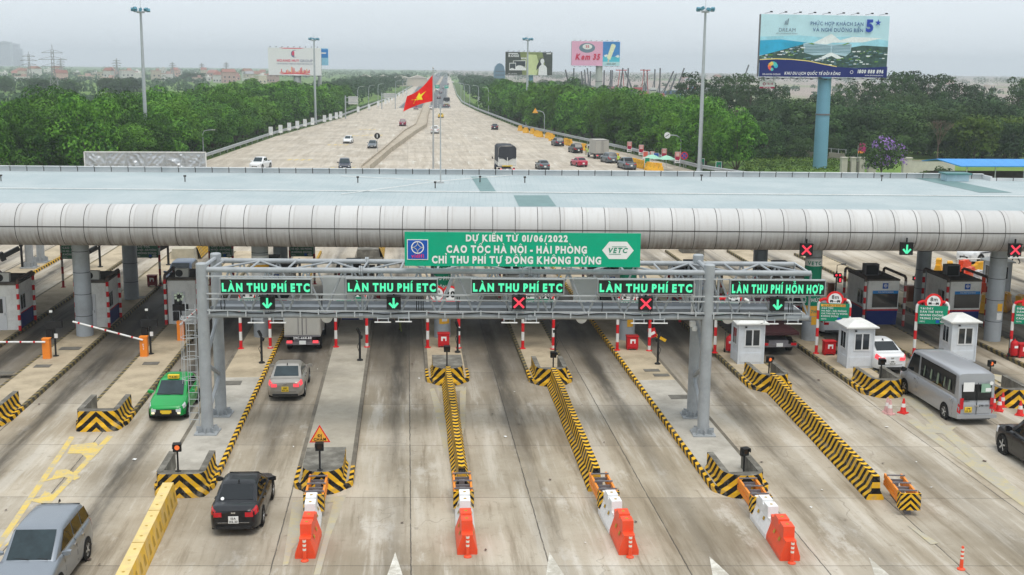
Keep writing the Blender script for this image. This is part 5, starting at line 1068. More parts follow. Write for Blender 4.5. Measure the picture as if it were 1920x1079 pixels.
SPEC = {
 'sedan': dict(L=4.5,W=1.68,H=1.47,top=[(2.25,.62),(2.10,.70),(1.35,.86),(.95,.93),(-1.55,1.0),(-1.75,1.02),(-2.05,1.0),(-2.25,.90)],cab=(1.05,.18,-.95,-1.72),wr=.70,wh=(1.36,-1.20),r=.31,sw=[(.02,-.42),(-.48,-1.0)]),
 'hatch': dict(L=3.77,W=1.66,H=1.50,top=[(1.88,.60),(1.78,.70),(1.15,.90),(.85,.96),(-1.55,1.04),(-1.80,.98),(-1.88,.85)],cab=(1.0,.18,-1.35,-1.80),wr=.72,wh=(1.18,-1.24),r=.29,sw=[(.05,-.45),(-.52,-1.15)]),
 'mpv': dict(L=4.73,W=1.83,H=1.79,top=[(2.36,.68),(2.24,.82),(1.55,1.02),(1.20,1.09),(-1.9,1.16),(-2.24,1.10),(-2.36,.9)],cab=(1.32,.45,-1.75,-2.22),wr=.76,wh=(1.42,-1.33),r=.33,sw=[(.25,-.35),(-.42,-1.15),(-1.22,-1.75)]),
 'suv': dict(L=4.7,W=1.86,H=1.74,top=[(2.35,.78),(2.22,.95),(1.4,1.06),(1.10,1.09),(-1.95,1.14),(-2.25,1.08),(-2.35,.9)],cab=(1.2,.42,-1.75,-2.2),wr=.74,wh=(1.40,-1.35),r=.36,sw=[(.2,-.38),(-.45,-1.2),(-1.27,-1.7)]),
 'pickup': dict(L=5.3,W=1.88,H=1.82,top=[(2.65,.80),(2.52,1.02),(1.7,1.12),(1.35,1.15),(-.85,1.17),(-1.0,1.10),(-2.55,1.12),(-2.65,1.0)],cab=(1.45,.75,-.62,-1.0),wr=.74,wh=(1.72,-1.52),r=.39,sw=[(.52,-.02),(-.09,-.58)],bed=(-1.05,-2.55)),
 'minibus': dict(L=6.3,W=1.94,H=2.40,top=[(3.15,.72),(3.05,.95),(2.55,1.12),(2.3,1.18),(-2.9,1.22),(-3.05,1.2),(-3.15,.95)],cab=(2.5,1.72,-3.0,-3.12),wr=.84,wh=(2.15,-2.1),r=.35,sw=[(1.62,.95),(.78,-2.75)]),
}
def tri_interp(T, y):
    for (a, p), (c, q) in zip(T, T[1:]):
        if a >= y >= c: return p+(q-p)*(a-y)/(a-c) if a != c else p
    return T[0][1] if y > T[0][0] else T[-1][1]
def make_car(name, label, cat, loc, rz, kind, pt, near=True, group=None, plate=None, lit=False, stripe=None, wheelmat=None, scale=1.0, tint=None):
    s = SPEC[kind]; L_, W_, H_ = s['L'], s['W'], s['H']; hw = W_/2; t = thing(name, label, cat, loc, rz, group)
    if scale != 1.0: t.scale = (scale,)*3
    yc, yt, yr, yb = s['cab']; g = tint or M_CGL
    def wy(y):
        e = L_/2-abs(y); pts = [(0,.74),(.05,.82),(.13,.89),(.28,.95),(.55,.99),(.95,1.0),(9,1.0)]
        for (a, p), (c, q) in zip(pts, pts[1:]):
            if a <= e <= c: return hw*(p+(q-p)*(e-a)/(c-a))
        return hw*.74
    def ring(y):
        w = wy(y); e = L_/2-abs(y); zt = tri_interp(s['top'], y); zl = .26-.05*min(1, e/.5); h = zt-zl
        return [(w*.85,zl),(w*.97,zl+.05*h),(w,zl+.30*h),(w*.99,zl+.64*h),(w*.955,zl+.88*h),(w*.89,zl+.985*h),(w*.70,zt+.012)]
    def S(y, tt):
        r_ = ring(y); i = max(0, min(5, int(tt))); f = tt-i; return Vector((r_[i][0]+(r_[i+1][0]-r_[i][0])*f, y, r_[i][1]+(r_[i+1][1]-r_[i][1])*f))
    ysx = sorted(set([L_/2, L_/2-.05, L_/2-.13, L_/2-.28, L_/2-.55, L_/2-.95, -L_/2, -L_/2+.05, -L_/2+.13, -L_/2+.28, -L_/2+.55, -L_/2+.95, 0]+[a for a, _ in s['top']]), reverse=True)
    b = MB(); rings = []
    for y in ysx:
        r_ = ring(y); rings.append([(-x, y, z) for x, z in r_]+[(x, y, z) for x, z in r_[::-1]])
    b.loft(rings, 0)
    zf, zr_ = tri_interp(s['top'], yc), tri_interp(s['top'], yb); wb, wt = hw*.885, hw*s['wr']; zrf = H_
    def cab_ring(y, zt, zb, deg=False):
        if deg: return [(wb*.98,zb-.03),(wb*.97,zb-.01),(wb*.94,zb),(wb*.88,zb+.003),(wb*.80,zb+.005),(wb*.4,zb+.012)]
        return [(wb,zb-.03),(wb+(wt-wb)*.80,zb+(zt-zb)*.80),(wt,zt-.10),(wt*.955,zt-.05),(wt*.86,zt-.018),(wt*.5,zt)]
    st = [(yc,zf,zf,1),(yt,zrf-.075,None,0)]+[(yt+(yr-yt)*q,zrf-.075+.078*(1-(2*q-1)**4)**.8,None,0) for q in (.08,.2,.4,.6,.8,.92)]+[(yr,zrf-.075,None,0),(yb,zr_,zr_,1)]
    cr = []
    for y, zt, zb, dg in st:
        r_ = cab_ring(y, zt, zb if zb else tri_interp(s['top'], y), dg); cr.append([(-x, y, z) for x, z in r_]+[(x, y, z) for x, z in r_[::-1]])
    b.loft(cr, 0, cap=False)
    b.build('body', pt, t, smooth=52)
    u = MB(); u.box((0,0,.27), (W_*.9,L_*.9,.16)); u.build('underbody', M_UND, t)
    # glazing
    def screen(y0, z0, y1, z1, a0, a1, nm, mat, k0=.80, k1=.86):
        q = MB(); n_ = Vector((0, (z1-z0), -(y1-y0))).normalized()
        if n_.z < 0: n_ = -n_
        P = lambda a, sx: Vector((sx*(wb*k0+(wt*k1-wb*k0)*a), y0+(y1-y0)*a, z0+(z1-z0)*a))+n_*.014
        n = 4
        for i in range(n):
            aa, ab = a0+(a1-a0)*i/n, a0+(a1-a0)*(i+1)/n; f = [P(aa,-1),P(aa,1),P(ab,1),P(ab,-1)]
            q.face(f if (f[1]-f[0]).cross(f[2]-f[0]).dot(n_) > 0 else f[::-1])
        return q.build(nm, mat, t)
    ws = screen(yc, zf, yt, zrf-.045, .05, .97, 'windscreen', M_WSG)
    rw = screen(yb, zr_, yr, zrf-.045, .12 if kind != 'minibus' else .08, .93 if kind != 'minibus' else .62, 'rear_window', g)
    for sd in (-1, 1):
        for (ya, ye) in s['sw']:
            q = MB(); zt0, zt1 = (zrf-.12, zrf-.12); P = lambda y, a: Vector((sd*(wb+(wt-wb)*a*.88+.014), y, tri_interp(s['top'], y)+(zrf-.10-tri_interp(s['top'], y))*a))
            first = (ya, ye) == s['sw'][0]; last = (ya, ye) == s['sw'][-1]
            yfa = ya+(yc-yt)*.72 if first else ya; yeb = ye-(yr-yb)*.45 if last and kind not in ('minibus','pickup') else ye
            f = [P(yfa-.02,.10),P(ya+.02,.90),P(ye,.90),P(yeb,.10)]; 
            q.face(f if sd < 0 else f[::-1]); q.build('side_window', g, t)
    def patch(y0, y1, t0, t1, nm, mat, off=.008):
        for sd in (-1, 1):
            q = MB(); n = 3
            for i in range(n):
                for j in range(2):
                    ps = [S(y0+(y1-y0)*a/n, t0+(t1-t0)*c/2) for a, c in ((i,j),(i+1,j),(i+1,j+1),(i,j+1))]
                    ps = [Vector((sd*(p.x+off), p.y, p.z+off*.6)) for p in ps]; nn = (ps[1]-ps[0]).cross(ps[2]-ps[0])
                    q.face(ps if nn.x*sd > 0 else ps[::-1])
            q.build(nm, mat, t)
    def cap(x0, x1, z0, z1, front, nm, mat, both=True, off=.012):
        y = (L_/2+off) if front else (-L_/2-off)
        for sd in ((-1, 1) if both else (1,)):
            q = MB(); q.box((sd*(x0+x1)/2, y, (z0+z1)/2), (abs(x1-x0), .03, z1-z0)); q.build(nm, mat, t)
    zfr, zre = s['top'][0][1], s['top'][-1][1]; yF = L_/2
    if kind == 'minibus':
        patch(yF-.05, yF-.45, 3.0, 4.8, 'headlight', M_HL); cap(hw*.64, hw*.80, .75, 1.25, False, 'taillight', M_TL); patch(-yF, -yF+.10, 2.2, 5.0, 'taillight_wrap', M_TL)
    else:
        patch(yF-.015, yF-.42, 3.1, 4.9, 'headlight', M_HL); cap(hw*.52, hw*.77, zfr-.16, zfr-.03, True, 'headlight_front', M_HL)
        patch(-yF+.01, -yF+.32, 3.2, 5.0, 'taillight', M_TLON if lit else M_TL); cap(hw*.46, hw*.77, zre-.20, zre-.05, False, 'taillight_rear', M_TLON if lit else M_TL)
    cap(-hw*.42, hw*.42, zfr-.34, zfr-.19, True, 'grille', M_TRIM, False); cap(-hw*.72, hw*.72, .27, .35, True, 'front_bumper', M_TRIM, False); cap(-hw*.70, hw*.70, .28, .37, False, 'rear_bumper', M_TRIM, False)
    cap(-.24, .24, .40, .52, True, 'front_plate', M_PLY if plate and plate[0] == 'y' else M_PLW, False, .02); 
    pz = (zre-.30) if kind != 'minibus' else .72
    px_ = 0 if kind != 'minibus' else -.38
    q = MB(); q.box((px_, -yF-.02, pz), (.33,.03,.24)); pl = q.build('rear_plate', M_PLY if plate and plate[0] == 'y' else M_PLW, t)
    if plate and near:
        q = MB(); text(q, plate[1], (px_,-yF-.036,pz+.02), (1,0,0), (0,0,1), .07, width=.28); text(q, plate[2], (px_,-yF-.036,pz-.09), (1,0,0), (0,0,1), .07, width=.29); q.build('plate_number', M_TRIM, pl)
    for yw in s['wh']:
        for sd in (-1, 1):
            r = s['r']; q = MB(); q.disc((sd*(hw+.004), yw, r+.02), (sd,0,0), r+.075, 20); q.build('wheel_arch', M_UND, t)
            q = MB(); x0, x1 = hw-.20, hw+.014; q.lathe([(r*.62,sd*x0),(r*.97,sd*x0),(r,sd*(x0+.03)),(r,sd*(x1-.03)),(r*.96,sd*x1),(r*.66,sd*x1),(r*.62,sd*(x1-.02))], (0,yw,r), 20, 0, 'X'); w_ = q.build('wheel', M_TYRE, t, smooth=40)
            q = MB(); q.disc((sd*(x1-.022), yw, r), (sd,0,0), r*.64, 18, 1)
            for k in range(5):
                a = k*2*math.pi/5+yw; c = Vector((sd*(x1-.012), yw+.36*r*math.cos(a), r+.36*r*math.sin(a))); q.box(c, (.012, r*.56, r*.17), 0, 0, 1, a)
            q.ring((sd*(x1-.010), yw, r), (sd,0,0), r*.54, r*.65, 18, 0); q.ring((sd*(x1-.010), yw, r), (-sd,0,0), r*.54, r*.65, 18, 0)
            q.lathe([(0,-.01),(.06,-.01),(.05,.015),(0,.015)], (sd*(x1-.006),yw,r), 8, 0, 'X'); q.build('rim', [wheelmat or M_RIM, M_GREY], w_)
    zmir = zf+.10
    for sd in (-1, 1):
        q = MB(); k = 1.0 if kind not in ('minibus','pickup') else 1.5; q.loft([[(sd*(hw*.93),yt+.42,zmir-.04*k),(sd*(hw*.93),yt+.42,zmir+.04*k),(sd*(hw*.93),yt+.5,zmir+.03*k),(sd*(hw*.93),yt+.5,zmir-.03*k)],[(sd*(hw+.10),yt+.40,zmir-.07*k),(sd*(hw+.10),yt+.40,zmir+.09*k),(sd*(hw+.10),yt+.55,zmir+.08*k),(sd*(hw+.10),yt+.55,zmir-.06*k)],[(sd*(hw+.21),yt+.40,zmir-.05*k),(sd*(hw+.21),yt+.40,zmir+.08*k),(sd*(hw+.21),yt+.50,zmir+.06*k),(sd*(hw+.21),yt+.50,zmir-.03*k)]], 0); q.build('mirror', pt if kind != 'minibus' else M_TRIM, t, smooth=50)
    if near:
        q = MB()
        for (ya, ye) in s['sw'][:2]:
            for sd in (-1, 1):
                p = S(ye+.16, 3.9); q.box((sd*(p.x+.02), p.y, p.z), (.035,.20,.035))
        q.build('door_handle', M_CHR if pt.name != 'paint_black' else pt, t)
        q = MB()
        for (ya, ye) in s['sw'][:2]:
            for y in (ya+(yc-yt)*.62 if (ya, ye) == s['sw'][0] else ya+.03, ye-.0):
                for sd in (-1, 1):
                    for i in range(5):
                        p0_, p1_ = S(y, .8+i*.84), S(y, .8+(i+1)*.84); f = [(sd*(p0_.x+.004), y-.008, p0_.z),(sd*(p0_.x+.004), y+.008, p0_.z),(sd*(p1_.x+.004), y+.008, p1_.z),(sd*(p1_.x+.004), y-.008, p1_.z)]; q.face(f if sd > 0 else f[::-1])
        q.build('door_seam', M_UND, t)
        if kind != 'minibus':
            q = MB(); q.loft([[(-.02,yr+.10,H_-.02),(.02,yr+.10,H_-.02)],[(-.012,yr+.02,H_+.07),(.012,yr+.02,H_+.07)],[(-.012,yr-.02,H_+.07),(.012,yr-.02,H_+.07)],[(-.02,yr-.06,H_-.04),(.02,yr-.06,H_-.04)]], 0, closed=False, cap=False); q.box((0,yr+.02,H_+.02), (.03,.10,.07)); q.build('antenna', M_TRIM, t)
        q = MB(); q.box((0,L_/2+.0,zfr-.10), (.16,.05,.07)); q.box((0,-L_/2-.01,zre-.06), (.14,.04,.05)); q.box((0,-L_/2-.012,zre-.40), (W_*.62,.03,.012)); q.build('badge', M_CHR, t)
        q = MB(); y = (yc-.06); q.bar((-.55,y+.03,zf+.055),(.05,y-.07,zf+.09),.02,.015); q.bar((.0,y+.03,zf+.055),(.62,y-.06,zf+.09),.02,.015); q.build('wiper', M_TRIM, t)
    if s.get('bed'):
        q = MB(); y0, y1 = s['bed']; q.box((0,(y0+y1)/2,1.125), (W_*.78, y0-y1-.12, .03)); q.build('cargo_bed', M_UND, t)
    return t
P_GREEN = paint('taxi_green', (.0,.30,.055)); P_BLACK = paint('black', (.005,.0055,.008)); P_SILV = paint('silver_grey', (.25,.275,.31), .5); P_BEIGE = paint('beige_silver', (.37,.345,.31), .4); P_WHITE = paint('white', (.72,.73,.74)); P_SILVV = paint('van_silver', (.36,.37,.39), .3); P_NAVY = paint('dark_navy', (.018,.024,.045)); P_MAR = paint('maroon', (.16,.02,.06)); P_RED = paint('cherry_red', (.42,.02,.06)); P_GREY = paint('slate_grey', (.10,.12,.14), .2); P_YEL = paint('cab_yellow', (.75,.55,.05)); P_BLUE = paint('steel_blue', (.06,.10,.18), .2)
# green taxi, nose to the camera
p = G(313, 781, .25); x = make_car('taxi', 'bright green hatchback taxi with a yellow roof sign, nose towards the camera', 'taxi', (p.x, p.y+1.9, 0), math.pi-.02, 'hatch', P_GREEN, plate=('y','51A','236.91'))
b = MB(); b.box((0,.05,1.575), (.50,.20,.16)); q = b.build('roof_sign', M_PLY, x); b = MB(); text(b, 'TAXI', (0,.155,1.53), (-1,0,0), (0,0,1), .09); b.build('lettering', M_TRIM, q)
for sd in (-1, 1):
    b = MB(); b.disc((sd*.56,1.905,.40), (0,1,0), .075, 12); b.build('fog_lamp', M('fog_lit', (1,.85,.55), emit=.9), x)
b = MB(); b.loft([[(-.50,1.90,.34),(-.42,1.90,.56),(.42,1.90,.56),(.50,1.90,.34)],[(-.48,1.912,.35),(-.41,1.912,.55),(.41,1.912,.55),(.48,1.912,.35)]], 0); b.build('lower_grille', M_TRIM, x); b = MB(); b.box((0,1.935,.44), (.36,.02,.15)); b.build('number_plate', M_PLY, x)
b = MB(); 
for sd in (-1,): text(b, 'TAXI', (sd*(.845),-.5,.72), (0,sd*1,0), (0,0,1), .16, slant=.2)
b.build('side_lettering', M_PLY, x)
make_car('sedan', 'beige silver sedan with lit tail lamps behind the box truck', 'car', (G(535,742,.28).x, G(535,742,.28).y+2.2, 0), 0, 'sedan', P_BEIGE, plate=('y','30E','451.20'), lit=True, tint=M_WSG)
x = make_car('sedan', 'glossy black sedan with a white plate between yellow block barrier and white plastic barrier', 'car', (G(442,993,.26).x-.02, G(443,993,.26).y+2.25, 0), -.02, 'sedan', P_BLACK, plate=('w','15A','312.33'))
b = MB(); b.disc((-.45,-1.62,1.11), (0,-.75,.65), .06, 12); b.build('sticker', M_SW, x)
make_car('minivan', 'silver grey minivan with dark side glass entering at the lower picture corner', 'minivan', (-11.12, 35.45, 0), math.pi-.03, 'mpv', P_SILV)
x = make_car('minibus', 'silver high roofed minibus with curtained windows seen from behind', 'minibus', (25.12, 52.5, 0), .015, 'minibus', P_SILVV, plate=('y','29B','130.20'))
b = MB(); b.box((-.42,-3.16,1.76), (.5,.01,.42)); b.box((.38,-3.15,1.70), (.42,.01,.40), 1); b.box((.5,-3.158,1.62), (.26,.008,.16)); b.disc((.62,-3.166,1.92), (0,-1,0), .09, 14); b.build('window_notice', [M_SW, M('notice_green', (.25,.40,.30), .5)], x)
b = MB(); b.box((0,-3.166,1.2), (.02,.02,1.5)); b.build('door_gap', M_UND, x); b = MB(); b.box((0,-3.20,.42), (1.85,.14,.16)); b.build('bumper_step', P_SILVV, x)
b = MB(); text(b, '29B-130.20', (.42,-3.18,.86), (1,0,0), (0,0,1), .085); text(b, 'TRANSIT', (-.5,-3.18,1.08), (1,0,0), (0,0,1), .05); b.build('lettering', M_TRIM, x)
for k, y in enumerate((.25,-.45,-1.15,-1.8,-2.3)):
    b = MB(); k_ = .05+.03*(k % 3); b.face([(-.930,y+k_,1.40+.1*(k % 2)),(-.930,y-k_,1.40),(-.880,y-k_*.6,1.86),(-.880,y+k_*.9,1.9)][::-1]); b.build('curtain', M('curtain_pale', (.16,.20,.14), .8), x)
x = make_car('sedan', 'white sedan stopped between the kiosks with red tail lamps', 'car', (G(1670,692,.28).x, G(1670,692,.28).y+2.3, 0), .02, 'sedan', P_WHITE, plate=('w','30K','052.68'), scale=1.04, lit=True)
make_car('pickup_truck', 'glossy black pickup truck cut by the picture edge below the minibus', 'pickup truck', (25.32, 43.65, 0), 0, 'pickup', P_BLACK)
make_car('hatchback', 'white car under the canopy mostly hidden behind the orange headed board', 'car', (25.2, 69.6, 0), 0, 'mpv', P_WHITE, near=False)
make_car('van', 'blue grey van waiting behind the booth with the raised barrier', 'van', (-15.9, 85.0, 0), math.pi, 'mpv', P_BLUE, near=False)
RZP = R(116); wl = Vector((-.93*math.cos(RZP)-1.72*math.sin(RZP), -.93*math.sin(RZP)+1.72*math.cos(RZP), 0)); q = G(1838,496)-wl
x = make_car('pickup_truck', 'white patrol pickup with a dark side stripe parked behind the canopy', 'pickup truck', q, RZP, 'pickup', P_WHITE)
b = MB(); b.box((-.955,.55,.95), (.012,2.6,.09)); b.build('side_stripe', P_NAVY, x); b = MB(); b.disc((-.965,.35,.72), (-1,0,0), .13, 16); b.build('door_emblem', P_NAVY, x)
# trucks
def wheel_set(t, hw, ysw, r, wide=.26):
    for y in ysw:
        for sd in (-1, 1):
            q = MB(); q.lathe([(r*.55,sd*(hw-wide)),(r,sd*(hw-wide)),(r,sd*hw),(r*.6,sd*hw),(r*.55,sd*(hw-.04))], (0,y,r), 18, 0, 'X'); w_ = q.build('wheel', M_TYRE, t, smooth=40); q = MB(); q.disc((sd*(hw-.03),y,r), (sd,0,0), r*.6, 14); q.build('rim', M_GREY, w_)
def truck(label, loc, rz, W_, L_, H_, body, cabm, kind='box', deck=.95):
    t = thing('truck', label, 'truck', loc, rz); hw = W_/2; lc = 1.75
    b = MB(); b.loft([[(-hw*.92,L_/2,.45),(hw*.92,L_/2,.45),(hw*.92,L_/2-lc,.45),(-hw*.92,L_/2-lc,.45)],[(-hw*.94,L_/2,1.25),(hw*.94,L_/2,1.25),(hw*.94,L_/2-lc,1.25),(-hw*.94,L_/2-lc,1.25)],[(-hw*.86,L_/2-.35,2.15),(hw*.86,L_/2-.35,2.15),(hw*.86,L_/2-lc,2.15),(-hw*.86,L_/2-lc,2.15)]], 0); c = b.build('cab', cabm, t)
    b = MB(); b.face([(-hw*.84,L_/2-.02,1.32),(hw*.84,L_/2-.02,1.32),(hw*.78,L_/2-.30,2.05),(-hw*.78,L_/2-.30,2.05)][::-1]); b.build('windscreen', M_WSG, c)
    for sd in (-1, 1):
        b = MB(); f = [(sd*hw*.945,L_/2-.35,1.3),(sd*hw*.945,L_/2-1.3,1.3),(sd*hw*.885,L_/2-1.3,2.0),(sd*hw*.885,L_/2-.55,2.0)]; b.face(f if sd < 0 else f[::-1]); b.build('side_window', M_CGL, c); b = MB(); b.bar((sd*hw*.95,L_/2-.1,1.6),(sd*(hw+.18),L_/2+.05,1.7),.04,.04); b.box((sd*(hw+.18),L_/2+.05,1.75), (.16,.08,.34)); b.build('mirror', M_TRIM, c)
    b = MB(); b.box((0,-.1,.72), (W_*.5,L_-.5,.22)); b.box((0,-L_/2+.1,.55), (W_*.94,.1,.16)); b.build('chassis', M_GREY, t)
    y0, y1 = L_/2-lc-.1, -L_/2; ym, ll = (y0+y1)/2, y0-y1
    if kind == 'box':
        b = MB(); b.box((0,ym,(deck+H_)/2), (W_,ll,H_-deck)); bx = b.build('cargo_box', body, t); b = MB()
        for x in (-W_*.245, W_*.245): b.box((x,y1-.012,(deck+H_)/2), (W_*.46,.04,H_-deck-.18)); 
        d = b.build('rear_door', body, bx); b = MB(); b.box((0,y1-.03,(deck+H_)/2), (.03,.03,H_-deck-.2)); 
        for x in (-.22,.22): b.box((x,y1-.045,(deck+H_)/2), (.03,.03,H_-deck-.3))
        b.box((0,y1-.005,H_-.03), (W_-.02,.05,.08)); b.box((0,y1-.005,deck+.03), (W_-.02,.05,.08)); b.build('door_frame', M_GREY, bx)
    elif kind == 'tarp':
        b = MB(); b.box((0,ym,deck+.55), (W_,ll,1.1)); b.build('cargo_bed', body, t); b = MB(); n = 6; rg = []
        for k in range(n+1):
            y = y0-ll*k/n; dz = .05*math.sin(k*2.1); rg.append([(-hw-.03,y,deck+.55),(-hw-.02,y,H_-.35),(-hw*.8,y,H_-.05+dz),(0,y,H_+dz),(hw*.8,y,H_-.05+dz),(hw+.02,y,H_-.35),(hw+.03,y,deck+.55)])
        b.loft(rg, 0, closed=False, cap=False); 
        b.face([(-hw-.02,y1-.02,deck+1.3),(hw+.02,y1-.02,deck+1.3),(hw,y1-.02,H_-.35),(hw*.78,y1-.02,H_-.06),(-hw*.78,y1-.02,H_-.06),(-hw,y1-.02,H_-.35)]); b.face([(-hw*.7,y1-.03,deck+1.32),(0,y1-.06,deck+.75),(hw*.8,y1-.03,deck+1.32)]); b.build('tarpaulin', M('tarp_dark', (.035,.038,.045), .7, var=.25, scale=1.2, bump=.3), t, smooth=45)
        b = MB(); 
        for x in (-hw,0,hw): b.box((x,y1-.03,deck+.65), (.08,.06,1.3))
        b.box((0,y1-.03,deck+.3), (W_,.05,.08)); b.box((0,y1-.04,deck+.05), (W_*.6,.05,.12), 1); b.build('tail_gate', [M_WHITE, M_PLY], t)
    else:
        b = MB(); b.box((0,ym,deck+.08), (W_,ll,.16)); b.build('flat_bed', body, t)
    for sd in (-1, 1):
        b = MB(); b.box((sd*hw*.72,y1-.05,.66), (.30,.06,.14)); b.build('taillight', M_TL if kind == 'flat' else M_TLON, t)
    b = MB(); b.box((0,y1-.05,.62), (.36,.04,.2)); b.build('plate', M_PLW, t); wheel_set(t, hw*.96, (L_/2-1.0, -L_/2+1.25), .40); return t
M_BOXG = M('truck_box_grey', (.40,.385,.35), .5, var=.08, dirt=((.3,.27,.22), .5, 1))
q = G(572,648,.45); x = truck('grey box truck seen from behind under the gantry, ahead of the sedan', (-5.75, q.y+2.8, 0), 0, 1.95, 5.6, 2.62, M_BOXG, P_WHITE); b = MB(); text(b, '29C-668.88', (0,-2.85,.82), (1,0,0), (0,0,1), .12); b.build('lettering', M_SW, x)
q = G(1470,645,.6); truck('dark maroon flatbed truck with red tail lamps behind the rusty kiosk', (20.35, q.y+3.0, 0), 0, 2.2, 6.6, 2.9, M('flatbed_maroon', (.05,.018,.02), .6, var=.2), P_MAR, 'flat', 1.15)
q = G(960,330,0); q = G(950,326,.0); truck('truck with a dark tarpaulin over a pale bed driving away behind the canopy', (q.x, q.y+4, 0), .02, 2.6, 8.2, 4.1, M('pale_truck_bed', (.55,.55,.52), .6), P_BLUE, 'tarp', 1.1)
q = G(1125,299); truck('grey box truck parked at the guardrail ahead of the dark cars', (q.x, q.y+3.0, 0), .12, 2.35, 6.0, 3.3, M_BOXG, P_WHITE)
hwy = [('pickup_truck','white pickup coming towards the canopy on the far plaza','pickup truck',486,319,'pickup',P_WHITE,math.pi-.25),('suv','black car with a roof rack coming towards the canopy beside the median','car',645,321,'suv',P_NAVY,math.pi+.05),('sedan','dark silver sedan next to the median keep-sign','car',698,279,'sedan',P_GREY,math.pi-.05),('hatchback','small white hatchback on the far plaza','car',652,270,'hatch',P_WHITE,math.pi-.1),('minivan','maroon minivan near the flag fly end','car',755,237,'mpv',P_MAR,.0),
 ('sedan','dark sedan in the wide open carriageway ahead of the tarpaulin truck','car',929,244,'sedan',P_NAVY,-.1),('sedan','dark grey sedan beside the tarpaulin truck','car',1020,320,'sedan',P_GREY,.08),('sedan','cherry red sedan on the far plaza','car',1089,314,'sedan',P_RED,.2),
 ('suv','dark car parked at the amber barriers, farthest from the box truck','car',1048,275,'suv',P_NAVY,.1),('suv','black car parked at the amber barriers just ahead of the box truck','car',1082,288,'suv',P_BLACK,.12),('pickup_truck','slate dark car parked behind the box truck','car',1146,307,'suv',P_GREY,.15),('pickup_truck','slate pickup with open rear parked nearest the green umbrellas','pickup truck',1180,319,'pickup',P_GREY,.1),
 ('taxi','yellow taxi driving away along the highway','taxi',827,222,'hatch',P_YEL,-.04),('pickup_truck','white car driving away half behind the flagpole','car',816,251,'pickup',P_WHITE,-.04),('hatchback','white car driving away just beyond the flagpole','car',808,206,'hatch',P_WHITE,-.04),('hatchback','dark maroon car just under the flag','car',780,206,'hatch',P_MAR,math.pi-.03),
 ('suv','dark car on the grey asphalt ahead of the lorry','car',823,186,'suv',P_NAVY,-.04),('suv','tiny dark car far along the asphalt','car',826,176,'suv',P_NAVY,-.04),('hatchback','tiny white car far along the asphalt beside the green boards','car',821,171,'suv',P_WHITE,-.04),('suv','tiny dark car far along the asphalt under the green boards','car',832,168,'suv',P_BLACK,-.04),('van','tiny white van at the far right edge of the asphalt','van',849,156,'mpv',P_WHITE,-.04),('suv','tiny grey car farthest along the highway','car',840,160,'suv',P_GREY,-.04)]
for nm, l, c, u, v, k, pt, rz in hwy:
    q = G(u, v); make_car(nm, l, c, (q.x, q.y+(2.2 if abs(rz) < 1 else 2.2), 0), rz, k, pt, near=False)
q = G(838,201); truck('lorry with a dark load driving away on the grey asphalt', (q.x, q.y+4, 0), -.04, 2.5, 8, 3.6, M('pale_truck_bed', (0,0,0)), P_WHITE, 'tarp', 1.1)
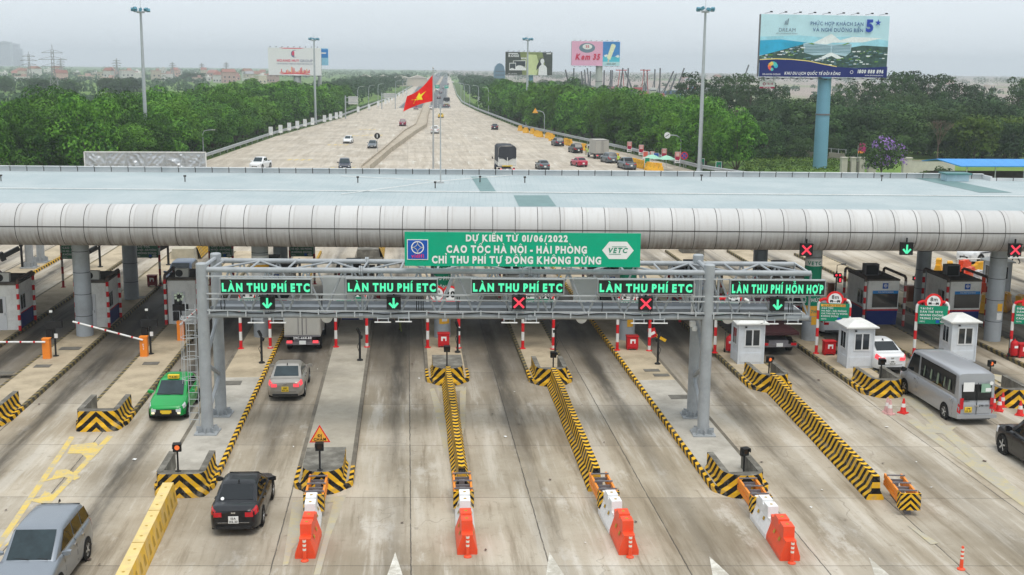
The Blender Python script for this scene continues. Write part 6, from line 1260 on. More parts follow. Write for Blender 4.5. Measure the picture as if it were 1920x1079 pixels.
# ================================================================== people
def person(loc, rz, label, pose, top, bottom, vest=None, cap_=None, bag=None):
    # skeleton -> one skinned surface; pose = stride (m) and arm swing
    st, arm = pose; V = [(0,0,.93),(0,0,1.12),(0,.01,1.34),(0,.01,1.47),(0,.02,1.56),(0,.035,1.66),(0,.02,1.75)]; E = [(0,1),(1,2),(2,3),(3,4),(4,5),(5,6)]; Rr = [.145,.14,.16,.085,.062,.098,.07]
    for s_ in (-1, 1):
        k = len(V); f = st*s_; V += [(s_*.09,0,.86),(s_*.10,f*.5+.03,.50),(s_*.10,f-.02,.10),(s_*.11,f+.13,.04)]; E += [(0,k),(k,k+1),(k+1,k+2),(k+2,k+3)]; Rr += [.095,.066,.048,.045]
        k = len(V); g = -f*arm; V += [(s_*.18,.0,1.42),(s_*.23,g*.3-.02,1.15),(s_*.235,g*.6+.06,.90),(s_*.235,g*.65+.09,.81),(s_*.225,g*.65+.10,.74)]; E += [(2,k),(k,k+1),(k+1,k+2),(k+2,k+3),(k+3,k+4)]; Rr += [.07,.05,.038,.032,.022]
    me = bpy.data.meshes.new('person'); me.from_pydata(V, E, []); o = bpy.data.objects.new('tmp_person', me); COL.objects.link(o)
    md_ = o.modifiers.new('skin', 'SKIN'); sv = me.skin_vertices[0].data
    for q, r in zip(sv, Rr): q.radius = (r, r*.85)
    sv[0].use_root = True; sm = o.modifiers.new('sub', 'SUBSURF'); sm.levels = 1; sm.render_levels = 1
    m2 = bpy.data.meshes.new_from_object(o.evaluated_get(bpy.context.evaluated_depsgraph_get())); bpy.data.objects.remove(o)
    m2.name = 'person'; o = bpy.data.objects.new('person', m2); COL.objects.link(o); m2.materials.clear()
    sk = M('skin', (.42,.25,.17), .6); hair = M('black_hair', (.012,.01,.01), .6); shoe = M_BLACK
    for q in (top, bottom, sk, hair, shoe): m2.materials.append(q)
    for p in m2.polygons:
        c = p.center; z = c.z; ax = abs(c.x)
        p.material_index = 4 if z < .10 else 1 if z < .95 and ax < .2 else 2 if (z < .84 and ax >= .2) else 3 if (z > 1.68 or (z > 1.58 and c.y < -.0)) else 2 if z > 1.50 else 0
        p.use_smooth = True
    o.location = loc; o.rotation_euler = (0,0,rz); tag(o, label, 'person')
    h = MB(); 
    for s_ in (-1, 1):
        k = st*s_*-arm
        for q in range(4): h.tube([(s_*.222+(q-1.5)*.006, k*.65+.085+q*.018, .76), (s_*.215, k*.65+.10+q*.018, .69-.004*abs(q-1.5)), (s_*.205, k*.65+.105+q*.016, .655)], [.009,.008,.007], 5)
        h.tube([(s_*.22, k*.65+.12, .78), (s_*.2, k*.65+.15, .735)], [.010,.008], 5)
        h.box((s_*.09, .118, 1.655), (.03,.02,.02)) if False else None
    h.build('fingers', sk, o); f = MB(); f.box((0,.135,1.645), (.025,.03,.04)); f.box((-.035,.118,1.672), (.022,.012,.010), 1); f.box((.035,.118,1.672), (.022,.012,.010), 1); f.box((0,.118,1.605), (.045,.012,.010), 2)
    for s_ in (-1, 1): f.box((s_*.088,.02,1.65), (.02,.035,.05))
    f.build('face', [sk, hair, M_FRD], o)
    if vest:
        q = MB(); rg = [[(.17*math.cos(2*math.pi*i/14)*w, .02+.145*math.sin(2*math.pi*i/14)*w, z) for i in range(14)] for z, w in ((.92,1.05),(1.1,1.06),(1.3,1.17),(1.44,.95))]; q.loft(rg, 0, cap=False); q.loft([[(x*1.02,y*1.02,zz) for x, y, _ in rg[1]] for zz in (1.06,1.12)], 1, cap=False); q.build('vest', [vest, M_BAND3], o)
    if cap_:
        q = MB(); q.lathe([(.105,1.70),(.10,1.76),(.06,1.80),(0,1.81)], (0,.02,0), 12); q.box((0,.14,1.705), (.15,.12,.015)); q.build('cap', cap_, o)
    return o
M_HV = M('hi_vis_lime', (.45,.62,.06), .7, var=.1); M_OLV = M('olive_cloth', (.16,.17,.05), .8, var=.15); M_DKC = M('dark_cloth', (.02,.022,.03), .8, var=.15); M_KHK = M('khaki_cloth', (.28,.25,.14), .8)
person(G(751,623), .5, 'person in olive clothes striding across the empty lane behind the gantry', (.30,1.0), M_OLV, M_OLV, M_HV)
person(G(1099,291), 1.2, 'person in a lime vest standing in front of the box truck', (.12,.6), M_KHK, M_KHK, M_HV, M_OLV)
person(G(1103,295), .4, 'person in dark trousers and lime vest beside the box truck cab', (.15,.6), M_HV, M_DKC, M_HV)
person(G(1163,315), -.9, 'person all in dark clothes beside the open slate pickup', (.1,.5), M_DKC, M_DKC)
person(G(1159,310), 2.4, 'person in a lime jacket between the slate car and the amber barrier', (.1,.5), M_HV, M_DKC, M_HV, M_OLV)
person(G(1904,495), 1.6, 'person in dark clothes walking behind the stickered column', (.32,1.0), M_DKC, M_DKC)
# ================================================================== light masts, lamps
M_LAMPB = M('floodlight_blue', (.10,.27,.36), .5, .1); M_MAST = M('mast_grey', (.40,.43,.45), .5, .2, var=.08)
for u, vt, y, big, l in [(276,21,192,1,'tall floodlight mast behind the silver tarpaulin board'),(593,75,322,0,'tall floodlight mast in front of the white billboard'),(987,75,314,0,'tall floodlight mast in front of the dark billboard'),(1312,20,181,1,'tall floodlight mast beside the round white sign and the big resort billboard')]:
    base = AY(u, 300, y); base.z = 0; zt = AY(262 if u == 276 else u, vt, y).z
    t = thing('floodlight_mast', l, 'light mast', base, 0, 'tall floodlight masts'); b = MB(); b.tube([(0,0,0),(0,0,zt*.5),(0,0,zt)], [.36,.27,.17], 14); b.lathe([(.5,0),(.5,.1),(.38,.5)], (0,0,0), 14); b.build('pole', M_MAST, t, smooth=40)
    b = MB(); b.lathe([(.6,-.1),(.62,0),(.6,.1)], (0,0,zt-.2), 16); b.tube([(0,0,zt),(0,0,zt+1.6)], .03, 5); 
    for k in range(8): a = k*math.pi/4; b.bar((0,0,zt-.1),(1.15*math.cos(a),1.15*math.sin(a),zt-.05),.06,.06)
    b.build('head_frame', M_MAST, t)
    for k in range(8):
        a = k*math.pi/4+.2; b = MB(); b.box((1.15*math.cos(a), 1.15*math.sin(a), zt+.12+.10*(k % 3)), (.55,.42,.40), 0, a, 1, .5*(1 if k % 2 else -1)); b.build('floodlight', M_LAMPB, t)
def street_lamp(base, h, side, label, grp='street lamps along the highway'):
    t = thing('street_lamp', label, 'street lamp', base, 0, grp); b = MB(); b.tube([(0,0,0),(0,0,h*.85),(side*.25,0,h*.97),(side*.9,0,h),(side*1.6,0,h+.05)], [.11,.09,.07,.06,.05], 8); b.build('pole', M_MAST, t, smooth=50); b = MB(); b.box((side*1.8,0,h+.05), (.55,.2,.1)); b.build('lamp_head', M_AC, t)
for k, (u, v) in enumerate([(677,214),(697,208),(714,202),(746,188),(759,182),(766,178)]): q = G(u, v); street_lamp((q.x-1, q.y, 0), 8.8, 1, 'thin street lamp in front of the dense trees beside the white panels')
for k, (u, v) in enumerate([(909,215),(891,207),(875,202),(865,198),(859,194)]): q = G(u, v); street_lamp((q.x+1.2, q.y, 0), 8.8, -1, 'thin street lamp behind the guardrail of the narrowing carriageway')
q = G(393,296); street_lamp((q.x-1.0, q.y, 0), 4.6, 1, 'low grey lamp post with a bent arm beside the tarpaulin board')
q = G(1011,252); t = thing('street_lamp', 'bent grey post carrying an orange triangular sign above the amber barriers', 'street lamp', (q.x+1.2, q.y, 0), 0); b = MB(); b.tube([(0,0,0),(0,0,4.4),(-.3,0,5.1),(-1.0,0,5.4),(-2.0,0,5.45)], .08, 8); b.build('pole', M_MAST, t, smooth=50)
b = MB(); b.face([(-2.9,-.05,4.95),(-1.5,-.05,4.95),(-2.2,-.05,6.15)]); b.face([(-2.9,.05,4.95),(-2.2,.05,6.15),(-1.5,.05,4.95)]); b.build('triangle_plate', MATS['sign_orange'], t)
q = G(1264,312); t = thing('street_lamp', 'bent grey post carrying a round white end-of-limit sign before the trees', 'street lamp', (q.x+1.0, q.y, 0), 0); b = MB(); b.tube([(0,0,0),(0,0,4.0),(-.2,0,4.6),(-.8,0,4.95),(-1.9,0,5.0)], .08, 8); b.build('pole', M_MAST, t, smooth=50)
b = MB(); b.lathe([(0,-.03),(.5,-.03),(.5,.03),(0,.03)], (-2.3,-.05,4.95), 24, 0, 'Y'); o = b.build('round_plate', M_SW, t); b = MB(); b.bar((-2.6,-.1,4.75),(-2.0,-.1,5.15),.02,.10); b.build('slash', M_BLACK, o)
q = G(706,281); t = thing('keep_sign', 'small round black and white sign on a post at the median', 'road sign', (q.x+.3, q.y-6, 0), 0); b = MB(); b.tube([(0,0,0),(0,0,2.6)], .05, 6); b.build('post', M_STEEL, t); b = MB(); b.lathe([(0,-.02),(.55,-.02),(.55,.02),(0,.02)], (0,-.05,2.9), 20, 0, 'Y'); b.box((0,-.09,2.9), (.14,.01,.6), 1); b.build('plate', [M_BLACK, M_SW], t)
q = G(1282,316); t = thing('no_parking_sign', 'round blue no stopping sign with red border and cross', 'road sign', (q.x, q.y, 0), 0); b = MB(); b.tube([(0,0,0),(0,0,2.2)], .05, 6); b.build('post', M_STEEL, t); b = MB(); b.lathe([(0,-.02),(.62,-.02),(.62,.02),(0,.02)], (0,-.05,2.0), 24, 0, 'Y'); b.disc((0,-.08,2.0), (0,-1,0), .48, 24, 1); b.bar((-.35,-.09,1.65),(.35,-.09,2.35),.008,.10,0); b.bar((-.35,-.095,2.35),(.35,-.095,1.65),.008,.10,0); b.build('plate', [MATS['sign_red'], M_SBLUE], t)
# ================================================================== roadside panels
px = [(516,258),(534,254),(550,249),(565,245),(579,241),(593,238),(615,232),(626,229),(637,226),(645,224),(677,213),(697,207),(714,201),(727,197),(733,194),(739,190),(746,186),(752,182),(759,178),(765,175)]
pt = None
for k, (u, v) in enumerate(px):
    q = G(u, v+1.5); l = 'small white notice panel on a stake in the row behind the guardrail'
    if pt is None:
        pt = thing('notice_sign', l, 'panel', (q.x-.9, q.y, 0), 0, 'white panels in a row along the guardrail'); b = MB(); b.box((0,0,1.55), (.85,.06,1.75)); b.build('panel', M_SW, pt); b = MB(); b.box((0,.06,1.1), (.08,.06,2.2)); b.build('stake', M_STEEL, pt)
        b = MB(); 
        for z in (2.2,1.9,1.6,1.3): b.box((0,-.034,z), (.55,.004,.10))
        b.build('print', M('print_pale', (.45,.52,.56), .6), pt)
    else: dup(pt, (q.x-.9, q.y, 0), rnd.uniform(-.06,.06))
for k, (u, v0, v1) in enumerate([(1180,266,285),(1202,272,291),(1223,284,296),(1245,279,300),(1270,285,306)]):
    y = [216,207,203,194,186][k]; a, c = AY(u, v0, y), AY(u, v1, y); h = a.z-c.z; t = thing('advert_flag', 'upright red and white advert panel, %s' % ['nearest the box truck','above the small red board','low and half hidden mid row','above the green umbrellas','next to the round blue sign'][k], 'advert panel', (c.x, y, 0), 0, 'red and white advert panels before the trees')
    b = MB(); b.box((0,0,c.z+h/2), (.85,.06,h)); b.box((0,-.034,c.z+h*.66), (.8,.01,h*.62), 1); b.build('panel', [M_SW, M('advert_coral', (.62,.13,.10), .5)], t); b = MB(); b.face([(-.36,-.045,c.z+h*.30),(.30,-.045,c.z+h*.22),(.30,-.045,c.z+h*.52),(-.36,-.045,c.z+h*.6)]); 
    b.build('red_shape', M('advert_crimson', (.40,.01,.06), .5), t); b = MB()
    for q in range(3): b.box((0,-.046,c.z+h*(.88-.12*q)), (.55,.006,.10))
    b.box((0,-.04,c.z+h*.12), (.6,.006,.12), 1); b.build('print', [M_SW, M_GREY], t); b = MB(); 
    for x in (-.35,.35): b.bar((x,.05,0),(x,.05,c.z+h*.9),.05,.05)
    b.build('stake', M_STEEL, t)
for u, v, w, h, mt, l in [(1210,301,.95,1.3,'advert_coral','small red standing board between advert panels'),(1230,302,1.0,1.1,'sign_blue','small blue and white standing board between advert panels'),(1213,319,.85,1.7,'sign_green','green poster stand beside the umbrellas'),(1315,321,.9,1.7,'sign_green','green and white poster stand at the foot of the floodlight mast'),(1347,325,.95,1.5,'sign_green','green and white poster stand in front of the dark tree')]:
    q = G(u, v); t = thing('street_poster', l, 'poster stand', (q.x, q.y, 0), 0); b = MB(); b.box((0,0,.25+h/2), (w,.08,h)); b.build('frame', M_SW, t); b = MB(); b.box((0,-.05,.3+h*.58), (w*.84,.02,h*.68)); b.build('poster', MATS[mt], t); b = MB(); b.box((0,.12,.3), (w*.7,.3,.06)); b.bar((-w*.4,0,0),(-w*.4,0,.5),.06,.06); b.bar((w*.4,0,0),(w*.4,0,.5),.06,.06); b.build('foot', M_GREY, t)
    if 'green' in l: b = MB(); b.lathe([(0,-.01),(.2,0)], (.05,-.065,.35+h*.5), 10, 0, 'Y'); b.build('picture', M_GREY, t)
for u, v, l in [(1222,318,'pale green umbrella nearer the poster stand'),(1249,320,'pale green umbrella nearer the round blue sign')]:
    q = G(u, v); t = thing('umbrella', l, 'umbrella', (q.x, q.y, 0), .3, 'green market umbrellas'); b = MB(); n = 8; b.loft([[(r*math.cos(2*math.pi*i/n+.2), r*math.sin(2*math.pi*i/n+.2), z) for i in range(n)] for r, z in ((1.35,1.75),(1.3,1.8),(.7,2.15),(.02,2.35))], 0, cap=False); b.build('canopy', M('umbrella_green', (.30,.55,.42), .7, var=.06), t); b = MB(); b.tube([(0,0,0),(0,0,2.4)], .03, 6); b.build('pole', M_STEEL, t)
for k, (u, v, r_) in enumerate([(978,246,0),(990,250,.2),(1001,252,0),(1010,256,.1),(1017,258,.3),(1030,260,0),(1036,262,0),(1040,265,.2),(1064,272,0),(1072,274,.1),(1099,283,.2),(1160,303,0),(1193,313,.1),(1200,315,0),(1209,317,.2),(1222,321,0),(1233,322,.4),(1241,323,.1)]):
    q = G(u, v); o = plastic(q, .3+r_, M_YP, 'amber plastic barrier in the loose row along the guardrail', 'amber plastic barriers along the guardrail'); o.scale = (1.4,1.2,1.35)
# tarpaulin board
y = 150; a, c = AY(158,285,y), AY(387,319,y); W = c.x-a.x; h = a.z-c.z; t = thing('tarpaulin_board', 'long board backed with wrinkled silver tarpaulin on a steel frame behind the canopy', 'sign board', ((a.x+c.x)/2, y, 0), 0)
b = MB(); nx, nz = 150, 18
from mathutils import noise as NZ
def tz(i, j):
    x = i/nx; z = j/nz; s = (x*6) % 1; k = int(x*6)*3.1
    a = NZ.noise(Vector((s*2.6+z*1.9*(-1)**int(x*6)+k, z*.9-s*1.2, k))); c_ = NZ.noise(Vector((x*42, z*7, 5))); return math.sin(s*math.pi)**.5*(.34*abs(a)+.10*c_)
for i in range(nx):
    for j in range(nz): b.face([(-W/2+W*p/nx, -.05+tz(p, q), c.z+h*q/nz) for p, q in ((i,j),(i+1,j),(i+1,j+1),(i,j+1))])
b.build('tarpaulin', M('silver_tarpaulin', (.45,.47,.49), .35, .5, var=.15, scale=.6), t, smooth=70); b = MB()
for z in (c.z, c.z+h): b.bar((-W/2,-.06,z),(W/2,-.06,z),.12,.12)
for x in (-W/2, W/2): b.bar((x,-.06,c.z),(x,-.06,c.z+h),.12,.12)
b.build('edge_frame', M_WHITE, t); b = MB()
for k in range(7): x = -W/2+.5+k*(W-1)/6; b.bar((x,-.22,0),(x,-.22,c.z+h),.05,.05); b.bar((x,-.22,c.z+h*.8),(x-.4,-1.4,c.z-.6),.04,.04)
b.bar((-W/2,-.26,c.z+h*.35),(W/2,-.26,c.z+h*.35),.06,.06); b.build('frame', M_STEEL, t)
# overhead boards
for u0, u1, v0, v1, vb, l, mt, pp in [(653,671,181,196,223,'grey backed cantilever road board near the white panels',M_AC,648),(719,741,175,184,205,'grey backed road board on two legs farther along the trees',M_AC,716)]:
    q = G(pp, vb); y = q.y; a, c = AY(u0, v0, y), AY(u1, v1, y); t = thing('road_board', l, 'road sign', (q.x, y, 0), 0); b = MB(); b.box(((a.x+c.x)/2-q.x,0,(a.z+c.z)/2), (c.x-a.x,.12,a.z-c.z)); 
    for z in (a.z*.6+c.z*.4, a.z*.3+c.z*.7): b.box(((a.x+c.x)/2-q.x,-.09,z), (c.x-a.x,.06,.08), 1)
    b.build('board', [mt, M_STEEL], t); b = MB(); b.tube([(0,0,0),(0,0,a.z+.2)], .2, 10); b.bar((0,0,c.z+.6),(c.x-q.x,0,c.z+.6),.2,.2); b.bar((0,0,a.z-.4),(c.x-q.x,0,a.z-.4),.2,.2)
    if pp == 716: b.tube([(c.x-q.x,0,0),(c.x-q.x,0,a.z)], .16, 8)
    b.build('post', M_MAST, t)
for u0, u1, v0, v1, l in [(815.5,824,159.5,166,'far green overhead board nearer the flag, above the asphalt'),(833.5,841,160.5,166,'far green overhead board above the middle of the asphalt')]:
    y = 700; a, c = AY(u0, v0, y), AY(u1, v1, y); t = thing('road_board', l, 'road sign', ((a.x+c.x)/2, y, 0), 0, 'green overhead boards far along the highway'); b = MB(); b.box((0,0,(a.z+c.z)/2), (c.x-a.x,.15,a.z-c.z)); b.box((0,-.09,(a.z+c.z)/2+.3), ((c.x-a.x)*.6,.02,.3), 1); b.build('board', [M('overhead_green', (.02,.34,.24), .5), M_SW], t); b = MB()
    b.tube([(-(c.x-a.x)/2,.2,0),(-(c.x-a.x)/2,.2,a.z)], .15, 8); b.build('post', M_MAST, t)
# ================================================================== billboards
def billboard(uL, vT, uR, vB, y, pole_u, pole_w, polem, label, yaw=0.0, legs=None):
    a, c = AY(uL, vT, y), AY(uR, vB, y); W, h = c.x-a.x, a.z-c.z; cx, cz = (a.x+c.x)/2, (a.z+c.z)/2; t = thing('billboard', label, 'billboard', (cx, y, 0), yaw)
    b = MB(); b.box((0,.45,cz), (W,.8,h)); b.build('panel_box', M_GREY, t); px_ = AY(pole_u, vB, y).x-cx; b = MB(); b.lathe([(pole_w,0),(pole_w*.93,cz-h/2-.02)], (px_,.5,0), 20); b.lathe([(pole_w*1.04,cz-h/2-6),(pole_w*1.04,cz-h/2-5.75)], (px_,.5,0), 20, 1); b.build('pole', [polem, M_GREY], t, smooth=40)
    b = MB(); b.box((0,-.5,cz-h/2-.25), (W,.9,.06)); 
    for k in range(9):
        x = -W/2+W*(k+.5)/9
        for z, s_ in ((cz+h/2, 1), (cz-h/2, -1)): b.bar((x-W*.03,0,z+s_*.12),(x,-1.1,z+s_*.3),.05,.05); b.box((x,-1.2,z+s_*.32), (.3,.35,.2))
    b.build('flood_lamp_row', M_TRIM, t); return t, W, h, cz
def art(t, polys, mats, name='artwork'):
    b = MB(); 
    for k, (m, pts) in enumerate(polys): b.face([(x, .04-.006*k if len(pts[0]) == 2 else p_[2], z) for p_ in pts for x, z in [p_[:2]]], m)
    return b.build(name, mats, t)
def rect(x0, z0, x1, z1): return [(x0,z0),(x1,z0),(x1,z1),(x0,z1)]
M_PBLUE = M('pole_blue', (.16,.34,.45), .5, .1, var=.06, scale=.3)
t, W, h, cz = billboard(1425.5, 27, 1664, 146, 187, 1549, 1.12, M_PBLUE, 'big resort billboard on a blue pole reading DREAM and 1800 888 896', R(3))
U = lambda x: -W/2+W*x; V = lambda z: cz+h/2-h*z; PP = lambda l: [(U(x), V(z)) for x, z in l][::-1]
AM = [M('print_sky', (.52,.74,.82), .5, var=.10, scale=.15), M('print_sea', (.03,.36,.58), .5, var=.35, scale=.2), M('print_foliage', (.05,.10,.085), .6, var=.6, scale=1.2), M('print_navy', (.008,.018,.15), .5, var=.08), M('print_yellow', (.85,.68,.22), .5), M('print_tower', (.42,.58,.66), .5, var=.25, scale=.6, stretch=(.3,1,3)), M('print_white', (.80,.83,.84), .5), M('print_paleblue', (.35,.66,.78), .5, var=.25, scale=.3), M('print_green', (.15,.30,.06), .5), M('print_shade', (.16,.27,.33), .5)]
pl = [(0, PP([(0,0),(1,0),(1,1),(0,1)])), (7, PP([(0,.36),(.3,.33),(.5,.36),(.75,.33),(1,.40),(1,.56),(0,.62)])), (1, PP([(0,.42),(.16,.40),(.38,.45),(.30,.52),(.12,.62),(0,.66)])), (1, PP([(0,.5),(.2,.52),(.08,.63),(0,.66)])), (6, PP([(.40,.46),(.55,.30),(.62,.40),(.52,.47)])), (6, PP([(.55,.44),(.72,.34),(.95,.36),(.8,.43)])), (2, PP([(0,.67),(.34,.47),(.5,.5),(.7,.52),(.8,.48),(1,.50),(1,.86),(.62,.84),(.3,.76),(0,.78)]))]
pl += [(6, PP([(.42,.73),(.5,.655),(.56,.58),(.63,.67),(.66,.70),(.60,.70),(.56,.655),(.50,.71)])), (5, PP([(.335,.46),(.365,.445),(.54,.475),(.552,.46),(.556,.60),(.50,.64),(.42,.65),(.345,.61)])), (5, PP([(.552,.46),(.57,.475),(.69,.45),(.715,.465),(.705,.60),(.67,.66),(.60,.635),(.556,.60)]))]
for k in range(6):
    z0 = .475+.024*k; pl.append((9, PP([(.345,z0+.004),(.44,z0-.002),(.55,z0+.02-.006*k),(.55,z0+.030-.006*k),(.44,z0+.010),(.345,z0+.016)]))); pl.append((9, PP([(.56,z0+.02-.006*k),(.63,z0+.002),(.705,z0+.004),(.703,z0+.016),(.63,z0+.014),(.56,z0+.030-.006*k)])))
pl += [(8, PP([(.37,.457),(.40,.447),(.425,.465),(.41,.475)])), (8, PP([(.635,.477),(.68,.440),(.70,.442),(.65,.482)]))]
rr = random.Random(3)
for k in range(190):
    x = rr.choice([rr.uniform(.02,.34), rr.uniform(.70,.99), rr.uniform(.3,.8)]); zlo = .68-.6*x if x < .34 else (.68 if x < .7 else .53); z = rr.uniform(max(.5,zlo), .80 if x > .4 else min(.76, zlo+.13)); s_ = rr.uniform(.004,.011)
    pl.append((rr.choice([6,6,2,8,9,9]), PP([(x-s_,z-s_*.9),(x+s_*1.6,z-s_*.9),(x+s_,z+s_*.9),(x-s_*1.4,z+s_*.8)])))
wv = [(x/20, .745+.075*math.sin((x/20-.28)*3.6)*(-1 if False else 1)+(-.0 if x else 0)) for x in range(21)]
wv = [(0,.735),(.12,.72),(.24,.725),(.38,.75),(.5,.80),(.6,.835),(.75,.85),(.9,.835),(1,.82)]
pl += [(4, PP([(x, z-.014) for x, z in wv[:6]]+[(x, z+.01) for x, z in wv[:6]][::-1])), (3, PP(wv+[(1,1),(0,1)])[::1])]
def artq(t, pl, mats):
    b = MB()
    for k, (m, pts) in enumerate(pl):
        y = .035-.0012*k; f = [Vector((x, y, z)) for x, z in pts]; n_ = Vector((0,0,0))
        for i in range(len(f)): n_ += f[i].cross(f[(i+1) % len(f)])
        b.face(f if n_.y < 0 else f[::-1], m)
    return b.build('printed_picture', mats, t)
q = artq(t, pl, AM); YT = -.24
b = MB(); TX = lambda s, x, z, hh, m, al='c', bd=.02, wd=None, sl=0: text(b, s, (U(x), YT, V(z)), (1,0,0), (0,0,1), hh, m, al, bd, wd, slant=sl, lift=.0)
TX('DREAM', .20, .275, .56, 0, bd=.0, wd=3.75); TX('ĐỒ SƠN GRANDEUR RESORT', .20, .315, .17, 0, bd=0, wd=5.0); TX('PHỨC HỢP KHÁCH SẠN', .79, .165, .55, 1, 'r', .015, 8.7); TX('VÀ NGHỈ DƯỠNG BIỂN', .79, .265, .55, 1, 'r', .015, 8.3); TX('5', .84, .25, 1.75, 2, bd=.05)
TX('KHU DU LỊCH QUỐC TẾ ĐỒI RỒNG', .195, .965, .42, 3, 'l', .035, 9.2, .18); TX('1800 888 896', .97, .93, .52, 3, 'r', .045, 4.3, .12); TX('www.dragonocean.vn', .97, .975, .2, 3, 'r', .02, 4.2); TX('DRAGON OCEAN', .095, .975, .24, 3, 'c', .02, 2.9)
sp = [(U(.905)+(.55 if k % 2 == 0 else .22)*math.sin(k*math.pi/5), V(.11)+(.55 if k % 2 == 0 else .22)*math.cos(k*math.pi/5)) for k in range(10)]
for k in range(10): b.face([(U(.905), YT, V(.11)), (*((sp[k][0], YT, sp[k][1])),), (sp[(k+1) % 10][0], YT, sp[(k+1) % 10][1])], 2)
for k in range(3): b.face([(U(.178+.010*k), YT, V(.165)), (U(.184+.010*k), YT, V(.165)), (U(.186+.012*k), YT, V(.10-.02*k)), (U(.181+.011*k), YT, V(.11-.02*k))], 0)
b.ring((U(.72), YT-.002, V(.915)), (0,-1,0), .2, .27, 18, 3); b.build('lettering', [M('print_grey_ink', (.12,.16,.22), .5), M('print_ink_blue', (.035,.10,.26), .5), M('print_star_blue', (.02,.06,.42), .5), M_SW], t)
b = MB()
for k in range(9):
    a = .2+k*.55; r_ = .72-.02*k; b.disc((U(.10)+r_*.8*math.cos(a), YT-.003*k, V(.84)+r_*.75*math.sin(a)), (0,-1,0), .34-.012*k, 12, [0,1,1,2,2,3,4,4,1][k])
b.build('emblem', [M('emblem_cyan', (.03,.42,.60), .5), M('emblem_teal', (.10,.55,.50), .5), M('emblem_gold', (.75,.55,.12), .5), M('emblem_orange', (.85,.28,.05), .5), M('emblem_coral', (.75,.10,.08), .5)], t)
# small hanging sign below it
a, c = AY(1424.5,152.5,186.5), AY(1452,166,186.5); s2 = thing('hanging_sign', 'small white sign with a red band hung under the resort billboard', 'sign', ((a.x+c.x)/2, 186.5, (a.z+c.z)/2), 0); w2, h2 = c.x-a.x, a.z-c.z
b = MB(); b.box((0,0,0), (w2,.1,h2)); b.box((0,-.055,-h2*.4), (w2,.02,h2*.22), 1); b.build('board', [M_SW, MATS['advert_crimson']], s2); b = MB(); b.ring((-w2*.2,-.06,.12), (0,-1,0), .13, .24, 18); text(b, 'TÀI HÈ', (w2*.17,-.06,0), (1,0,0), (0,0,1), .3, width=w2*.45); b.build('lettering', MATS['advert_crimson'], s2); b = MB(); text(b, '0912 381 282', (0,-.07,-h2*.46), (1,0,0), (0,0,1), .14, width=w2*.6); b.build('phone_number', M_SW, s2); b = MB()
for x in (-w2*.4, w2*.4): b.bar((x,.05,0),(x,.05,h2*.5+.6),.06,.06)
b.build('hanger', M_GREY, s2)
# pink and blue ice cream billboard
M_PCON = M('pole_concrete', (.42,.43,.42), .7, var=.1)
t, W, h, cz = billboard(1072, 77.5, 1162, 124, 455, 1124, 1.35, M_PCON, 'pink billboard reading Kem 35 with a blue ice cream panel', R(2)); xs = -W/2+W*.645
pl = [(0, rect(-W/2, cz-h/2, xs, cz+h/2)), (1, rect(xs, cz-h/2, W/2, cz+h/2)), (2, rect(xs, cz-h/2+.9, W/2, cz-h*.12)), (3, rect(xs, cz-h/2, W/2, cz-h/2+1.5)), (4, [(xs+.4,cz-.6),(xs+1.6,cz-.2),(xs+2.2,cz-.9),(xs+.9,cz-1.3)]), (4, [(W/2-1.8,cz-1.0),(W/2-.7,cz-.3),(W/2-.1,cz-.9),(W/2-.6,cz-1.5)])]
ell = lambda x, z, rx, rz_: [(x+rx*math.cos(2*math.pi*i/28), z+rz_*math.sin(2*math.pi*i/28)) for i in range(28)]
xc = (-W/2+xs)/2; pl += [(5, ell(xc-.1, cz+h*.23, W*.165, h*.20)), (4, ell(xc, cz+h*.28, W*.10, h*.115)), (6, [(xs+1.6,cz-h*.18),(xs+2.9,cz-h*.26),(xs+4.9,cz+h*.32),(xs+4.6,cz+h*.38),(xs+3.6,cz+h*.41),(xs+3.2,cz+h*.38)]), (7, [(xs+1.9,cz-h*.34),(xs+2.3,cz-h*.36),(xs+2.6,cz-h*.24),(xs+2.0,cz-h*.22)])]
artq(t, pl, [M('print_pink', (.78,.40,.56), .5, var=.04), M('print_azure', (.03,.22,.56), .5, var=.15, scale=.3), M('print_aqua', (.06,.48,.62), .5, var=.2, scale=.3), M('print_paleaqua', (.45,.68,.72), .5), M_SW, M('print_slate', (.14,.22,.28), .5), M('print_cream', (.80,.80,.55), .5), M('print_stick', (.65,.55,.40), .5)])
b = MB(); rd = M('print_cherry', (.62,.015,.07), .5); text(b, 'Kem 35', (xc+.1,-.06,cz-h*.25), (1,0,0), (0,0,1), h*.23, bold=.05, width=W*.5, slant=.2); text(b, '35', (xc,-.06,cz+h*.235), (1,0,0), (0,0,1), h*.11, bold=.02); b.build('lettering', rd, t)
b = MB(); text(b, '1800 6017', (xs+W*.18,-.06,cz-h*.45), (1,0,0), (0,0,1), .55, bold=.02); b.build('phone_number', M_GREY, t)
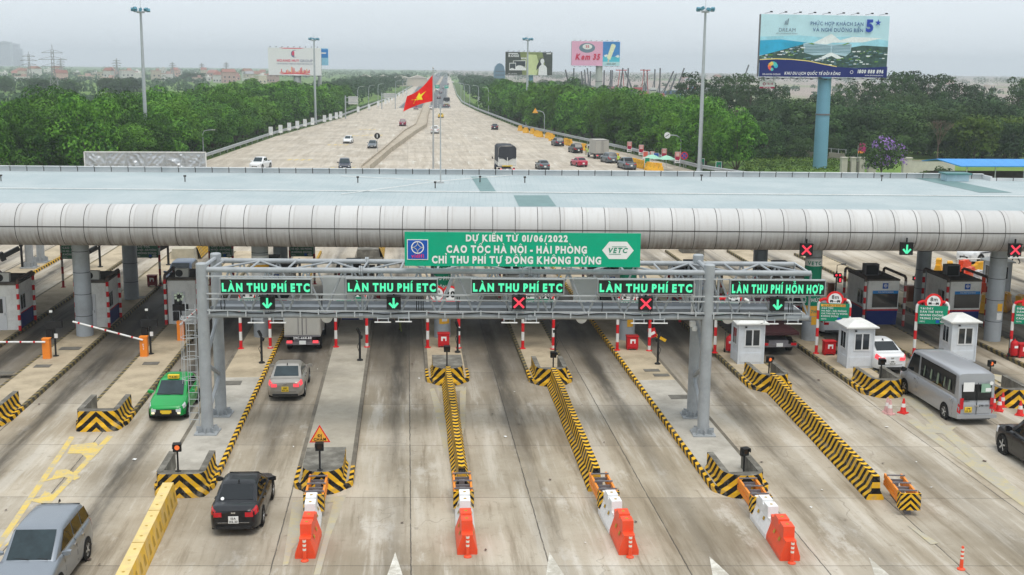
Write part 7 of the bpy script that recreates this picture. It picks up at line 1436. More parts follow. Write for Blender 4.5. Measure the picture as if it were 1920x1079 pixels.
# dark billboard with a portrait silhouette
t, W, h, cz = billboard(948, 97.5, 1035.5, 141.5, 445, 996, .9, M_PBLUE, 'dark olive billboard reading ROSSI with water heaters and a pale figure', R(2)); U = lambda x: -W/2+W*x; V = lambda z: cz+h/2-h*z; PP = lambda l: [(U(x), V(z)) for x, z in l]
pl = [(0, PP([(0,0),(1,0),(1,1),(0,1)])), (1, PP([(.30,.0),(.78,0),(.84,.5),(.80,1),(.36,1),(.34,.4)])), (2, PP([(.45,.10),(.66,.12),(.72,.55),(.66,1),(.46,1),(.44,.4)])), (3, PP([(.16,.38),(.43,.36),(.43,.66),(.16,.66)])), (4, PP([(.17,.40),(.42,.39),(.42,.64),(.17,.64)])), (3, PP([(.08,.48),(.22,.47),(.22,.80),(.08,.80)])), (4, PP([(.09,.51),(.21,.50),(.21,.74),(.09,.74)])), (3, [(U(.30)+W*.085*math.cos(a*math.pi/8), V(.68)+h*.10*math.sin(a*math.pi/8)) for a in range(9)]), (3, [(U(.14)+W*.05*math.cos(a*math.pi/8), V(.79)+h*.09*math.sin(a*math.pi/8)) for a in range(9)]), (3, PP([(.22,.68),(.44,.68),(.44,.80),(.22,.80)])), (5, PP([(.71,.40),(.735,.28),(.78,.24),(.825,.30),(.83,.42),(.80,.56),(.72,.66),(.66,.80),(.665,.62)])), (3, [(U(.785)+W*.042*math.cos(a*math.pi/10), V(.39)+h*.115*math.sin(a*math.pi/10)) for a in range(20)]), (3, PP([(.76,.46),(.81,.46),(.815,.55),(.86,.60),(.885,.68),(.89,1),(.70,1),(.71,.68),(.73,.60),(.765,.55)]))]
artq(t, pl, [M('print_dark_olive', (.055,.065,.05), .5, var=.4, scale=.8), M('print_moss', (.22,.26,.09), .5, var=.3, scale=.4), M('print_lime_glow', (.60,.66,.33), .5, var=.15, scale=.25), M_SW, M('print_charcoal', (.03,.04,.045), .5), M('print_hair', (.02,.02,.018), .5)])
b = MB(); text(b, 'ROSSI', (U(.06),-.06,V(.215)), (1,0,0), (0,0,1), h*.10, 0, 'l', .05); b.box((U(.16),-.06,V(.07)), (W*.2,.02,h*.04)); text(b, 'MORE', (U(.33),-.06,V(.31)), (1,0,0), (0,0,1), h*.07, 0, 'l', .04); text(b, 'MÁY LỌC NƯỚC', (U(.06),-.06,V(.96)), (1,0,0), (0,0,1), h*.03, 0, 'l'); b.box((U(.92),-.06,V(.06)), (W*.1,.02,h*.05)); b.build('lettering', M_SW, t)
# white group billboard
t, W, h, cz = billboard(502, 89.5, 603, 142, 410, 557, 1.35, M_PCON, 'white billboard reading HOANG HUY GROUP over a red skyline', R(-2)); U = lambda x: -W/2+W*x; V = lambda z: cz+h/2-h*z; PP = lambda l: [(U(x), V(z)) for x, z in l]
pl = [(0, PP([(0,0),(1,0),(1,1),(0,1)])), (1, PP([(.2,.0),(.7,.0),(.6,.035),(.3,.035)])), (1, PP([(.2,.95),(.35,.91),(.6,.905),(.75,.94),(.8,.98),(.5,.96),(.25,.97)]))]
for k in range(24):
    x = .22+.55*k/23; hh = [.03,.14,.05,.03,.02,.10,.12,.08,.05,.22,.20,.17,.07,.05,.06,.10,.18,.20,.08,.12,.10,.15,.09,.12][k]; pl.append((1 if k % 3 else 2, PP([(x-.011,.92),(x+.011,.92),(x+.009,.92-hh),(x-.006,.92-hh*1.1)])))
pl += [(3, ell(U(.495), V(.22), h*.125, h*.135)), (0, ell(U(.505), V(.22), h*.11, h*.12)), (4, PP([(.445,.25),(.455,.15),(.475,.11),(.495,.14),(.495,.30),(.47,.31)])), (3, PP([(.45,.27),(.495,.28),(.495,.33),(.475,.33)]))]
artq(t, pl, [M_SW, M('print_coral_red', (.72,.13,.14), .5), M('print_amber', (.80,.36,.16), .5), M('print_dusk', (.16,.17,.28), .5), M('print_rose', (.72,.06,.13), .5)])
b = MB(); text(b, 'HOANG HUY', (U(.165),-.06,V(.505)), (1,0,0), (0,0,1), h*.085, 0, 'l', .03, W*.42); b.build('lettering', MATS['print_rose'], t); b = MB(); text(b, 'GROUP', (U(.60),-.06,V(.515)), (1,0,0), (0,0,1), h*.095, 0, 'l', .0, W*.25); b.build('lettering', MATS['print_dusk'], t); b = MB(); text(b, 'TẬP ĐOÀN PHÁT TRIỂN BẤT ĐỘNG SẢN HÀNG ĐẦU', (U(.5),-.06,V(.60)), (1,0,0), (0,0,1), h*.035, width=W*.68); b.build('lettering', MATS['print_dusk'], t)
a, c = AY(603.8,91,413), AY(615.5,123,413); s2 = thing('side_billboard', 'narrow blue billboard panel peeking out behind the white group billboard', 'billboard', ((a.x+c.x)/2, 413.5, 0), 0); w2, h2 = c.x-a.x+2, a.z-c.z; b = MB(); b.box((-1,.3,(a.z+c.z)/2), (w2,.5,h2)); b.box((-1,.02,(a.z+c.z)/2+h2*.2), (w2-.1,.02,h2*.5), 1); b.box((-.5,.0,(a.z+c.z)/2+h2*.22), (w2*.4,.02,h2*.08), 2); b.build('panel', [M('print_lightsky', (.28,.58,.76), .5), MATS['print_azure'], M_SW], s2); b = MB(); b.tube([(-2,.6,0),(-2,.6,c.z+1)], .6, 12); b.build('pole', M_PCON, s2)
# ================================================================== vegetation
def leaf_mat(name, dark, light, rnd_=.34, trans=.05):
    m = newmat(name, .75); N = m.node_tree.nodes; L = m.node_tree.links; b = N['Principled BSDF']; b.inputs['Specular IOR Level'].default_value = .10
    tc = N.new('ShaderNodeTexCoord'); n1 = nse(N, L, tc.outputs['Object'], .45, 3); n2 = N.new('ShaderNodeTexWhiteNoise')
    vm = N.new('ShaderNodeVectorMath'); vm.operation = 'SNAP'; vm.inputs[1].default_value = (.35,.35,.35); L.new(tc.outputs['Object'], vm.inputs[0]); L.new(vm.outputs[0], n2.inputs[0])
    f = mth(N, L, 'ADD', mth(N, L, 'MULTIPLY', n1, .75), mth(N, L, 'MULTIPLY', n2.outputs[0], .35)); c = mixc(N, L, mr(N, L, f, .32, .78), dark, light)
    oi = N.new('ShaderNodeObjectInfo'); c = mixc(N, L, 1.0, c, mr(N, L, oi.outputs['Random'], 0, 1, 1-rnd_, 1+rnd_), 'MULTIPLY')
    yl = mixc(N, L, mth(N, L, 'MULTIPLY', mr(N, L, mth(N, L, 'FRACT', mth(N, L, 'MULTIPLY', oi.outputs['Random'], 7.3)), .5, 1), .30), c, (light[0]*1.3, light[1]*1.05, light[2]*.8))
    L.new(yl, b.inputs['Base Color']); tr = N.new('ShaderNodeBsdfTranslucent'); L.new(yl, tr.inputs[0]); ms = N.new('ShaderNodeMixShader'); ms.inputs[0].default_value = trans; L.new(b.outputs[0], ms.inputs[1]); L.new(tr.outputs[0], ms.inputs[2]); L.new(ms.outputs[0], N['Material Output'].inputs[0]); return m
LM = leaf_mat('foliage_fresh', (.012,.056,.006), (.105,.245,.028)); LW = leaf_mat('foliage_dull', (.011,.032,.012), (.060,.115,.035)); LY = leaf_mat('foliage_yellowish', (.035,.075,.012), (.13,.20,.03)); LF = leaf_mat('foliage_far', (.018,.045,.018), (.050,.10,.035)); M_BARK = M('bark', (.10,.075,.055), .95, var=.3, scale=3); M_PUR = leaf_mat('blossom_purple', (.13,.07,.30), (.34,.22,.58)); M_TWIG = M('bare_twig', (.16,.11,.085), .95)
def leaves(b, c, rad, n, sz, rg, m=0, flat=.8, full=False):
    for _ in range(n):
        z = rg.uniform(-.45 if not full else -1, 1); a = rg.uniform(0, 6.283); s_ = math.sqrt(1-z*z); d = Vector((s_*math.cos(a), s_*math.sin(a), z))
        p = Vector(c)+Vector((d.x*rad, d.y*rad, d.z*rad*flat))*rg.uniform(.90, 1.04); nn = (d+Vector((rg.uniform(-.42,.42), rg.uniform(-.42,.42), rg.uniform(-.3,.42)))).normalized()
        x = nn.cross(Vector((rg.uniform(-1,1), rg.uniform(-1,1), rg.uniform(-1,1)))).normalized(); y = nn.cross(x); k = sz*rg.uniform(.6,1.3); b.face([p-x*k*.5, p-y*k*.32+x*k*.05, p+x*k*.55, p+y*k*.32], m)
def tree_meshes(seed, h, r, trunk_h, clumps, per, sz, mats, top=1.0, air=False, blossom=False):
    rg = random.Random(seed); b = MB(); cz = trunk_h+(h-trunk_h)*.5; rz_ = (h-trunk_h)*.5; cs = []
    for k in range(clumps):
        for _ in range(30):
            z = rg.uniform(-.85, .92); a = rg.uniform(0, 6.283); q = rg.uniform(.30, .86)*math.sqrt(max(.05, 1-z*z*.75)); c = Vector((r*q*math.cos(a), r*q*math.sin(a), cz+rz_*z*.86))
            if all((c-o).length > r*(.42 if not air else .34) for o, _ in cs): break
        cr = r*rg.uniform(.32, .50)*(1 if not air else .72); cs.append((c, cr)); leaves(b, c, cr, per, sz, rg, 1 if blossom and rg.random() < .22 else 0)
    if not air:
        for _ in range(clumps*2):
            a = rg.uniform(0, 6.283); q = r*.55*math.sqrt(rg.random()); leaves(b, (q*math.cos(a), q*math.sin(a), cz+rz_*rg.uniform(-.75,.6)), .3, 2, sz*2.2, rg)
    t = MB(); lean = Vector((rg.uniform(-.3,.3), rg.uniform(-.3,.3), 0)); tr = .022*h
    t.tube([(0,0,-.1), lean*.4+Vector((0,0,trunk_h*.6)), lean+Vector((0,0,cz))], [tr, tr*.75, tr*.35], 7)
    for c, cr in rg.sample(cs, min(len(cs), 7)): s_ = lean*.6+Vector((0,0,trunk_h*rg.uniform(.7,1.1))); t.tube([s_, (s_+c)/2+Vector((0,0,-.2)), c], [tr*.4, tr*.25, tr*.08], 5)
    def mesh(mb_, nm, ms):
        o = mb_.build(nm, ms); me = o.data; bpy.data.objects.remove(o); return me
    return mesh(t, 'trunk', M_BARK), mesh(b, 'crown', mats)
def plant(name, loc, sc, rz, ms, label, cat, grp):
    t = thing(name, label, cat, loc, rz, grp); t.scale = sc
    for me, nm in zip(ms, ('trunk', 'crown')): o = bpy.data.objects.new(nm, me); COL.objects.link(o); o.parent = t
    return t
V1 = [tree_meshes(10+k, 9.0, 4.0, .3, 19, 290, .36, [LM]) for k in range(6)]
V1f = [tree_meshes(20+k, 9.0, 4.0, .3, 18, 140, .54, [LM]) for k in range(3)]
V2 = [tree_meshes(30+k, 9.0, 4.8, .0, 18, 270, .44, [LW]) for k in range(4)]
V3 = [tree_meshes(40+k, 15.0, 4.0, 4.5, 34, 60, .50, [LW], air=True) for k in range(4)]
V4 = [tree_meshes(50, 8.0, 4.2, 1.2, 40, 85, .5, [LY])]
rg = random.Random(5); n_l = n_r = 0
y = 168.0
while y < 425:
    st = 6.6 if y < 300 else 7.6; xin = lerp(EL, y)-5.2; xo = -60+.03*(y-180)
    x = xin
    while x > xo:
        px_, py_ = x+rg.uniform(-1.2,1.2) if x != xin else x+rg.uniform(-.6,.3), y+rg.uniform(-1.8,1.8); s_ = rg.uniform(.86,1.14)
        plant('roadside_tree', (px_, py_, 0), (s_*rg.uniform(.95,1.1), s_*rg.uniform(.95,1.1), s_*rg.uniform(.72,1.2)*(.96 if y > 260 else 1)), rg.uniform(0,6.28), rg.choice(V1 if y < 265 else V1f), 'leafy green tree in the dense belt behind the white panels and silver tarpaulin board', 'tree', 'trees of the belt on the flag side'); n_l += 1; x -= st
    y += st
y = 178.0
while y < 430:
    st = 6.6 if y < 300 else 7.6; xin = lerp(ER, y)+4.2; xo = (50 if y < 215 else 56)+.02*(y-180)
    x = xin
    while x < xo:
        px_, py_ = x+rg.uniform(-.4,1.0), y+rg.uniform(-1.8,1.8); s_ = rg.uniform(.9,1.18)
        plant('roadside_tree', (px_, py_, 0), (s_*rg.uniform(.95,1.1), s_*rg.uniform(.95,1.1), s_*rg.uniform(.84,1.18)), rg.uniform(0,6.28), rg.choice(V1 if y < 265 else V1f), 'leafy green tree in the dense belt behind the parked cars and advert panels', 'tree', 'trees of the belt behind the parked cars'); n_r += 1; x += st
    y += st
for k in range(62):
    u = 1418+ (k % 21)*25+rg.uniform(-8,8); v = [268,250,236][k//21]+rg.uniform(-6,6); y = [214,240,268][k//21]+rg.uniform(-8,8); q = AY(u, 250, y); s_ = rg.uniform(.65,1.0)*(1.0 if k < 21 else 1.12)
    if k < 21 and 1440 < u < 1560: s_ *= .62
    plant('wood_tree', (q.x, y, 0), (s_*1.15, s_*1.15, s_), rg.uniform(0,6.28), rg.choice(V2), 'dense dull green tree in the wood behind the resort billboard pole', 'tree', 'trees of the wood behind the resort billboard')
for u, vt, y in [(1300,132,300),(1330,150,290),(1352,140,310),(1385,134,300),(1410,140,290),(1440,150,285),(1465,158,290),(1585,152,280),(1612,150,295),(1640,148,285),(1668,136,290),(1690,130,285),(1712,128,300),(1745,136,285),(1775,138,295),(1800,152,285),(1825,155,300),(1850,160,285),(1912,142,280),(1930,150,290),(1360,165,270),(1318,170,265),(1725,165,270),(1765,170,268)]:
    q = AY(u, vt, y); s_ = q.z/15.0; plant('tall_tree', (q.x, y, 0), (max(.8,s_)*rg.uniform(.9,1.15),)*2+(s_,), rg.uniform(0,6.28), rg.choice(V3), 'tall airy dull green tree rising above the wood near the resort billboard', 'tree', 'tall airy trees of the wood')
for u, v, y, s_, l in [(1830,255,205,.95,'yellowish leafy tree above the blue roofed shelter'),(1490,262,225,.55,'small bright green tree left of the blue billboard pole'),(1890,262,212,.9,'yellowish leafy tree near the picture edge above the blue roof')]:
    q = AY(u, v, y); plant('yellow_tree', (q.x, y, 0), (s_*1.1,s_*1.1,s_), 1.0, V4[0], l, 'tree', None)
def bush(u, v, y, r, label, mat, sz=.3, n=16, seed=1, grp=None, bl=None):
    q = AY(u, v, y); g = random.Random(seed); b = MB()
    for k in range(n): a = g.uniform(0,6.283); d = r*.7*math.sqrt(g.random()); leaves(b, (d*math.cos(a), d*math.sin(a), r*g.uniform(.25,.95)), r*.38, 60, sz, g, 1 if bl and g.random() < .5 else 0)
    t = thing('shrub', label, 'shrub', (q.x, y, 0), 0, grp); b.build('foliage', [mat]+([bl] if bl else []), t); s_ = MB(); 
    for k in range(4): s_.tube([(0,0,0),(r*.3*math.cos(k*1.6), r*.3*math.sin(k*1.6), r*.7)], [.07,.03], 5)
    s_.build('stem', M_BARK, t)
bush(1720,318,152,2.2,'bright green round shrub beside the purple blossom tree',LY,seed=3); bush(1870,312,138,2.5,'bright green round shrub before the blue roofed shelter',LY,seed=4); bush(1848,316,140,1.7,'small green shrub next to the round one before the blue roof',LM,seed=5); bush(1690,318,158,1.3,'low green shrub under the purple blossom tree',LW,seed=6); bush(1765,318,165,1.8,'dull green shrub near the pale wall',LW,seed=7); bush(1605,300,200,2.0,'dark shrub behind the pale pillars',LW,seed=8)
q = AY(1655,285,170); ms = tree_meshes(61, 6.2, 3.4, 1.0, 34, 80, .34, [LW, M_PUR], blossom=True); plant('blossom_tree', (q.x, 170, 0), (1,1,1), .5, ms, 'small tree covered with purple blossom behind the canopy', 'tree', None)
q = AY(1760,262,205); t = thing('bare_tree', 'leafless brown twiggy tree in front of the dark wood', 'tree', (q.x, 205, 0), 0); b = MB(); g = random.Random(9)
def twig(p, d, ln, r, dep):
    e = p+d*ln; b.tube([p, e], [r, r*.6], 4, caps=False)
    if dep:
        for _ in range(4 if dep > 2 else 3): twig(e, (d+Vector((g.uniform(-.8,.8), g.uniform(-.8,.8), g.uniform(-.2,.7)))).normalized(), ln*.72, r*.55, dep-1)
twig(Vector((0,0,0)), Vector((0,0,1)), 2.6, .14, 4); b.build('branches', M_TWIG, t)
# ground cover and field clumps
b = MB(); g = random.Random(11)
for _ in range(900):
    u = g.uniform(1395, 1600); v = g.uniform(288, 322); q = G(u, v); leaves(b, (q.x, q.y, .1), .5, 5, .35, g)
o = b.build('grass_cover', [LY]); tag(o, 'bright green grass patch around the blue billboard pole', 'grass', kind='stuff')
b = MB(); g = random.Random(12)
for s_, T in ((-1, EL), (1, ER)):
    for _ in range(1100): y = g.uniform(165, 520); x = lerp(T, y)+s_*g.uniform(.4,4); leaves(b, (x, y, .15), .45, 4, .4, g)
tag(b.build('verge_cover', [LM]), 'strip of weeds and grass along the guardrails', 'weeds', kind='stuff')
def mass(name, label, pts, sz, per, mat, seed):
    b = MB(); g = random.Random(seed)
    for x, y, z, r in pts: leaves(b, (x, y, z), r, per, sz, g, full=False)
    tag(b.build(name, [mat]), label, 'woodland', kind='stuff')
g = random.Random(21); P1, P2 = [], []
for _ in range(620):
    y = 425+ (1150-425)*g.random()**1.2; dx = .034*(y-425); x0 = lerp(EL, y)-6; x = g.uniform(-52+.034*(y-425), x0); P1.append((x, y, g.uniform(1.5,7.2), g.uniform(1.8,3.0)))
    x1 = lerp(ER, y)+6; x = g.uniform(x1, x1+24); P2.append((x, y, g.uniform(1.5,7.2), g.uniform(1.8,3.0)))
mass('distant_belt', 'far end of the tree belts on both sides of the highway', P1+P2, 1.1, 42, LF, 31)
P3 = []
for _ in range(900):
    y = g.uniform(1350, 2300); x = g.uniform(-.5,.62)*y; P3.append((x, y, g.uniform(1,5), g.uniform(4,8)))
for _ in range(520):
    y = g.uniform(600, 1500); x = g.uniform(-.46,-.16)*y; P3.append((x, y, g.uniform(.8,2.5), g.uniform(2,4)))
for _ in range(160):
    y = g.uniform(520, 1000); x = g.uniform(.13,.6)*y; P3.append((x, y, g.uniform(.8,2.5), g.uniform(1.8,3.5)))
for _ in range(420):
    y = g.uniform(235, 560); x = g.uniform(-.36*y-12, -64-(y-235)*.06); P3.append((x, y, g.uniform(.3,1.0), g.uniform(1.2,2.4)))
mass('distant_woodland', 'hazy far woodland and scrub across the plain up to the horizon', P3, 1.5, 40, LF, 32)
for u, v, l in [(60,178,'dark clump tree behind the belt near the nearest pylon'),(85,180,'dark clump tree behind the belt near the nearest pylon'),(205,172,'dark clump tree behind the belt near the nearest pylon'),(228,176,'dark clump tree behind the belt near the nearest pylon'),(130,178,'dark clump tree behind the belt near the nearest pylon'),(250,172,'dark clump tree behind the belt near the nearest pylon'),(10,170,'dark clump tree behind the belt near the nearest pylon'),(355,150,'hazy round tree in the far field'),(375,150,'hazy round tree in the far field'),(350,148,'hazy round tree in the far field'),(1018,170,'round hazy tree below the dark billboard'),(1043,172,'round hazy tree below the dark billboard'),(1067,172,'round hazy tree below the dark billboard'),(1085,165,'round hazy tree below the dark billboard')]:
    q = G(u, v+4); s_ = 1.0; plant('field_tree', (q.x, q.y, 0), (s_*1.2,s_*1.2,s_*.9), u, V2[u % 4], l, 'tree', l+'s' if False else ('dark clumps in the near field' if 'clump' in l else 'hazy trees in the far field' if 'far' in l else 'hazy trees below the dark billboard'))
# ================================================================== walls, shelter, far things
a, c = G(1397,283), G(1585,302); t = thing('low_wall', 'low pale wall with a wire rail at the foot of the dark wood', 'wall', (0,0,0), 0); b = MB(); b.bar((a.x,a.y,.6),(c.x,c.y,.6),.25,1.2); b.build('wall', M('pale_wall', (.40,.35,.29), .85, var=.25, scale=.5), t); b = MB()
for k in range(16): p = a+(c-a)*k/15; b.bar((p.x,p.y,1.2),(p.x,p.y,2.0),.12,.12)
b.bar((a.x,a.y,1.9),(c.x,c.y,1.9),.08,.08); b.build('rail', M_STEEL, t)
for k, (u0, w, l) in enumerate([(1582,.55,'pale gate pillar nearest the blue billboard pole'),(1599,.45,'pale gate pillar between two dark gate leaves'),(1615,.5,'pale gate pillar before the purple blossom tree'),(1634,.7,'low pale pillar under the purple blossom tree'),(1700,.8,'pale pillar beyond the purple blossom tree')]):
    p = AY(u0, 310, 176); t = thing('gate_pillar', l, 'pillar', (p.x, 176, 0), 0, 'pale pillars of the yard'); b = MB(); hh = 2.5 if k != 3 else 1.3; b.box((0,0,hh/2), (w*1.6,.8,hh)); b.box((0,0,hh+.08), (w*1.8,1.0,.16)); b.build('pillar', M('pillar_plaster', (.55,.52,.45), .8, var=.1, scale=1), t)
for u, l in [(1590.5,'dark slatted gate leaf nearer the blue pole'),(1607,'dark slatted gate leaf nearer the blossom tree')]:
    p = AY(u, 310, 176.2); t = thing('slatted_gate', l, 'gate', (p.x, 176.2, 0), 0, 'slatted gate leaves'); b = MB(); 
    for k in range(6): b.box((-.4+.16*k,0,1.0), (.07,.06,1.9))
    b.box((0,0,.2), (.95,.08,.1)); b.box((0,0,1.9), (.95,.08,.1)); b.build('grille', M_BROWN, t)
a, c = AY(1703,312,178), AY(1790,312,178); t = thing('yard_wall', 'pale plaster wall between the blossom tree and the blue roof', 'wall', ((a.x+c.x)/2,178,0), 0); b = MB(); b.box((0,0,1.0), (c.x-a.x,.25,2.0)); b.build('wall', MATS['pillar_plaster'], t); b = MB(); b.box((0,0,2.06), (c.x-a.x+.1,.35,.12)); b.build('coping', MATS['pale_wall'], t)
y = 150; e = AY(1792,312,y); t = thing('shelter', 'open shelter with a bright blue metal roof at the picture edge', 'shelter', (e.x, y, 0), 0); rz0 = AY(1792,297,y+2).z; ez = AY(1795,311.5,y-3.5).z; b = MB()
b.loft([[(-1,-3.5,ez),(24,-3.5,ez),(24,1,rz0),(-2.2,1,rz0),],[(-1,-3.5,ez-.12),(24,-3.5,ez-.12),(24,1,rz0-.12),(-2.2,1,rz0-.12)]][::-1], 0); b.loft([[(-2.2,1.0,rz0),(24,1.0,rz0),(24,5.5,ez),(-2.2,5.5,ez)],[(-2.2,1.0,rz0-.12),(24,1.0,rz0-.12),(24,5.5,ez-.12),(-2.2,5.5,ez-.12)]][::-1], 0); b.build('roof', M('blue_roof_sheet', (.04,.26,.62), .45, var=.08, scale=.3, stretch=(4,1,1)), t)
for k in range(7):
    b = MB(); b.tube([(k*3.8,-3.2,0),(k*3.8,-3.2,ez)], .07, 6); b.build('post', M_STEEL, t)
b = MB(); b.box((11,5.2,1.2), (26,.2,2.4)); b.build('back_wall', M_BROWN, t)
p = AY(1617,278,182); t = thing('pink_banner', 'magenta banner with an orange lower edge beside the purple blossom tree', 'banner', (p.x, 182, 0), .2); b = MB(); hh = AY(1617,268.5,182).z-AY(1617,288,182).z; b.face([(-.75,0,p.z-hh/2),(.6,.1,p.z-hh/2),(.8,0,p.z+hh*.45),(-.55,-.1,p.z+hh/2)]); b.face([(-.75,.03,p.z-hh/2),(-.55,-.07,p.z+hh/2),(.8,.03,p.z+hh*.45),(.6,.13,p.z-hh/2)]); b.face([(-.76,-.02,p.z-hh/2),(.3,.06,p.z-hh/2),(.32,.06,p.z-hh*.25),(-.70,-.04,p.z-hh*.28)], 1); b.build('cloth', [M('banner_magenta', (.42,.03,.16), .7), MATS['emblem_orange']], t); b = MB(); b.tube([(-.7,.1,0),(-.7,.1,p.z+hh/2)], .04, 6); b.build('pole', M_STEEL, t)
# pylons
M_LAT = M('lattice_steel', (.30,.30,.30), .6, .2)
def pylon(u, vt, y, label, w=.11):
    p = AY(u, vt, y); hh = p.z; t = thing('pylon', label, 'pylon', (p.x, y, 0), .3, 'power pylons over the plain'); b = MB(); bw, tw = hh*.13, hh*.018; k = y/390
    f = lambda z: bw+(tw-bw)*min(1, z/(hh*.62)) if z < hh*.62 else tw+(.0)
    zs = [0,hh*.14,hh*.27,hh*.39,hh*.5,hh*.6,hh*.68,hh*.76,hh*.84,hh*.92]; r = w*k*.8
    for z0, z1 in zip(zs, zs[1:]):
        a, c = max(f(z0),tw), max(f(z1),tw); q0 = [(a,a,z0),(-a,a,z0),(-a,-a,z0),(a,-a,z0)]; q1 = [(c,c,z1),(-c,c,z1),(-c,-c,z1),(c,-c,z1)]
        for i in range(4): b.bar(q0[i], q1[i], r*1.6, r*1.6); b.bar(q0[i], q1[(i+1)%4], r, r); b.bar(q0[(i+1)%4], q1[i], r, r)
    b.bar((0,0,hh*.92),(0,0,hh), r*1.6, r*1.6); b.build('tower', M_LAT, t); b = MB()
    for z, l_ in ((hh*.68,hh*.17),(hh*.78,hh*.20),(hh*.88,hh*.15)): b.bar((-l_,0,z),(l_,0,z), r*1.5, r*1.5); b.bar((-l_,0,z),(0,0,z+hh*.05), r, r); b.bar((l_,0,z),(0,0,z+hh*.05), r, r)
    b.build('crossarm', M_LAT, t)
for u, vt, y, l in [(97,84,390,'nearest lattice power pylon, behind the tree belt'),(53,97,640,'lattice power pylon beside the nearest one, farther out'),(218,109,1000,'hazy pylon above the houses beside the first floodlight mast'),(323,116,1250,'hazy pylon between floodlight mast and white billboard'),(378,118,1400,'faint pylon in the far haze'),(424,116,1400,'faint pylon in the far haze'),(113,108,1200,'hazy pylon behind the nearest pylon')]: pylon(u, vt, y, l)
# houses on the plain
g = random.Random(41); HW = [M('house_white', (.60,.58,.55), .8, rnd_obj=.15), M('house_cream', (.50,.44,.36), .8, rnd_obj=.15), M('house_pink', (.50,.34,.30), .8, rnd_obj=.15)]; HR = [M('roof_red', (.26,.12,.09), .8, rnd_obj=.2), M('roof_grey', (.25,.25,.26), .8, rnd_obj=.2), M('roof_brown', (.24,.13,.09), .8)]; M_WIN = M('far_window', (.05,.06,.07), .3)
n_h = 0; kinds = ['hazy far house with a pitched roof among the trees on the plain', 'hazy far flat roofed house among the trees on the plain']
for k in range(58):
    u = g.uniform(-6, 520) if k < 50 else g.uniform(1280, 1900); y = g.uniform(1000, 1650); p = AY(u, 140, y); w, d, hh = g.uniform(6,12), g.uniform(8,12), g.choice([3.5,3.5,3.8,6.5,6.8,9]); pit = g.random() < .55
    t = thing('house', kinds[0 if pit else 1], 'house', (p.x, y, 0), g.uniform(-.5,.5), 'houses far out on the plain'); b = MB(); b.box((0,0,hh/2), (w,d,hh)); b.build('wall', g.choice(HW), t); b = MB()
    if pit: b.loft([[(-w/2-.4,-d/2-.4,hh+.002),(w/2+.4,-d/2-.4,hh+.002),(w/2+.4,d/2+.4,hh+.002),(-w/2-.4,d/2+.4,hh+.002)],[(-w/2+.5,-.1,hh+2.6),(w/2-.5,-.1,hh+2.6),(w/2-.5,.1,hh+2.6),(-w/2+.5,.1,hh+2.6)]], 0)
    else: b.box((0,0,hh+.25), (w+.4,d+.4,.5)); b.box((w*.2,0,hh+1.3), (w*.3,d*.4,1.7))
    b.build('roof', g.choice(HR if pit else HW), t)
    for fz in range(max(1, int(hh//3.3))):
        for j in range(int(w//4)+1): b = MB(); b.box((-w/2+w*(j+.5)/(int(w//4)+1), -d/2-.02, 1.7+3.2*fz), (1.3,.1,1.4)); b.build('window', M_WIN, t)
a, c = AY(668,144,960), AY(800,144,960); t = thing('factory_shed', 'long low pale factory shed on the plain beyond the belt', 'building', ((a.x+c.x)/2, 960, 0), 0); w = c.x-a.x; b = MB(); b.box((0,0,3.2), (w,30,6.4)); b.build('wall', HW[1], t); b = MB(); n = 4
for k in range(n): x0, x1 = -w/2+w*k/n, -w/2+w*(k+1)/n; b.loft([[(x0,-15.5,6.4),((x0+x1)/2,-15.5,8.6),(x1,-15.5,6.4)],[(x0,15.5,6.4),((x0+x1)/2,15.5,8.6),(x1,15.5,6.4)]], 0)
b.build('roof', M('shed_roof', (.55,.50,.44), .7), t)
# faint towers and oval building
for u, w, vt, y, l in [(8,50,79,4700,'faint high-rise tower in the haze, tallest one at the edge'),(26,40,83,4800,'faint high-rise tower in the haze, second from the edge'),(36,24,92,4750,'faint slender high-rise in the haze'),(-8,34,84,4700,'faint high-rise tower in the haze cut by the picture edge')]:
    p = AY(u, vt, y); t = thing('high_rise', l, 'tower block', (p.x, y, 0), .1); hh = p.z; b = MB(); b.box((0,0,hh/2), (w,w*.7,hh)); b.build('wall', M('tower_wall', (.42,.45,.48), .7), t); b = MB()
    for z in range(4, int(hh)-2, 4): b.box((0,-w*.35-.05,z), (w*.9,.15,1.6))
    b.build('window_band', M_WIN, t); b = MB(); b.box((0,0,hh+1.5), (w*.4,w*.3,3)); b.build('roof_house', MATS['tower_wall'], t)
p = AY(936.5,119,1000); t = thing('oval_tower', 'hazy blue oval topped building beside the dark billboard', 'building', (p.x, 1000, 0), 0); b = MB(); hh = p.z; ov = [(-3.2,0),(-4.6,hh*.3),(-4.7,hh*.62),(-3.6,hh*.86),(-1.8,hh*.97),(0,hh),(1.8,hh*.97),(3.4,hh*.86),(4.4,hh*.62),(4.3,hh*.3),(3.2,0)]; b.loft([[(x,-4,z) for x, z in ov],[(x,4,z) for x, z in ov]], 0); b.build('wall', M('oval_glass', (.07,.16,.24), .4), t)
b = MB(); 
for z in range(3, int(hh)-3, 3): b.box((0,-4.05,z), (7.2 if z < hh*.7 else 4.5,.1,.8))
b.build('window_band', M_WIN, t)
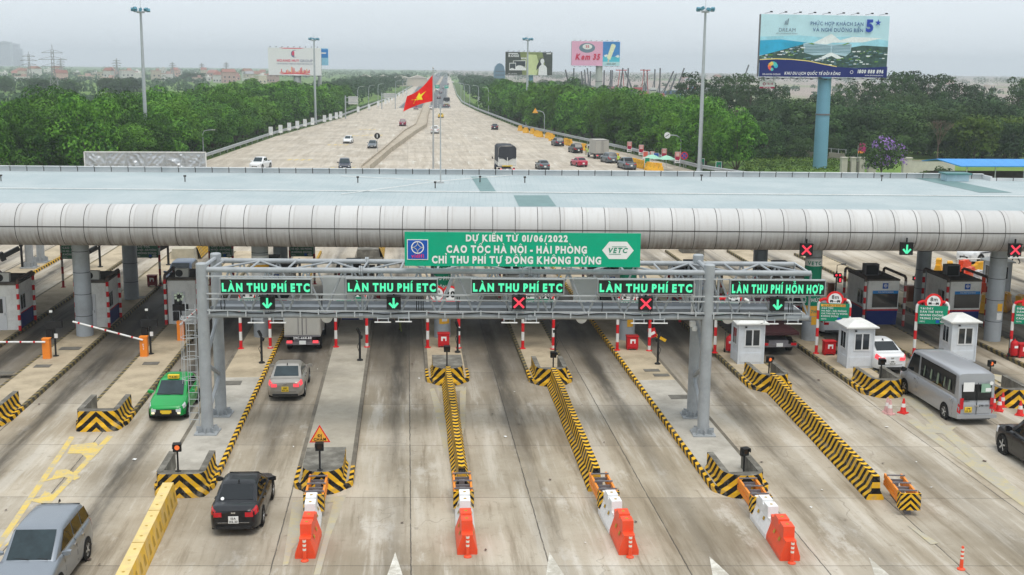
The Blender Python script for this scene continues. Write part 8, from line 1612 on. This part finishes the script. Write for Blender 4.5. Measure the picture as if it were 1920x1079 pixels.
# piling rigs and stored machines on the bare land
g = random.Random(51); M_RIG = M('rig_dark', (.07,.075,.08), .6); RC = [M('rig_red', (.45,.06,.05), .6), M('rig_blue', (.06,.13,.28), .6), M('rig_white', (.58,.58,.57), .6), M('rig_grey', (.25,.26,.27), .6)]
for k, (u, vt, tl) in enumerate([(1060,131,-.22),(1076,128,0),(1090,134,-.12),(1096,131,-.1),(1101,128,-.12),(1107,134,0),(1118,131,-.1),(1133,132,0),(1145,132,0),(1148,132,0),(1168,128,.1),(1178,128,.0),(1207,130,-.1),(1214,131,0),(1228,130,0),(1238,128,0),(1263,134,.4),(1268,140,.3),(1283,128,.3),(1404,122,.3),(1172,134,-.4)]):
    y = 560+ (k*67) % 330; p = AY(u, vt, y); hh = max(8, p.z); t = thing('piling_rig', 'dark slender piling rig mast on the bare land' , 'rig', (p.x, y, 0), g.uniform(0,6), 'piling rigs parked on the bare land'); t.rotation_euler.z = 0; r = .00045*y
    b = MB(); b.bar((-tl*hh,0,1.5),(0,0,hh),r*2.2,r*2.2); b.bar((-tl*hh-1.6,0,1.5),(-tl*hh*.4,0,hh*.6),r,r); b.build('mast', M_RIG, t); b = MB(); b.box((-tl*hh-1,0,1.6), (3.6,2.6,1.7)); b.box((-tl*hh-1,0,.45), (4.4,3,.9), 1); b.build('machine_body', [RC[k % 4], M_RIG], t)
for k, (u, y) in enumerate([(1165,640),(1210,700)]):
    p = AY(u, 132, y); t = thing('gantry_crane', 'red and white lattice crane on the bare land', 'crane', (p.x, y, 0), 0, 'red and white cranes'); hh = p.z; b = MB(); 
    for s_ in (-1, 1): b.bar((s_*2.2,0,0),(s_*.8,0,hh),.3,.3,0); b.bar((s_*1.8,0,hh*.3),(-s_*1.0,0,hh*.8),.22,.22,1)
    b.bar((-3,0,hh),(3,0,hh),.35,.5,0); b.bar((-3,0,hh-1.4),(3,0,hh-1.4),.25,.25,1); b.build('frame', [RC[0], RC[2]], t)
for k in range(46):
    u = g.uniform(1050, 1330) if k < 34 else g.uniform(900, 1000); y = g.uniform(520, 900); p = AY(u, 150, y); t = thing('container', 'small hazy container or machine stored on the bare land', 'container', (p.x, y, 0), g.uniform(-.4,.4), 'containers stored on the bare land'); b = MB(); w = g.uniform(2.5,7); b.box((0,0,1.3), (w,2.5,2.6)); b.box((0,-1.28,1.3), (w*.92,.06,2.2)); b.build('body', g.choice(RC), t); b = MB(); b.box((0,0,2.68), (w+.1,2.6,.12)); b.build('roof', RC[3], t)
b = MB(); g = random.Random(77)
for _ in range(70):
    x, y, s_ = g.uniform(-18, 30), g.uniform(36, 62), g.uniform(.03,.11); a = g.uniform(0,6.28); b.face([(x+s_*math.cos(a+k*1.57)*(1 if k % 2 else .6), y+s_*math.sin(a+k*1.57), .03+.01*k) for k in range(4)], 0 if g.random() < .4 else 1)
tag(b.build('scattered_litter', [M_WHITE, M_BROWN]), 'small scraps of paper and dry leaves scattered on the concrete', 'litter', kind='stuff')
# ================================================================== haze
b = MB(); b.box((0,0,34.5), (10600,10600,71.2))
mh = bpy.data.materials.new('haze_air'); mh.use_nodes = True; N = mh.node_tree.nodes; L = mh.node_tree.links
N.remove(N['Principled BSDF']); pv = N.new('ShaderNodeVolumePrincipled'); pv.inputs['Color'].default_value = (.86,.93,.98,1); pv.inputs['Density'].default_value = HAZE; pv.inputs['Anisotropy'].default_value = .1; L.new(pv.outputs[0], N['Material Output'].inputs['Volume'])
o = b.build('haze', mh); tag(o, 'pale haze in the air over the plain', 'haze', kind='stuff')
print('TREES', n_l, n_r, 'SIZE', len(bpy.data.objects))
